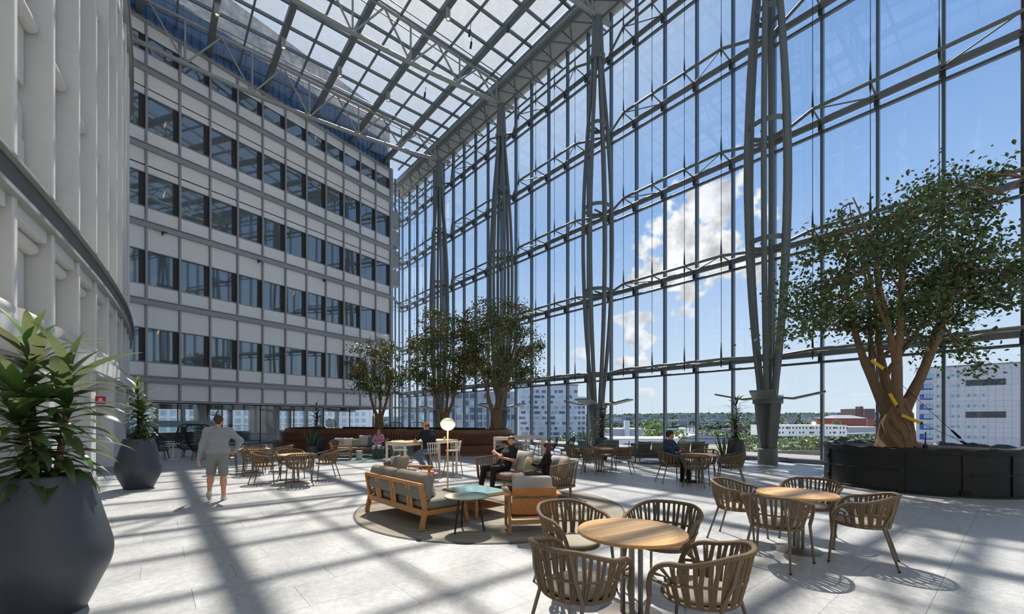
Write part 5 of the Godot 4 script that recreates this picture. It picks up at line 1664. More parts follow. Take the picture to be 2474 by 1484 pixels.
func tree(called: String, at: Vector3, lean: Vector3, crown: Vector3, rad: Vector3, tr: float, limbs: int, clusters: int, per: int, lsize: float, cols: Array, extra: Array, label: String, sd: int, group: String, fork := 0.85) -> Node3D:
	# at: foot of the trunk; crown: centre of the crown, relative to the foot
	var t := thing(called, at, 0, label, "tree", group)
	var r := RandomNumberGenerator.new()
	r.seed = sd
	var wood := MB.new()
	var foot := []
	var rr := []
	for i in 7:
		var f := i / 6.0
		foot.append(Vector3(lean.x * f * fork, f * fork, lean.z * f * fork) + Vector3(r.randf_range(-0.02, 0.02), 0, r.randf_range(-0.02, 0.02)))
		rr.append(tr * (1.18 - 0.40 * f + 0.25 * pow(1.0 - f, 4.0)))
	wood.tube(foot, rr, 14)
	# aerial roots run down the trunk
	for k in 12:
		var a := k * TAU / 12.0 + r.randf_range(-0.2, 0.2)
		var pts := []
		for i in 7:
			var b := a + 0.5 * sin(i * 0.9 + k)
			pts.append(foot[i] + Vector3(cos(b), 0, sin(b)) * rr[i] * 0.93)
		wood.tube(pts, tr * r.randf_range(0.16, 0.30), 6)
	part(t, "trunk", wood, M.bark)
	var tips := []
	var top: Vector3 = foot[-1]
	var mains := maxi(3, int(limbs / 3.0))
	for k in mains:
		var a := k * TAU / mains + r.randf_range(-0.3, 0.3) + 0.4
		var out := Vector3(cos(a), 0, sin(a))
		var goal := crown + Vector3(out.x * rad.x * 0.42, rad.y * r.randf_range(0.1, 0.5), out.z * rad.z * 0.42)
		var p0 := top + out * tr * 0.40 - Vector3(0, fork * 0.30, 0)
		var run := []
		var w := []
		for i in 10:
			var f := i / 9.0
			var q := p0.lerp(goal, f) + out * rad.x * 0.10 * sin(PI * f)
			q += Vector3(r.randf_range(-1, 1), 0, r.randf_range(-1, 1)) * 0.03 * rad.x * f
			run.append(q); w.append(tr * lerpf(0.58, 0.11, pow(f, 0.5)))
			if i > 4: tips.append(q)
		part(t, "limb", MB.new().tube(run, w, 10), M.bark)
		var subs := int(ceil(limbs / float(mains))) + 1
		for j in subs:
			var at_i := 2 + int(6.0 * j / subs)
			var b0: Vector3 = run[at_i]
			var a2 := a + r.randf_range(-1.25, 1.25)
			var sp := r.randf_range(0.55, 0.92)
			var g2 := crown + Vector3(cos(a2) * rad.x * sp, rad.y * r.randf_range(-0.25, 0.85), sin(a2) * rad.z * sp)
			if g2.y < b0.y + 0.2: g2.y = b0.y + 0.35
			var pts := []
			var w2 := []
			for i in 8:
				var f := i / 7.0
				var q := b0.lerp(g2, f)
				q.y += 0.12 * rad.y * sin(PI * f) * (1.0 if j % 2 == 0 else -0.4)
				q += Vector3(r.randf_range(-1, 1), r.randf_range(-0.5, 0.5), r.randf_range(-1, 1)) * 0.03 * rad.x * f
				pts.append(q); w2.append(maxf(w[at_i] * lerpf(0.72, 0.12, pow(f, 0.7)), 0.008))
				if i > 2: tips.append(q)
			part(t, "branch", MB.new().tube(pts, w2, 8), M.bark)
	var centers := []
	for k in clusters:
		var d := Vector3(r.randfn(), r.randfn() * 0.9 + 0.15, r.randfn()).normalized()
		var q := d * pow(r.randf_range(0.25, 1.0), 0.5)
		if q.y < -0.45: q.y *= 0.7
		centers.append(crown + Vector3(q.x * rad.x, q.y * rad.y, q.z * rad.z))
	for e in extra: centers.append(e)
	var twigs := MB.new()
	var xf := []
	var cc := PackedColorArray()
	for c in centers:
		var best: Vector3 = tips[0]
		for q in tips:
			if q.distance_squared_to(c) < best.distance_squared_to(c) and q.y < c.y + 0.5: best = q
		var md: Vector3 = best.lerp(c, 0.5) + Vector3(r.randf_range(-0.1, 0.1), 0.08, r.randf_range(-0.1, 0.1))
		twigs.tube([best, md, c], [tr * 0.075, tr * 0.05, 0.006], 5, false)
		var tone: Color = cols[r.randi() % cols.size()]
		var spread := r.randf_range(0.15, 0.32) * (rad.x / 2.2)
		for i in per:
			var p: Vector3 = c + Vector3(r.randfn(), r.randfn() * 0.75, r.randfn()) * spread
			if r.randf() < 0.25: p = md.lerp(c, r.randf()) + Vector3(r.randfn(), r.randfn(), r.randfn()) * spread * 0.4
			var d := Vector3(r.randfn() * 0.8, -0.55 + r.randfn() * 0.35, r.randfn() * 0.8)
			var s := lsize * r.randf_range(0.7, 1.25)
			xf.append(Transform3D(aim(d, r.randf_range(-1.4, 1.4)).scaled(Vector3(s, s, s)), p))
			var k := r.randf_range(0.7, 1.25)
			cc.append(Color(tone.r * k, tone.g * k, tone.b * k))
	part(t, "twigs", twigs, M.bark).set_meta("kind", "stuff")
	var mm := MultiMesh.new()
	mm.transform_format = MultiMesh.TRANSFORM_3D
	mm.use_colors = true
	var lf := MB.new()
	for q in [[-1.0, Vector3(0, 0, 0), Vector3(-0.29, 0.06, 0.34), Vector3(-0.24, 0.03, 0.62), Vector3(0, -0.03, 1.0)], [1.0, Vector3(0, 0, 0), Vector3(0.29, 0.06, 0.34), Vector3(0.24, 0.03, 0.62), Vector3(0, -0.03, 1.0)]]:
		lf.quad(q[1], q[2], q[3], q[4], Vector3(q[0] * -0.2, 1, 0.05).normalized())
	mm.mesh = lf.mesh()
	mm.instance_count = xf.size()
	for i in xf.size():
		mm.set_instance_transform(i, xf[i])
		mm.set_instance_color(i, cc[i])
	var mi := MultiMeshInstance3D.new()
	mi.name = "foliage"
	mi.multimesh = mm
	mi.material_override = M.tree_leaf
	mi.set_meta("kind", "stuff")
	t.add_child(mi, true)
	return t

func greenery() -> void:
	# big pots along the white wall
	pot(P(-4.10, 0, 3.76), 0.285, 0.455, 0.26, 1.21, "pot", "huge charcoal faceted pot cut by the left edge of the picture")
	dracaena(P(-4.10, 1.15, 3.76), [[-0.08, 0.05, 1.22, 1.15], [0.20, -0.02, 1.0, 0.98], [0.02, 0.22, 0.80, 0.78]], 0.52, 0.10, 62, "leaf", "broad-leaved green dracaena in the huge pot at the left edge", 3)
	pot(P(-9.12, 0, 10.47), 0.29, 0.46, 0.27, 1.21, "pot", "big charcoal faceted pot standing left of the walking man")
	dracaena(P(-9.12, 1.15, 10.47), [[0.0, 0.03, 1.38, 1.3], [0.12, 0.06, 0.85, 0.8]], 0.44, 0.08, 84, "leaf", "tall bushy dracaena in the big pot left of the walking man", 4)
	dracaena(P(-13.3, 0.78, 19.3), [[0, 0, 1.15, 0.8]], 0.36, 0.05, 46, "dleaf", "dark dracaena showing behind the walking man's head", 9)
	pot(P(-13.3, 0, 19.3), 0.22, 0.30, 0.2, 0.85, "pot_navy", "dark pot hidden behind the walking man")
	# banquette plants
	pot(P(-8.95, 0, 19.6), 0.25, 0.36, 0.24, 0.95, "pot_navy", "navy pot in front of the brown banquette, the taller of two")
	dracaena(P(-8.95, 0.88, 19.6), [[0, 0, 1.45, 1.25], [0.06, 0.05, 1.0, 0.7]], 0.40, 0.055, 62, "dleaf", "dark dracaena in front of the brown banquette", 5)
	pot(P(-8.78, 0, 18.75), 0.20, 0.27, 0.18, 0.52, "pot", "low grey pot with a snake plant before the banquette")
	snake_plant(P(-8.78, 0.44, 18.75), 0.85, 16, "snake plant with upright blades before the brown banquette", 2)
	# window plants
	pot(P(3.72, 0, 17.9), 0.24, 0.34, 0.23, 0.92, "pot", "dark grey pot at the foot of the second column")
	dracaena(P(3.72, 0.85, 17.9), [[0, 0, 1.45, 1.3], [0.08, 0.05, 1.0, 0.9]], 0.40, 0.055, 70, "dleaf", "dense dracaena before the second column", 6)
	pot(P(3.28, 0, 18.5), 0.2, 0.27, 0.18, 0.5, "pot", "low pot left of the second column's dracaena")
	snake_plant(P(3.28, 0.42, 18.5), 1.0, 12, "snake plant left of the second column's dracaena", 5)
	pot(P(7.98, 0, 15.25), 0.235, 0.31, 0.20, 0.95, "pot", "slate grey pot between the window sofa and the nearest column")
	dracaena(P(7.98, 0.88, 15.25), [[0.0, 0, 1.48, 1.3], [-0.10, 0.05, 0.75, 0.6]], 0.42, 0.06, 68, "dleaf", "dark dracaena in the slate pot by the nearest column", 8)
	pot(P(7.40, 0, 14.9), 0.19, 0.25, 0.17, 0.42, "pot", "low pot in front of the slate grey one by the nearest column")
	snake_plant(P(7.40, 0.34, 14.9), 1.02, 18, "tall snake plant beside the window sofa", 7)
	# three trees in the banquette planter
	var olive := [Color(0.10, 0.135, 0.035), Color(0.13, 0.165, 0.045), Color(0.075, 0.11, 0.03), Color(0.22, 0.16, 0.045), Color(0.17, 0.20, 0.06)]
	tree("ficus_tree", P(-7.35, 1.05, 23.6), Vector3(0.04, 0, 0), Vector3(-0.05, 3.25, 0), Vector3(1.75, 1.95, 1.5), 0.20, 9, 90, 66, 0.115, olive, [], "leftmost and smallest of the three planter trees behind the banquette", 21, "ficus trees in the banquette planter", 0.9)
	tree("ficus_tree", P(-3.45, 1.05, 22.6), Vector3(-0.10, 0, 0), Vector3(-0.05, 3.85, 0), Vector3(2.05, 2.6, 1.7), 0.20, 9, 150, 74, 0.115, olive, [], "middle one of the three planter trees, behind the floor lamp", 22, "ficus trees in the banquette planter", 1.0)
	tree("ficus_tree", P(-0.85, 1.05, 21.9), Vector3(0.02, 0, 0), Vector3(0.22, 4.1, 0), Vector3(2.2, 2.75, 1.8), 0.24, 10, 170, 76, 0.115, olive, [], "tallest, rightmost of the three planter trees behind the banquette", 23, "ficus trees in the banquette planter", 1.1)
	# black planter with the big ficus
	var t := thing("round_tree_planter", P(10.45, 0, 11.0), 0, "large black metal drum planter at the right edge, holding a tree", "planter")
	var R := 1.97
	part(t, "drum", MB.new().lathe([Vector2(R, 0.0), Vector2(R, 0.92), Vector2(R - 0.05, 0.92), Vector2(R - 0.05, 0.0)], 96), M.planter_black)
	part(t, "base_rim", MB.new().lathe([Vector2(R, 0.0), Vector2(R + 0.03, 0.0), Vector2(R + 0.03, 0.05), Vector2(R, 0.06)], 96), M.planter_black)
	part(t, "hoop", MB.new().lathe([Vector2(R, 0.48), Vector2(R + 0.02, 0.485), Vector2(R + 0.02, 0.515), Vector2(R, 0.52)], 96), M.planter_black)
	var liner := MB.new()
	var n := 96
	for i in n:
		var a0 := TAU * i / n
		var a1 := TAU * (i + 1) / n
		var y0 := 1.03 + 0.025 * sin(a0 * 19.0) + 0.015 * sin(a0 * 41.0 + 1.0)
		var y1 := 1.03 + 0.025 * sin(a1 * 19.0) + 0.015 * sin(a1 * 41.0 + 1.0)
		var d0 := Vector3(cos(a0), 0, sin(a0))
		var d1 := Vector3(cos(a1), 0, sin(a1))
		liner.face(d0 * (R + 0.015) + Vector3(0, 0.90, 0), d1 * (R + 0.015) + Vector3(0, 0.90, 0), d1 * (R + 0.03) + Vector3(0, y1, 0), d0 * (R + 0.03) + Vector3(0, y0, 0), Vector3(0, 1, 0))
		liner.face(d0 * (R + 0.03) + Vector3(0, y0, 0), d1 * (R + 0.03) + Vector3(0, y1, 0), d1 * (R - 0.16) + Vector3(0, 0.94, 0), d0 * (R - 0.16) + Vector3(0, 0.94, 0), Vector3(0, 0, 0))
	part(t, "liner_edge", liner, M.black)
	part(t, "soil", MB.new().lathe([Vector2(0, 0.90), Vector2(R - 0.06, 0.90), Vector2(R - 0.1, 0.955), Vector2(0, 0.97)], 48), M.soil)
	for i in 5:
		var a := deg_to_rad([142.0, 196.0, 112.0, 86.0, 60.0][i])
		var d := Vector3(cos(a), 0, sin(a))
		part(t, "seam_strap", MB.new().box(d * (R + 0.012) + Vector3(0, 0.46, 0), Vector3(0.03, 0.90, 0.11), Basis(Vector3.UP, -a)), M.planter_black)
		if i < 2:
			for y in [0.22, 0.72]:
				part(t, "latch", MB.new().cbox(d * (R + 0.035) + Vector3(0, y, 0), Vector3(0.03, 0.14, 0.09), 0.008, Basis(Vector3.UP, -a)).box(d * (R + 0.055) + Vector3(0, y, 0), Vector3(0.02, 0.05, 0.13), Basis(Vector3.UP, -a)), M.black)
	var aa := deg_to_rad(112.0)
	part(t, "drain_opening", MB.new().box(Vector3(cos(aa), 0, sin(aa)) * (R + 0.022) + Vector3(0, 0.10, 0), Vector3(0.03, 0.10, 0.18), Basis(Vector3.UP, -aa)), M.black_gap)
	var dark := [Color(0.075, 0.125, 0.035), Color(0.095, 0.15, 0.042), Color(0.06, 0.105, 0.03), Color(0.125, 0.175, 0.055)]
	var foot := P(9.85, 0.95, 11.0)
	var ex := []
	for k in 12: ex.append(Vector3(rng.randf_range(0.9, 2.3), rng.randf_range(6.2, 7.1), rng.randf_range(-0.6, 0.4)))
	for k in 10: ex.append(Vector3(rng.randf_range(-2.9, -2.0), rng.randf_range(2.9, 4.2), rng.randf_range(-0.5, 0.5)))
	for k in 14: ex.append(Vector3(rng.randf_range(1.2, 2.8), rng.randf_range(2.0, 4.4), rng.randf_range(-0.8, 0.8)))
	tree("weeping_fig_tree", foot, Vector3(0.0, 0, 0), Vector3(0.05, 4.35, 0), Vector3(2.45, 2.25, 2.0), 0.30, 12, 150, 84, 0.115, dark, ex, "large dark-leaved fig tree in the black drum planter", 31, "", 1.25)
	# yellow straps and guy wires
	for q in [[Vector3(-0.86, 2.22, 0.28), Vector3(-0.56, 1.98, 0.32), "short yellow strap high on the fig tree's left limb"], [Vector3(-0.17, 0.84, 0.36), Vector3(0.28, 0.64, 0.40), "long yellow strap at the foot of the fig tree"], [Vector3(-0.42, 1.38, 0.30), Vector3(-0.26, 1.06, 0.34), "lime strap in the fork of the fig tree"]]:
		var s := thing("tree_strap", foot, 0, q[2], "strap", "tree straps")
		part(s, "webbing", MB.new().bar(q[0], q[1], 0.012, 0.075, Vector3.UP), M.yellow_strap)
		part(s, "buckle", MB.new().cbox(q[1], Vector3(0.05, 0.07, 0.05), 0.01), M.black)
	for q in [[Vector3(-0.56, 1.98, 0.32), Vector3(1.50, 0.08, 0.35), "upper guy wire from the fig tree to the planter rim"], [Vector3(0.28, 0.64, 0.40), Vector3(1.48, 0.08, 0.42), "lower guy wire from the yellow strap to the planter rim"]]:
		var s := thing("guy_wire", foot, 0, q[2], "wire", "guy wires on the fig tree")
		part(s, "cable", MB.new().cyl(q[0], q[1], 0.006, -1, 5), M.black)
		part(s, "turnbuckle", MB.new().cyl(q[0].lerp(q[1], 0.80), q[0].lerp(q[1], 0.90), 0.022, 0.03, 8), M.black)
	var ra := thing("ratchet_anchor", foot + Vector3(0.36, 0.0, 0.42), 0.3, "black ratchet anchor in the soil of the drum planter", "anchor")
	part(ra, "strap", MB.new().box(Vector3(0, 0.24, 0), Vector3(0.035, 0.36, 0.012)), M.black)
	part(ra, "ratchet", MB.new().cbox(Vector3(0, 0.06, 0), Vector3(0.12, 0.11, 0.06), 0.015), M.black)

# ---------------------------------------------------------------- people
# prims: [0, a, b, ra, rb] tapered capsule; [1, centre, radii, basis] ellipsoid; [2, centre, radii, basis] ellipsoid cut away
func field_mesh(into: MB, prims: Array, cell: float, k: float) -> void:
	var lo := Vector3(1e9, 1e9, 1e9)
	var hi := -lo
	var boxes := []
	for q in prims:
		var a: Vector3
		var b: Vector3
		if q[0] == 0:
			var ra := Vector3(q[3], q[3], q[3])
			var rb := Vector3(q[4], q[4], q[4])
			a = (q[1] - ra).min(q[2] - rb); b = (q[1] + ra).max(q[2] + rb)
		else:
			var m: float = maxf(q[2].x, maxf(q[2].y, q[2].z))
			a = q[1] - Vector3(m, m, m); b = q[1] + Vector3(m, m, m)
		boxes.append([a, b])
		if q[0] != 2: lo = lo.min(a); hi = hi.max(b)
	var padv := Vector3.ONE * (k * 0.5 + cell * 2.0)
	lo -= padv; hi += padv
	var nx := int(ceil((hi.x - lo.x) / cell)) + 1
	var ny := int(ceil((hi.y - lo.y) / cell)) + 1
	var nz := int(ceil((hi.z - lo.z) / cell)) + 1
	var f := PackedFloat32Array()
	f.resize(nx * ny * nz)
	f.fill(1.0)
	for w in prims.size():
		var q: Array = prims[w]
		var bl: Vector3 = boxes[w][0] - padv - lo
		var bh: Vector3 = boxes[w][1] + padv - lo
		var x0 := maxi(0, int(bl.x / cell)); var x1 := mini(nx - 1, int(bh.x / cell) + 1)
		var y0 := maxi(0, int(bl.y / cell)); var y1 := mini(ny - 1, int(bh.y / cell) + 1)
		var z0 := maxi(0, int(bl.z / cell)); var z1 := mini(nz - 1, int(bh.z / cell) + 1)
		var type: int = q[0]
		var A: Vector3 = q[1]
		var B: Vector3 = q[2]
		var ab := B - A
		var ll := maxf(ab.length_squared(), 1e-9)
		var ra := 0.0
		var rb := 0.0
		var inv := Basis()
		var mr := 0.0
		if type == 0:
			ra = q[3]; rb = q[4]
		else:
			if q.size() > 3: inv = q[3].inverse()
			mr = minf(B.x, minf(B.y, B.z))
		for z in range(z0, z1 + 1):
			for y in range(y0, y1 + 1):
				var row := (z * ny + y) * nx
				for x in range(x0, x1 + 1):
					var p := lo + Vector3(x, y, z) * cell
					var d: float
					if type == 0:
						var t := clampf((p - A).dot(ab) / ll, 0.0, 1.0)
						d = p.distance_to(A + ab * t) - lerpf(ra, rb, t)
					else:
						d = ((inv * (p - A)) / B).length()
						d = (d - 1.0) * mr
					var o := f[row + x]
					if type == 2:
						f[row + x] = maxf(o, -d)
					else:
						var h := maxf(k - absf(o - d), 0.0)
						f[row + x] = minf(o, d) - h * h * 0.25 / k
	# surface nets
	var id := PackedInt32Array()
	id.resize(nx * ny * nz)
	id.fill(-1)
	var base := into.v.size()
	var sx := 1
	var sy := nx
	var sz := nx * ny
	var offs := [0, sx, sy, sx + sy, sz, sz + sx, sz + sy, sz + sx + sy]
	var edges := [[0, 1], [2, 3], [4, 5], [6, 7], [0, 2], [1, 3], [4, 6], [5, 7], [0, 4], [1, 5], [2, 6], [3, 7]]
	var cpos := []
	for c in 8: cpos.append(Vector3(c & 1, (c >> 1) & 1, (c >> 2) & 1))
	for z in nz - 1:
		for y in ny - 1:
			var row := (z * ny + y) * nx
			for x in nx - 1:
				var i := row + x
				var s := f[i] < 0.0
				if (f[i + sx] < 0.0) == s and (f[i + sy] < 0.0) == s and (f[i + sx + sy] < 0.0) == s and (f[i + sz] < 0.0) == s and (f[i + sz + sx] < 0.0) == s and (f[i + sz + sy] < 0.0) == s and (f[i + sz + sx + sy] < 0.0) == s: continue
				var sum := Vector3.ZERO
				var n := 0
				for e in edges:
					var va := f[i + offs[e[0]]]
					var vb := f[i + offs[e[1]]]
					if (va < 0.0) != (vb < 0.0):
						sum += cpos[e[0]].lerp(cpos[e[1]], va / (va - vb)); n += 1
				id[i] = into.v.size()
				into.v.append(lo + (Vector3(x, y, z) + sum / n) * cell)
				into.n.append(Vector3.ZERO)
	for z in range(1, nz - 1):
		for y in range(1, ny - 1):
			var row := (z * ny + y) * nx
			for x in range(1, nx - 1):
				var i := row + x
				var s := f[i] < 0.0
				for ax in 3:
					var st: int = [sx, sy, sz][ax]
					if (f[i + st] < 0.0) == s: continue
					var u: int = [sy, sz, sx][ax]
					var w: int = [sz, sx, sy][ax]
					var a := id[i]; var b := id[i - u]; var c := id[i - u - w]; var d := id[i - w]
					if a < 0 or b < 0 or c < 0 or d < 0: continue
					if s:
						into.tri(a, c, b); into.tri(a, d, c)
					else:
						into.tri(a, b, c); into.tri(a, c, d)
					var nn := (into.v[c] - into.v[a]).cross(into.v[d] - into.v[b])
					if not s: nn = -nn
					into.n[a] += nn; into.n[b] += nn; into.n[c] += nn; into.n[d] += nn
	# make the normals point outward whatever the winding
	for j in range(base, into.v.size()):
		into.n[j] = into.n[j].normalized()
	if into.v.size() > base:
		var far := base
		for j in range(base, into.v.size()):
			if into.v[j].y > into.v[far].y: far = j
		if into.n[far].y < 0.0:
			for j in range(base, into.v.size()): into.n[j] = -into.n[j]

func ik(a: Vector3, c: Vector3, l1: float, l2: float, pole: Vector3) -> Vector3:
	var d := c - a
	var L := minf(d.length(), (l1 + l2) * 0.999)
	var x := d.normalized()
	var proj := (l1 * l1 - l2 * l2 + L * L) / (2.0 * L)
	var h := sqrt(maxf(0.0, l1 * l1 - proj * proj))
	var p := pole - x * pole.dot(x)
	return a + x * proj + p.normalized() * h

func hand_prims(wrist: Vector3, fore: Vector3, palm_n: Vector3, curl: float, thumb_side: float) -> Array:
	# fore: direction in which the fingers run; palm_n: out of the palm; the thumb leaves the side of the palm
	var out := []
	var side := fore.cross(palm_n).normalized() * thumb_side
	var kn := wrist + fore * 0.085
	out.append([0, wrist, kn + side * 0.022, 0.024, 0.016])
	out.append([0, wrist, kn - side * 0.022, 0.024, 0.015])
	for i in 4:
		var s := 0.030 - i * 0.020
		var len: float = [0.072, 0.080, 0.074, 0.058][i]
		var b := kn + side * s
		var d1 := (fore * cos(curl) + palm_n * sin(curl)).normalized()
		var d2 := (fore * cos(curl * 2.2) + palm_n * sin(curl * 2.2)).normalized()
		out.append([0, b - fore * 0.015, b + d1 * len * 0.5, 0.0095, 0.0085])
		out.append([0, b + d1 * len * 0.5, b + d1 * len * 0.5 + d2 * len * 0.5, 0.0085, 0.007])
	var tb := wrist + fore * 0.025 + side * 0.020
	var t1 := tb + (side * 0.8 + fore * 0.7 + palm_n * 0.3).normalized() * 0.038
	out.append([0, tb, t1, 0.0125, 0.0105])
	out.append([0, t1, t1 + (fore + palm_n * 0.4).normalized() * 0.034, 0.0105, 0.008])
	return out

func person(at: Vector3, turn: float, label: String, p: Dictionary) -> Node3D:
	var t := thing("person", at, turn, label, "person")
	var cell: float = p.get("cell", 0.018)
	var g: float = p.get("girth", 1.0)
	var pel: Vector3 = p.pelvis
	var up: Vector3 = p.spine.normalized()              # pelvis to neck
	var lat: Vector3 = p.get("lateral", Vector3.RIGHT).normalized()
	var chest := pel + up * 0.33
	var sh := pel + up * 0.475
	var neck := pel + up * 0.53
	var head_dir: Vector3 = p.look.normalized()
	var hb := Basis(Vector3.UP.cross(head_dir).normalized(), Vector3.UP, head_dir)
	hb = Basis(hb.x, head_dir.cross(hb.x).normalized(), head_dir)
	var hc := neck + up * 0.10 + head_dir * 0.035 + Vector3(0, 0.045, 0)
	var fwd := lat.cross(up).normalized()
	var S := [sh + lat * 0.185 * g, sh - lat * 0.185 * g]
	var Hp := [pel + lat * 0.09, pel - lat * 0.09]
	var E := []
	var K := []
	for i in 2:
		E.append(ik(S[i], p.wrists[i], 0.29, 0.26, p.elbow_poles[i]))
		K.append(ik(Hp[i], p.ankles[i], 0.43, 0.42, p.knee_poles[i]))
	var torso := func(x: float) -> Array:
		return [[0, pel + lat * 0.085 * g + up * (0.0 if x == 0.0 else 0.06), pel - lat * 0.085 * g + up * (0.0 if x == 0.0 else 0.06), 0.108 * g + x * 1.3, 0.108 * g + x * 1.3],
			[0, pel + up * 0.16 + lat * 0.065 * g, pel + up * 0.16 - lat * 0.065 * g, 0.103 * g + x, 0.103 * g + x],
			[0, chest + lat * 0.085 * g, chest - lat * 0.085 * g, 0.110 * g + x, 0.110 * g + x],
			[0, S[0] - lat * 0.02, S[1] + lat * 0.02, 0.062 + x, 0.062 + x],
			[0, chest, neck - up * 0.06, 0.10 + x, 0.058 + x]]
	# continuous body
	var body := MB.new()
	var prims: Array = torso.call(0.0)
	prims.append([0, neck - up * 0.03, hc - Vector3(0, 0.05, 0), 0.055, 0.052])
	for i in 2:
		prims.append([0, S[i], E[i], 0.050, 0.040]); prims.append([0, E[i], p.wrists[i], 0.041, 0.027])
		prims.append([0, Hp[i], K[i], 0.084 * g, 0.056]); prims.append([0, K[i], K[i].lerp(p.ankles[i], 0.4), 0.056, 0.057]); prims.append([0, K[i].lerp(p.ankles[i], 0.3), p.ankles[i], 0.056, 0.036])
	field_mesh(body, prims, cell, 0.035)
	for i in 2:
		var fd: Vector3 = p.hands[i][0].normalized()
		field_mesh(body, hand_prims(p.wrists[i], fd, p.hands[i][1].normalized(), p.hands[i][2], p.hands[i][3]), 0.005, 0.008)
	# head with face
	var H := func(v: Vector3) -> Vector3: return hc + hb * v
	field_mesh(body, [[1, H.call(Vector3(0, 0.028, -0.012)), Vector3(0.076, 0.092, 0.096), hb], [1, H.call(Vector3(0, -0.045, 0.028)), Vector3(0.058, 0.072, 0.062), hb], [1, H.call(Vector3(0, -0.098, 0.056)), Vector3(0.026, 0.020, 0.022), hb],
		[0, H.call(Vector3(0, 0.012, 0.083)), H.call(Vector3(0, -0.028, 0.104)), 0.009, 0.014], [0, H.call(Vector3(-0.034, 0.024, 0.076)), H.call(Vector3(0.034, 0.024, 0.076)), 0.010, 0.010],
		[0, H.call(Vector3(-0.022, -0.060, 0.080)), H.call(Vector3(0.022, -0.060, 0.080)), 0.009, 0.009], [1, H.call(Vector3(0.079, -0.008, -0.008)), Vector3(0.011, 0.031, 0.020), hb], [1, H.call(Vector3(-0.079, -0.008, -0.008)), Vector3(0.011, 0.031, 0.020), hb],
		[0, H.call(Vector3(0, -0.06, -0.02)), neck, 0.052, 0.053]], 0.0065, 0.02)
	var skin := mt("skin_%d" % used.person, p.skin, 0.55)
	skin.subsurf_scatter_enabled = true; skin.subsurf_scatter_strength = 0.08
	part(t, "body", body, skin)
	for s in [-1.0, 1.0]:
		var eye := part(t, "eye", MB.new().lathe([Vector2(0, -0.010), Vector2(0.007, -0.007), Vector2(0.010, 0), Vector2(0.007, 0.007), Vector2(0, 0.010)], 10, Vector3.ZERO, true), M.white_fabric, Transform3D(hb, H.call(Vector3(s * 0.030, 0.002, 0.075))))
		part(eye, "iris", MB.new().lathe([Vector2(0, -0.005), Vector2(0.005, 0), Vector2(0, 0.005)], 8, Vector3(0, 0, 0.0085), true), M.black)
		part(t, "eyebrow", MB.new().tube([H.call(Vector3(s * 0.016, 0.026, 0.087)), H.call(Vector3(s * 0.032, 0.031, 0.084)), H.call(Vector3(s * 0.046, 0.024, 0.073))], 0.0045, 5), mt("hair_b%d_%d" % [used.person, int(s)], p.hair, 0.7))
	part(t, "mouth", MB.new().tube([H.call(Vector3(-0.023, -0.060, 0.086)), H.call(Vector3(0, -0.063, 0.092)), H.call(Vector3(0.023, -0.060, 0.086))], [0.003, 0.005, 0.003], 6), mt("lips_%d" % used.person, Color(0.62, 0.34, 0.30), 0.5))
	var hm := mt("hair_%d" % used.person, p.hair, 0.6)
	var hair := MB.new()
	match p.get("cut", "short"):
		"short":
			field_mesh(hair, [[1, H.call(Vector3(0, 0.045, -0.020)), Vector3(0.086, 0.088, 0.100), hb], [1, H.call(Vector3(0, 0.078, 0.018)), Vector3(0.070, 0.045, 0.060), hb], [0, H.call(Vector3(0, -0.02, -0.07)), H.call(Vector3(0, 0.02, -0.06)), 0.045, 0.055], [2, H.call(Vector3(0, -0.035, 0.090)), Vector3(0.10, 0.112, 0.10), hb], [2, H.call(Vector3(0, -0.12, 0.0)), Vector3(0.12, 0.10, 0.09), hb]], 0.007, 0.02)
		"bob":
			field_mesh(hair, [[1, H.call(Vector3(0, 0.040, -0.018)), Vector3(0.090, 0.092, 0.106), hb], [0, H.call(Vector3(0.062, 0.0, -0.03)), H.call(Vector3(0.064, -0.085, -0.03)), 0.04, 0.035], [0, H.call(Vector3(-0.062, 0.0, -0.03)), H.call(Vector3(-0.064, -0.085, -0.03)), 0.04, 0.035], [0, H.call(Vector3(0, 0.0, -0.06)), H.call(Vector3(0, -0.09, -0.06)), 0.055, 0.045], [2, H.call(Vector3(0, -0.035, 0.095)), Vector3(0.072, 0.105, 0.085), hb]], 0.007, 0.025)
		"long":
			field_mesh(hair, [[1, H.call(Vector3(0, 0.040, -0.018)), Vector3(0.094, 0.094, 0.108), hb], [0, H.call(Vector3(0.068, 0.0, -0.02)), H.call(Vector3(0.092, -0.20, 0.03)), 0.042, 0.040], [0, H.call(Vector3(-0.068, 0.0, -0.02)), H.call(Vector3(-0.092, -0.20, 0.03)), 0.042, 0.040], [0, H.call(Vector3(0, 0.0, -0.06)), H.call(Vector3(0, -0.18, -0.07)), 0.06, 0.06], [2, H.call(Vector3(0, -0.035, 0.098)), Vector3(0.064, 0.105, 0.085), hb]], 0.008, 0.025)
		"bald":
			field_mesh(hair, [[1, H.call(Vector3(0, 0.000, -0.030)), Vector3(0.0805, 0.055, 0.088), hb], [2, H.call(Vector3(0, 0.03, 0.09)), Vector3(0.11, 0.12, 0.10), hb], [2, H.call(Vector3(0, 0.13, 0.0)), Vector3(0.14, 0.09, 0.14), hb]], 0.007, 0.01)
	part(t, "hair", hair, hm)
	if p.get("beard", false):
		var bd := MB.new()
		field_mesh(bd, [[1, H.call(Vector3(0, -0.062, 0.028)), Vector3(0.066, 0.066, 0.066), hb], [1, H.call(Vector3(0, -0.100, 0.055)), Vector3(0.033, 0.028, 0.028), hb], [2, H.call(Vector3(0, 0.01, 0.06)), Vector3(0.075, 0.056, 0.08), hb], [2, H.call(Vector3(0, -0.055, 0.115)), Vector3(0.030, 0.022, 0.04), hb]], 0.006, 0.015)
		part(t, "beard", bd, hm)
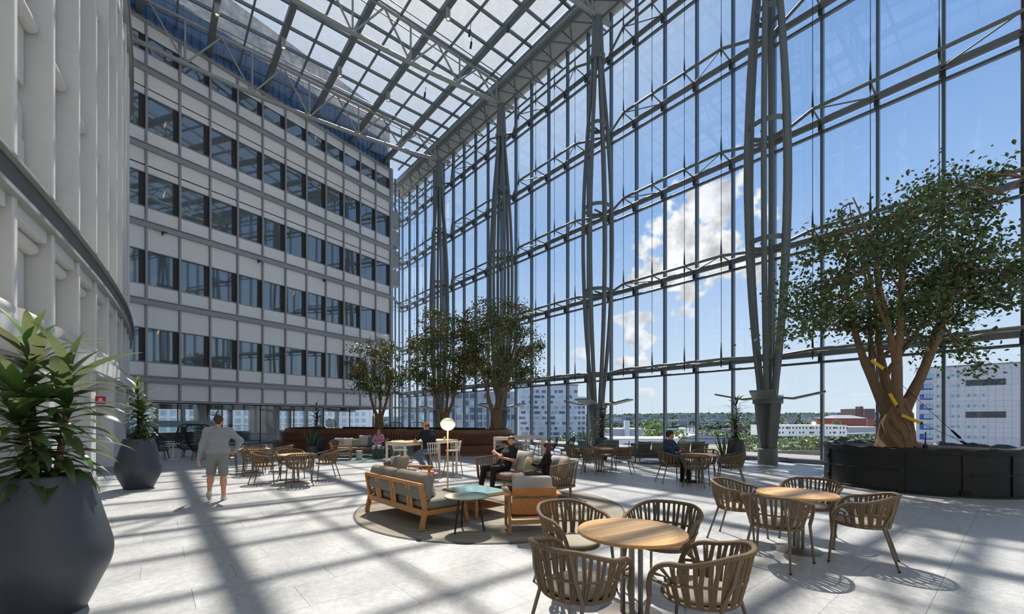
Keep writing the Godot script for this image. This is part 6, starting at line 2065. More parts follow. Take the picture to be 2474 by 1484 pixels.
	# shirt
	var cloth := noise_tex(128, 0.2, 0.82, 1.0, FastNoiseLite.TYPE_PERLIN, 2, 7) if not M.has("cloth_tex_done") else null
	var shirt := MB.new()
	var sp: Array = torso.call(0.016)
	sp.append([0, neck - up * 0.08, neck - up * 0.05, 0.075, 0.064])
	for i in 2:
		if p.get("long_sleeves", false):
			sp.append([0, S[i], E[i], 0.072, 0.060]); sp.append([0, E[i], E[i].lerp(p.wrists[i], 0.93), 0.060, 0.043])
		else:
			sp.append([0, S[i], S[i].lerp(E[i], 0.72), 0.070, 0.066])
	var kk: float = p.get("cell", 0.018)
	field_mesh(shirt, sp, kk * 0.85, 0.05)
	part(t, "shirt", shirt, mt("shirt_%d" % used.person, p.shirt, 0.9, 0.0, cloth, Vector3(6, 6, 6)))
	if p.get("collar", false):
		part(t, "collar", MB.new().tube([neck + fwd * 0.085 - up * 0.075, neck + lat * 0.066 - up * 0.03 + fwd * 0.03, neck - fwd * 0.060 - up * 0.005, neck - lat * 0.066 - up * 0.03 + fwd * 0.03, neck + fwd * 0.085 - up * 0.075], 0.016, 6), M["shirt_%d" % used.person])
	# trousers or shorts
	var tro := MB.new()
	var tp := [[0, pel + lat * 0.085 * g, pel - lat * 0.085 * g, 0.119 * g, 0.119 * g], [0, pel + up * 0.05 + lat * 0.06 * g, pel + up * 0.05 - lat * 0.06 * g, 0.104 * g, 0.104 * g]]
	for i in 2:
		if p.get("shorts", false):
			tp.append([0, Hp[i], Hp[i].lerp(K[i], 0.95), 0.102 * g, 0.088])
		else:
			tp.append([0, Hp[i], K[i], 0.100 * g, 0.074]); tp.append([0, K[i], K[i].lerp(p.ankles[i], 0.96), 0.073, 0.057])
	field_mesh(tro, tp, kk, 0.03)
	part(t, "shorts" if p.get("shorts", false) else "trousers", tro, mt("trousers_%d" % used.person, p.trousers, 0.9))
	var shm := mt("shoes_%d" % used.person, p.shoes, 0.6)
	for i in 2:
		var a: Vector3 = p.ankles[i]
		var d: Vector3 = p.toes[i].normalized()
		var sh2 := MB.new()
		var dn := Vector3.DOWN if absf(d.y) < 0.3 else d.cross(lat).normalized() * (1.0 if d.cross(lat).y < 0 else -1.0)
		var heel := a + dn * 0.055 - d * 0.045
		field_mesh(sh2, [[0, heel, heel + d * 0.10, 0.037, 0.040], [0, heel + d * 0.08, heel + d * 0.215, 0.041, 0.033], [0, a + dn * 0.01, a + dn * 0.05, 0.044, 0.045]], 0.009, 0.03)
		part(t, "shoe", sh2, shm)
	t.scale = Vector3.ONE * p.get("size", 1.0)
	return t

func people() -> void:
	var Z := Vector3(0, 0, 1)
	# the man who walks away
	person(P(-6.10, 0, 8.88), yaw(-0.48, 0.88), "man in a light grey sweater and grey shorts walking away", {
		"pelvis": Vector3(0, 0.97, 0), "spine": Vector3(-0.01, 1, 0.05), "look": Vector3(0.02, -0.05, 1), "girth": 1.04, "cell": 0.015,
		"wrists": [Vector3(0.33, 0.86, 0.06), Vector3(-0.30, 1.02, 0.12)], "elbow_poles": [Vector3(0.6, 0, -0.8), Vector3(-1.0, 0, -0.5)],
		"hands": [[Vector3(0.03, -1, 0.12), Vector3(-0.6, -0.1, 0.5), 0.35, -1.0], [Vector3(0.35, -0.5, 0.8), Vector3(0.8, 0.2, 0), 0.6, 1.0]],
		"ankles": [Vector3(0.13, 0.20, -0.12), Vector3(-0.10, 0.085, 0.02)], "knee_poles": [Vector3(0.1, 0, 1), Vector3(0, 0, 1)], "toes": [Vector3(0.05, -0.62, 0.8), Vector3(-0.08, 0, 1)],
		"skin": Color(0.80, 0.58, 0.47), "hair": Color(0.26, 0.17, 0.11), "shirt": Color(0.62, 0.64, 0.66), "long_sleeves": true, "collar": true, "shorts": true, "trousers": Color(0.50, 0.51, 0.50), "shoes": Color(0.72, 0.72, 0.67)})
	# pair on the rope sofa
	var th := yaw(-0.754, -0.657)
	var rs := Basis(Vector3.UP, th)
	var o := P(0.28, 0.017, 9.87)
	person(o + rs * Vector3(-0.70, 0, -0.02), th, "bearded man in a black polo sitting on the rope sofa, facing us", {
		"pelvis": Vector3(0, 0.50, 0.06), "spine": Vector3(0.04, 1, -0.42), "look": Vector3(0.70, -0.06, 0.72), "cell": 0.015,
		"wrists": [Vector3(0.10, 0.74, 0.16), Vector3(-0.03, 0.80, 0.15)], "elbow_poles": [Vector3(0.7, -0.6, -0.2), Vector3(-1.0, 0.25, 0.0)],
		"hands": [[Vector3(-0.7, 0.25, 0.5), Vector3(-0.2, 0.3, -0.8), 0.5, -1.0], [Vector3(0.8, -0.1, 0.4), Vector3(0.2, -0.3, -0.8), 0.5, 1.0]],
		"ankles": [Vector3(0.12, 0.10, 0.50), Vector3(-0.24, 0.10, 0.56)], "knee_poles": [Vector3(0.15, 1, 0.4), Vector3(-0.25, 1, 0.4)], "toes": [Vector3(0.15, 0, 1), Vector3(-0.2, 0, 1)],
		"skin": Color(0.83, 0.62, 0.51), "hair": Color(0.32, 0.21, 0.13), "beard": true, "shirt": Color(0.10, 0.105, 0.12), "collar": true, "trousers": Color(0.09, 0.095, 0.12), "shoes": Color(0.08, 0.08, 0.08)})
	var wt := yaw(-0.98, 0.12)
	person(o + rs * Vector3(0.72, 0, 0.04), wt, "woman with brown bobbed hair in a black top sitting sideways on the rope sofa", {
		"size": 0.90, "pelvis": Vector3(0, 0.52, 0), "spine": Vector3(0, 1, -0.10), "look": Vector3(0.05, -0.08, 1), "girth": 0.88, "cell": 0.015,
		"wrists": [Vector3(0.06, 0.78, 0.31), Vector3(-0.04, 0.80, 0.31)], "elbow_poles": [Vector3(0.6, -0.8, 0), Vector3(-0.6, -0.8, 0)],
		"hands": [[Vector3(-0.35, 0.45, 0.7), Vector3(-0.8, 0, -0.4), 0.6, -1.0], [Vector3(0.35, 0.45, 0.7), Vector3(0.8, 0, -0.4), 0.6, 1.0]],
		"ankles": [Vector3(0.20, 0.14, 0.42), Vector3(0.02, 0.13, 0.46)], "knee_poles": [Vector3(0.1, 1, 0.5), Vector3(0, 1, 0.5)], "toes": [Vector3(0.2, 0, 1), Vector3(0, 0, 1)],
		"skin": Color(0.85, 0.66, 0.57), "hair": Color(0.29, 0.19, 0.14), "cut": "bob", "shirt": Color(0.09, 0.09, 0.11), "long_sleeves": true, "trousers": Color(0.26, 0.255, 0.25), "shoes": Color(0.12, 0.11, 0.10)})
	# at the bar table
	person(P(-2.30, 0, 12.10), yaw(-0.833, 0.553), "bald man in a navy polo and jeans seated with his back to us", {
		"pelvis": Vector3(0, 0.845, 0), "spine": Vector3(0, 1, 0.22), "look": Vector3(0.1, -0.1, 1), "girth": 1.15, "cell": 0.017,
		"wrists": [Vector3(0.20, 1.085, 0.42), Vector3(-0.20, 1.085, 0.40)], "elbow_poles": [Vector3(0.8, -0.7, 0), Vector3(-0.8, -0.7, 0)],
		"hands": [[Vector3(-0.7, 0, 0.6), Vector3(0, -1, 0), 0.25, 1.0], [Vector3(0.7, 0, 0.6), Vector3(0, -1, 0), 0.25, -1.0]],
		"ankles": [Vector3(0.13, 0.37, 0.10), Vector3(-0.13, 0.37, 0.10)], "knee_poles": [Vector3(0.25, 0.6, 1), Vector3(-0.25, 0.6, 1)], "toes": [Vector3(0.1, -0.1, 1), Vector3(-0.1, -0.1, 1)],
		"skin": Color(0.80, 0.58, 0.48), "hair": Color(0.40, 0.32, 0.26), "cut": "bald", "shirt": Color(0.11, 0.125, 0.17), "collar": true, "trousers": Color(0.35, 0.45, 0.56), "shoes": Color(0.45, 0.31, 0.20)})
	# woman in pink on the far sofa
	person(P(-5.93, 0.010, 18.98), yaw(0.10, -1.0), "woman with long wavy hair in a pink top and white trousers on the far sofa", {
		"size": 0.93, "pelvis": Vector3(0, 0.51, 0), "spine": Vector3(0.02, 1, -0.16), "look": Vector3(0.05, 0.0, 1), "girth": 0.90, "cell": 0.02,
		"wrists": [Vector3(0.10, 0.68, 0.26), Vector3(-0.08, 0.68, 0.26)], "elbow_poles": [Vector3(0.8, -0.6, -0.2), Vector3(-0.8, -0.6, -0.2)],
		"hands": [[Vector3(-0.7, -0.2, 0.6), Vector3(0, -1, 0), 0.3, 1.0], [Vector3(0.7, -0.2, 0.6), Vector3(0, -1, 0), 0.3, -1.0]],
		"ankles": [Vector3(0.10, 0.10, 0.46), Vector3(-0.10, 0.10, 0.48)], "knee_poles": [Vector3(0.05, 1, 0.4), Vector3(-0.05, 1, 0.4)], "toes": [Vector3(0.1, 0, 1), Vector3(-0.1, 0, 1)],
		"skin": Color(0.84, 0.62, 0.52), "hair": Color(0.50, 0.36, 0.24), "cut": "long", "shirt": Color(0.80, 0.55, 0.66), "trousers": Color(0.85, 0.84, 0.82), "shoes": Color(0.75, 0.72, 0.68)})
	# man at the round table by the window
	var a := deg_to_rad(-92)
	person(P(5.02 + 0.76 * sin(a), 0, 11.5 + 0.76 * cos(a)), yaw(1.0, 0.05), "dark-haired man in a blue polo with folded arms looking out of the window", {
		"pelvis": Vector3(0, 0.585, -0.03), "spine": Vector3(0, 1, -0.04), "look": Vector3(0.12, -0.02, 1), "girth": 1.05, "cell": 0.016,
		"wrists": [Vector3(-0.02, 0.86, 0.26), Vector3(0.03, 0.82, 0.28)], "elbow_poles": [Vector3(0.8, -0.5, 0.1), Vector3(-0.8, -0.5, 0.1)],
		"hands": [[Vector3(-0.85, 0.1, 0.3), Vector3(0, -0.3, -0.9), 0.4, -1.0], [Vector3(0.85, 0.15, 0.3), Vector3(0, -0.3, -0.9), 0.4, 1.0]],
		"ankles": [Vector3(0.12, 0.09, 0.36), Vector3(-0.13, 0.09, 0.42)], "knee_poles": [Vector3(0.1, 1, 0.5), Vector3(-0.1, 1, 0.5)], "toes": [Vector3(0.1, 0, 1), Vector3(-0.1, 0, 1)],
		"skin": Color(0.76, 0.54, 0.43), "hair": Color(0.12, 0.09, 0.075), "shirt": Color(0.20, 0.27, 0.40), "collar": true, "trousers": Color(0.10, 0.10, 0.115), "shoes": Color(0.07, 0.07, 0.07)})

# ---------------------------------------------------------------- the city beyond the glass
func block(t: Node3D, called: String, x0: float, x1: float, y0: float, y1: float, d: float, deep: float, m: Material, e := 0.0) -> MeshInstance3D:
	return part(t, called, MB.new().box(Vector3((x0 + x1) * 0.5, (y0 + y1) * 0.5, -(d + deep * 0.5)), Vector3(x1 - x0, y1 - y0, deep)), m)

func far_tree(x: float, y: float, d: float, r: float, h: float, cols: Array, label: String, sd: int) -> void:
	tree("city_tree", P(x, y, d), Vector3.ZERO, Vector3(0, h * 0.62, 0), Vector3(r, h * 0.42, r), r * 0.08, 5, 46, 26, r * 0.17, cols, [], label, sd, "trees in the city beyond the glass", h * 0.25)

func outdoors() -> void:
	mt("asphalt", Color(0.50, 0.50, 0.50), 0.95)
	mt("pale_roof", Color(0.80, 0.79, 0.77), 0.9)
	mt("grey_roof", Color(0.50, 0.51, 0.53), 0.9)
	mt("brick", Color(0.62, 0.33, 0.27), 0.9)
	mt("brick_dark", Color(0.42, 0.33, 0.34), 0.9)
	mt("render_white", Color(0.90, 0.905, 0.91), 0.9)
	mt("render_grey", Color(0.62, 0.65, 0.68), 0.85)
	mt("city_glass", Color(0.30, 0.38, 0.46), 0.15, 0.2)
	mt("city_glass_pale", Color(0.62, 0.74, 0.80), 0.15, 0.2)
	mt("city_dark", Color(0.12, 0.14, 0.20), 0.4)
	mt("city_blue", Color(0.16, 0.27, 0.60), 0.5)
	mt("facade_grey", Color(0.76, 0.765, 0.775), 0.7)
	mt("joint_grey", Color(0.52, 0.53, 0.56), 0.8)
	mt("facade_pale", Color(0.76, 0.79, 0.83), 0.7)
	mt("earth", Color(0.52, 0.46, 0.40), 0.95)
	mt("grass", Color(0.40, 0.48, 0.28), 0.95)
	var gd := lone("city_ground", MB.new().box(Vector3(0, -23.0, -1400), Vector3(5000, 2.0, 3400)), M.asphalt, "grey flat ground of the city below the windows", "ground", "", "structure")
	# wooded ridge on the horizon
	var ridge := MB.new()
	var nz := FastNoiseLite.new()
	nz.seed = 9; nz.frequency = 0.004
	var xs := 70
	for row in 3:
		var d := 760.0 + row * 260.0
		for i in xs:
			var x0 := -1100.0 + i * 40.0
			var x1 := x0 + 40.0
			var hh := func(x: float) -> float: return -12.0 + row * 9.0 + 9.0 * nz.get_noise_2d(x + row * 900.0, 3.0) + 10.0 * smoothstep(-200.0, 700.0, x) * (0.6 + 0.25 * row)
			ridge.face(P(x0, hh.call(x0), d), P(x1, hh.call(x1), d), P(x1, -22, d - 160.0), P(x0, -22, d - 160.0), P(0, -400, d + 400))
			ridge.face(P(x0, hh.call(x0), d), P(x1, hh.call(x1), d), P(x1, -22, d + 160.0), P(x0, -22, d + 160.0), P(0, -400, d))
	lone("hills", ridge, M.hill, "low wooded ridge along the horizon beyond the glass", "hills", "", "structure")
	# woods: too many to count
	var mm := MultiMesh.new()
	mm.transform_format = MultiMesh.TRANSFORM_3D
	mm.use_colors = true
	var lump := MB.new()
	var ln := FastNoiseLite.new()
	ln.seed = 3; ln.frequency = 0.9; ln.fractal_octaves = 3
	var lv := func(i: int, j: int) -> Vector3:
		var th := PI * i / 9.0
		var ph := TAU * (j % 16) / 16.0
		var dv := Vector3(sin(th) * cos(ph), cos(th) * 0.85, sin(th) * sin(ph))
		return dv * (1.0 + 0.75 * ln.get_noise_3dv(dv * 1.6))
	for i in 9:
		for j in 16: lump.face(lv.call(i, j), lv.call(i, j + 1), lv.call(i + 1, j + 1), lv.call(i + 1, j), Vector3.ZERO)
	mm.mesh = lump.mesh()
	var r := RandomNumberGenerator.new()
	r.seed = 77
	var xf := []
	var cc := []
	for i in 7000:
		var d := r.randf_range(430.0, 1290.0)
		var x := r.randf_range(-0.45, 1.12) * d
		if r.randf() < 0.35 and d < 640.0: continue
		var row := clampf((d - 760.0) / 260.0, -1.0, 2.0)
		var top := -22.0 if d < 600.0 else maxf(-22.0, -15.0 + maxf(row, 0.0) * 9.0 + 10.0 * smoothstep(-200.0, 700.0, x) * (0.6 + 0.25 * maxf(row, 0.0)))
		var s := r.randf_range(2.6, 6.0)
		xf.append(Transform3D(Basis(Vector3.UP, r.randf_range(0, TAU)) * Basis.from_scale(Vector3(s * r.randf_range(0.9, 1.5), s * r.randf_range(0.7, 1.1), s)), P(x, top + s * 0.35, d)))
		var k := r.randf_range(0.55, 1.15)
		cc.append(Color(0.085 * k, 0.125 * k, 0.065 * k))
	mm.instance_count = xf.size()
	for i in xf.size():
		mm.set_instance_transform(i, xf[i]); mm.set_instance_color(i, cc[i])
	var mi := MultiMeshInstance3D.new()
	mi.name = "treeline"
	mi.multimesh = mm
	var wm := mt("woods", Color(1, 1, 1), 0.95)
	wm.vertex_color_use_as_albedo = true
	mi.material_override = wm
	tag(mi, "distant green woods scattered over the city and ridge", "trees", "", "stuff")
	add_child(mi)
	# small far houses
	var hs := MB.new()
	var rf := MB.new()
	for i in 420:
		var d := r.randf_range(470.0, 1150.0)
		var x := r.randf_range(-0.3, 1.05) * d
		var row := clampf((d - 760.0) / 260.0, 0.0, 2.0)
		var y := -22.0 if d < 640.0 else -14.0 + row * 9.0 + 8.0 * smoothstep(-200.0, 700.0, x)
		var w := r.randf_range(6.0, 22.0)
		var h := r.randf_range(5.0, 11.0)
		hs.box(P(x, y + h * 0.5 - 2.0, d), Vector3(w, h + 4.0, 9.0))
		rf.box(P(x, y + h + 0.3, d), Vector3(w + 0.6, 0.7, 9.6))
	var fh := lone("far_houses", hs, M.render_grey, "rows of tiny far houses among the trees on the ridge", "houses", "", "stuff")
	part(fh, "far_roofs", rf, M.pale_roof).set_meta("kind", "stuff")

	var t := thing("apartment_tower", Vector3.ZERO, 0, "pale apartment tower with a random pattern of grey windows", "building")
	block(t, "wall", 3.48, 36.87, -22.0, 20.25, 240.0, 26.0, M.facade_pale)
	block(t, "wing", 36.87, 41.97, -22.0, 14.22, 243.0, 20.0, M.facade_pale)
	block(t, "roof_edge", 3.18, 37.169999999999995, 20.25, 20.95, 239.7, 26.6, M.joint_grey)
	for row in 13:
		var y := 17.65 - row * 2.95
		var x := 3.98 + r.randf_range(0.0, 1.5)
		while x < 34.87:
			var w: float = [1.6, 2.4, 3.4][r.randi() % 3]
			block(t, "window", x, minf(x + w, 36.57), y - 1.5, y, 239.85, 0.3, [M.city_glass, M.city_glass, M.render_grey, M.city_glass_pale][r.randi() % 4])
			x += w + [0.7, 1.6, 2.4][r.randi() % 3]
		if row > 1:
			for k in 2: block(t, "window", 37.47 + k * 2.3, 38.97 + k * 2.3, y - 1.5, y, 242.85, 0.3, M.city_glass)

	t = thing("glass_office_block", Vector3.ZERO, 0, "blue-grey glass office block behind the planter trees", "building")
	block(t, "wall", -53.28, 2.57, -22.0, 14.77, 205.0, 24.0, M.render_grey)
	for row in 10:
		var y := 13.77 - row * 3.4
		for k in 17:
			var xx := -52.88 + k * 3.285
			block(t, "window", xx, xx + 2.485, y - 2.3, y, 204.85, 0.3, [M.city_glass, M.city_glass_pale, M.city_glass, M.render_grey][r.randi() % 4])
	for k in 18: block(t, "fin", -53.28 + k * 3.285 - 0.12, -53.28 + k * 3.285 + 0.12, -22.0, 14.77, 204.4, 0.6, M.facade_pale)

	t = thing("hospital_block", P(122.59, 0, 130.0), -0.74, "grey panelled block with blue window bays and rounded windows at the right", "building")
	block(t, "wall", 0.0, 40.0, -24.0, 16.77, 0.0, 22.0, M.facade_grey)
	block(t, "parapet", -0.1, 40.1, 16.77, 17.169999999999998, -0.1, 22.2, M.joint_grey)
	for k in 22: block(t, "panel_joint", 1.5 + k * 1.46, 1.54 + k * 1.46, -24.0, 16.77, -0.02, 0.04, M.joint_grey)
	for k in 26: block(t, "panel_joint", 0.0, 40.0, 16.77 - 1.24 - k * 1.48, 16.77 - 1.2 - k * 1.48, -0.02, 0.04, M.joint_grey)
	for row in 10:
		var y := 15.02 - row * 2.98
		var bay := block(t, "blue_bay", 0.80, 3.60, y - 1.70, y, -0.12, 0.24, M.city_blue)
		for k in 3: block(bay, "pane", 1.74 + k * 0.63, 2.29 + k * 0.63, y - 1.28, y - 0.06, -0.18, 0.1, M.city_glass_pale)
		for c in [[4.50, 0.5], [5.20, 1.1], [7.05, 1.45], [8.68, 0.5], [10.70, 0.5], [11.40, 1.45], [13.6, 0.5]]:
			var o := MB.new()
			var cx: float = c[0] + c[1] * 0.5
			for s in [-1.0, 1.0]:
				for v in [-1.0, 1.0]: o.cyl(Vector3(cx + s * (c[1] * 0.5 - 0.24), y - 0.72 + v * 0.22, -0.04), Vector3(cx + s * (c[1] * 0.5 - 0.24), y - 0.72 + v * 0.22, 0.09), 0.24, -1, 10)
			o.box(Vector3(cx, y - 0.72, 0.02), Vector3(c[1], 0.44, 0.13)).box(Vector3(cx, y - 0.72, 0.02), Vector3(c[1] - 0.48 + 0.001, 0.92, 0.13))
			part(t, "rounded_window", o, M.city_glass_pale)
	for y in [12.87, 3.7699999999999996]: block(t, "louvre", 10.4, 18.0, y - 1.8, y - 0.1, -0.12, 0.2, M.city_dark)

	t = thing("white_warehouse", Vector3.ZERO, 0, "long white two-storey building with small dark windows", "building")
	block(t, "wall", 200.55, 257.94, -11.69, -3.72, 330.0, 30.0, M.render_white)
	block(t, "roof_edge", 200.55, 257.94, -3.72, -3.22, 329.7, 30.6, M.pale_roof)
	for k in 22:
		for row in 2:
			var xx := 203.05 + k * 2.6
			if row == 1 and k % 3 == 0: continue
			var wide := 1.0 if k % 7 != 3 else 2.2
			block(t, "window", xx, xx + wide, -6.12 - row * 3.6, -4.62 - row * 3.6, 329.9, 0.3, M.city_dark)

	t = thing("brick_school", Vector3.ZERO, 0, "long red brick building with a grey hipped roof", "building")
	block(t, "wall", 316.93, 347.77, -8.6, 2.11, 420.0, 26.0, M.brick)
	block(t, "extension", 349.27, 356.7, -8.6, 1.6099999999999999, 422.0, 20.0, M.brick)
	block(t, "link", 347.77, 349.27, -8.6, 2.11, 421.0, 10.0, M.render_grey)
	var roof := MB.new()
	roof.face(P(316.43, 2.11, 419.5), P(348.27, 2.11, 419.5), P(341.77, 5.3100000000000005, 432), P(322.93, 5.3100000000000005, 432), P(326.93, -27.89, 434))
	roof.face(P(316.43, 2.11, 446), P(316.43, 2.11, 419.5), P(322.93, 5.3100000000000005, 432), P(322.93, 5.3100000000000005, 432.1), P(326.93, -27.89, 434))
	roof.face(P(348.27, 2.11, 446), P(348.27, 2.11, 419.5), P(341.77, 5.3100000000000005, 432), P(341.77, 5.3100000000000005, 432.1), P(326.93, -27.89, 434))
	part(t, "roof", roof, M.grey_roof)
	for k in 12:
		for row in 3: block(t, "window", 318.93 + k * 2.4, 319.93 + k * 2.4, 0.20999999999999996 - row * 2.3, 1.41 - row * 2.3, 419.9, 0.3, M.city_dark)

	t = thing("brick_apartment_house", Vector3.ZERO, 0, "dark brick apartment house on the ridge behind the red school", "building")
	block(t, "wall", 432.52, 457.57, -5.34, 14.22, 540.0, 24.0, M.brick_dark)
	block(t, "chimney", 441.39, 444.52, 0.66, 13.18, 539.0, 4.0, M.brick)
	block(t, "roof_house", 442.43, 446.09, 14.22, 17.35, 544.0, 8.0, M.brick_dark)
	for k in 10:
		for row in 5: block(t, "window", 433.71999999999997 + k * 2.3, 434.82 + k * 2.3, 12.42 - row * 2.5, 13.620000000000001 - row * 2.5, 539.9, 0.3, M.city_dark)

	t = thing("grey_shed", Vector3.ZERO, 0, "long grey shed right of the white building", "building")
	block(t, "wall", 298.49, 327.86, -10.78, -6.01, 380.0, 20.0, M.render_grey)
	block(t, "roof", 298.13, 328.23, -6.01, -5.46, 379.6, 21.0, M.pale_roof)

	t = thing("gabled_workshop", Vector3.ZERO, 0, "low workshop with a broad pale gabled roof behind the window sofa", "building")
	block(t, "wall", 97.32, 130.83, -13.58, -10.13, 255.0, 26.0, M.render_grey)
	var gab := MB.new()
	var gx0 := 96.33
	var gx1 := 111.61
	var gx2 := 131.81
	gab.face(P(gx0, -10.37, 254.5), P(gx1, -7.42, 254.5), P(gx1, -7.42, 283), P(gx0, -10.37, 283), P(gx1, -60, 265))
	gab.face(P(gx2, -10.37, 254.5), P(gx1, -7.42, 254.5), P(gx1, -7.42, 283), P(gx2, -10.37, 283), P(gx1, -60, 265))
	part(t, "roof", gab, M.pale_roof)
	var gw := MB.new()
	gw.face(P(gx0, -10.37, 255), P(gx1, -7.54, 255), P(gx2, -10.37, 255), P(gx1, -10.5, 255), P(gx1, -12, 264))
	part(t, "gable", gw, M.render_grey)
	for k in 5: block(t, "roof_vent", 107.17 + k * 3.6, 108.16 + k * 3.6, -8.4, -6.92, 263.0, 1.5, M.grey_roof)

	t = thing("open_gable_hall", Vector3.ZERO, 0, "small hall with a dark gable and three white bays", "building")
	block(t, "wall", 133.59, 142.52, -8.18, -5.31, 330.0, 14.0, M.render_white)
	var hg := MB.new()
	hg.face(P(132.96, -5.31, 329.8), P(137.74, -3.08, 329.8), P(143.48, -5.31, 329.8), P(137.74, -5.47, 329.8), P(137.74, -9, 339))
	part(t, "gable", hg, M.grey_roof)
	for k in 4: block(t, "post", 133.91 + k * 2.8, 134.41 + k * 2.8, -8.18, -5.31, 329.7, 0.4, M.grey_roof)
	t = thing("concrete_depot", Vector3.ZERO, 0, "long grey concrete depot seen left of the bright green tree", "building")
	block(t, "wall", 76.84, 102.99, -14.88, -6.59, 330.0, 30.0, M.render_grey)
	block(t, "roof", 76.52, 103.3, -6.59, -5.95, 329.6, 31.0, M.pale_roof)
	block(t, "silo", 86.41, 90.23, -14.88, 0.42, 328.0, 3.5, M.facade_pale)

	t = thing("white_flat_house", Vector3.ZERO, 0, "low white flat-roofed house behind the window sofa", "building")
	block(t, "wall", 50.48, 83.71, -16.58, -8.89, 215.0, 26.0, M.render_white)
	block(t, "roof", 50.27, 84.13, -8.89, -8.27, 214.6, 27.0, M.pale_roof)
	for k in 4: block(t, "window", 55.88 + k * 3.4, 58.480000000000004 + k * 3.4, -12.84, -10.76, 214.85, 0.3, M.city_glass)

	lone("embankment_wall", MB.new().box(P(190.61, -20.6, 262.0), Vector3(110, 5.4, 1.2)), M.earth, "brown retaining wall beside the road below the glass wall", "wall", "", "structure")
	lone("street", MB.new().box(P(209.57, -21.95, 300.0), Vector3(240, 0.1, 26)), M.pale_roof, "pale street with parked cars below the glass wall", "street", "", "structure")
	lone("verge", MB.new().box(P(217.8, -21.9, 345.0), Vector3(330, 0.3, 22)), M.grass, "green strip of grass beyond the street", "grass", "", "structure")
	lone("rail_yard", MB.new().box(P(294.88, -21.9, 410.0), Vector3(360, 0.3, 60)), M.earth, "brown rail yard beyond the grass strip", "yard", "", "structure")
	var car_cols := [Color(0.16, 0.20, 0.30), Color(0.62, 0.64, 0.66), Color(0.78, 0.78, 0.78), Color(0.12, 0.12, 0.14), Color(0.55, 0.12, 0.10)]
	var tones := ["dark blue", "silver", "white", "black", "red"]
	for k in 5:
		var c := k
		if not M.has("paint%d" % c): mt("paint%d" % c, car_cols[c], 0.25, 0.2)
		var car := thing("parked_car", P(185.32 + k * 6.4, -21.9, 290.0 + 4.0 * (k % 2)), 0.15, tones[c] + " car parked on the street below the glass wall", "car", "cars on the street below")
		part(car, "body", MB.new().cbox(Vector3(0, 0.62, 0), Vector3(4.5, 0.75, 1.8), 0.2), M["paint%d" % c])
		part(car, "cabin", MB.new().cbox(Vector3(-0.2, 1.22, 0), Vector3(2.5, 0.6, 1.6), 0.22), M.city_glass)
	var wagons := thing("freight_train", P(281.43, -21.6, 372.0), 0.05, "row of white and red freight wagons in the rail yard", "train")
	for k in 9: part(wagons, "wagon", MB.new().cbox(Vector3(-50 + k * 13.0, 1.6, 0), Vector3(12.2, 2.6, 2.6), 0.2), [M.render_white, M.render_white, M.brick, M.city_dark][k % 4])
	for k in 7:
		var q: Array = [[171.11, 26.0], [179.23, 24.0], [201.74, 30.0], [229.28, 28.0], [265.12, 24.0], [321.93, 26.0], [438.36, 34.0]][k]
		lone("radio_mast", MB.new().cyl(P(q[0], -10, 700.0), P(q[0], q[1], 700.0), 0.22, 0.08, 5), M.grey_roof, ["leftmost thin mast on the skyline", "second thin mast from the left on the skyline", "thin mast above the concrete depot on the skyline", "thin mast over the bright green tree", "thin mast right of the bright green tree", "thin mast near the dark dracaena on the skyline", "tall thin mast over the white building"][k], "mast", "thin masts on the skyline")
	var g0 := [Color(0.17, 0.28, 0.05), Color(0.22, 0.34, 0.06), Color(0.14, 0.24, 0.05)]
	var g1 := [Color(0.07, 0.13, 0.05), Color(0.09, 0.16, 0.05), Color(0.12, 0.19, 0.06)]
	var g2 := [Color(0.15, 0.22, 0.07), Color(0.20, 0.27, 0.08)]

	far_tree(82.78, -20.65, 252.0, 7.2, 22.0, g0, "big bright green tree behind the blue polo man's head", 100)
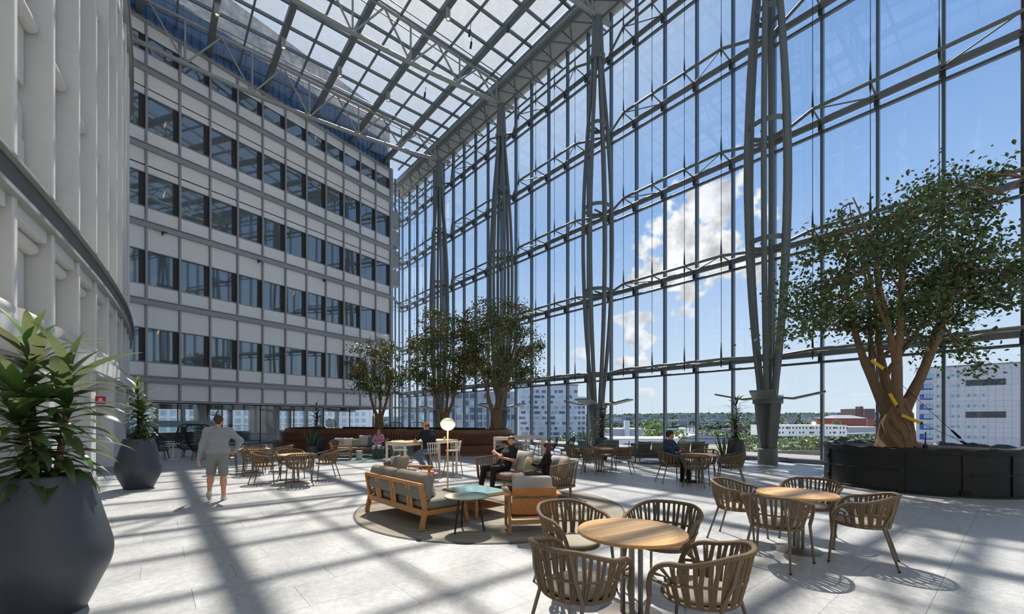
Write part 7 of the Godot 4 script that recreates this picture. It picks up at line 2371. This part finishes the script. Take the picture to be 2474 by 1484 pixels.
	far_tree(90.22, -16.13, 230.0, 4.2, 12.0, g0, "round green tree right of the blue polo man's head", 101)
	far_tree(26.67, -21.73, 200.0, 5.6, 17.0, g1, "dark green tree before the apartment tower, right one", 102)
	far_tree(20.74, -20.12, 190.0, 4.5, 14.0, g1, "dark green tree before the apartment tower, left one", 103)
	far_tree(34.9, -20.02, 215.0, 4.6, 15.0, g1, "dark green tree at the apartment tower's corner", 104)
	far_tree(15.3, -15.84, 180.0, 3.6, 9.0, g2, "light green bush at the foot of the apartment tower", 105)
	far_tree(133.57, -23.23, 250.0, 6.5, 16.0, g2, "olive tree between the nearest column and the slate pot", 106)
	far_tree(135.19, -22.42, 240.0, 5.0, 14.0, g2, "green tree beside the nearest column", 107)
	far_tree(135.65, -15.18, 300.0, 4.0, 11.0, g1, "small green tree in front of the ridge by the window sofa", 108)
	far_tree(138.14, -15.62, 290.0, 4.2, 10.0, g2, "pale green tree near the window sofa's right end", 109)
	far_tree(176.16, -24.3, 275.0, 6.0, 13.0, g2, "spreading green tree right of the nearest column", 110)
	far_tree(199.09, -24.15, 285.0, 9.0, 14.0, g2, "wide bright clump of trees in front of the white building", 111)
	far_tree(229.82, -25.77, 318.0, 6.0, 12.0, g2, "green tree left of the black planter", 112)
	far_tree(241.45, -23.29, 300.0, 7.0, 11.0, g2, "green tree over the black planter's rim", 113)
	far_tree(187.05, -17.4, 200.0, 4.0, 12.0, g2, "green tree between the fig trunk and the grey block", 114)
	far_tree(281.34, -9.61, 370.0, 4, 10.0, g1, "small dark tree left of the brick school", 115)
	t = thing("white_grid_building", P(-84.0, 0, 116.0), 0.62, "white building with a grid of square windows seen through the shopfront", "building")
	block(t, "wall", -46.0, 46.0, -22.0, 26.0, 0.0, 14.0, M.render_white)
	var grid := MB.new()
	for row in 13:
		for k in 44: grid.box(Vector3(-45.0 + k * 2.05, 20.0 - row * 2.1, 0.04), Vector3(1.25, 1.35, 0.12))
	part(t, "window_grid", grid, M.city_glass_pale).set_meta("kind", "stuff")
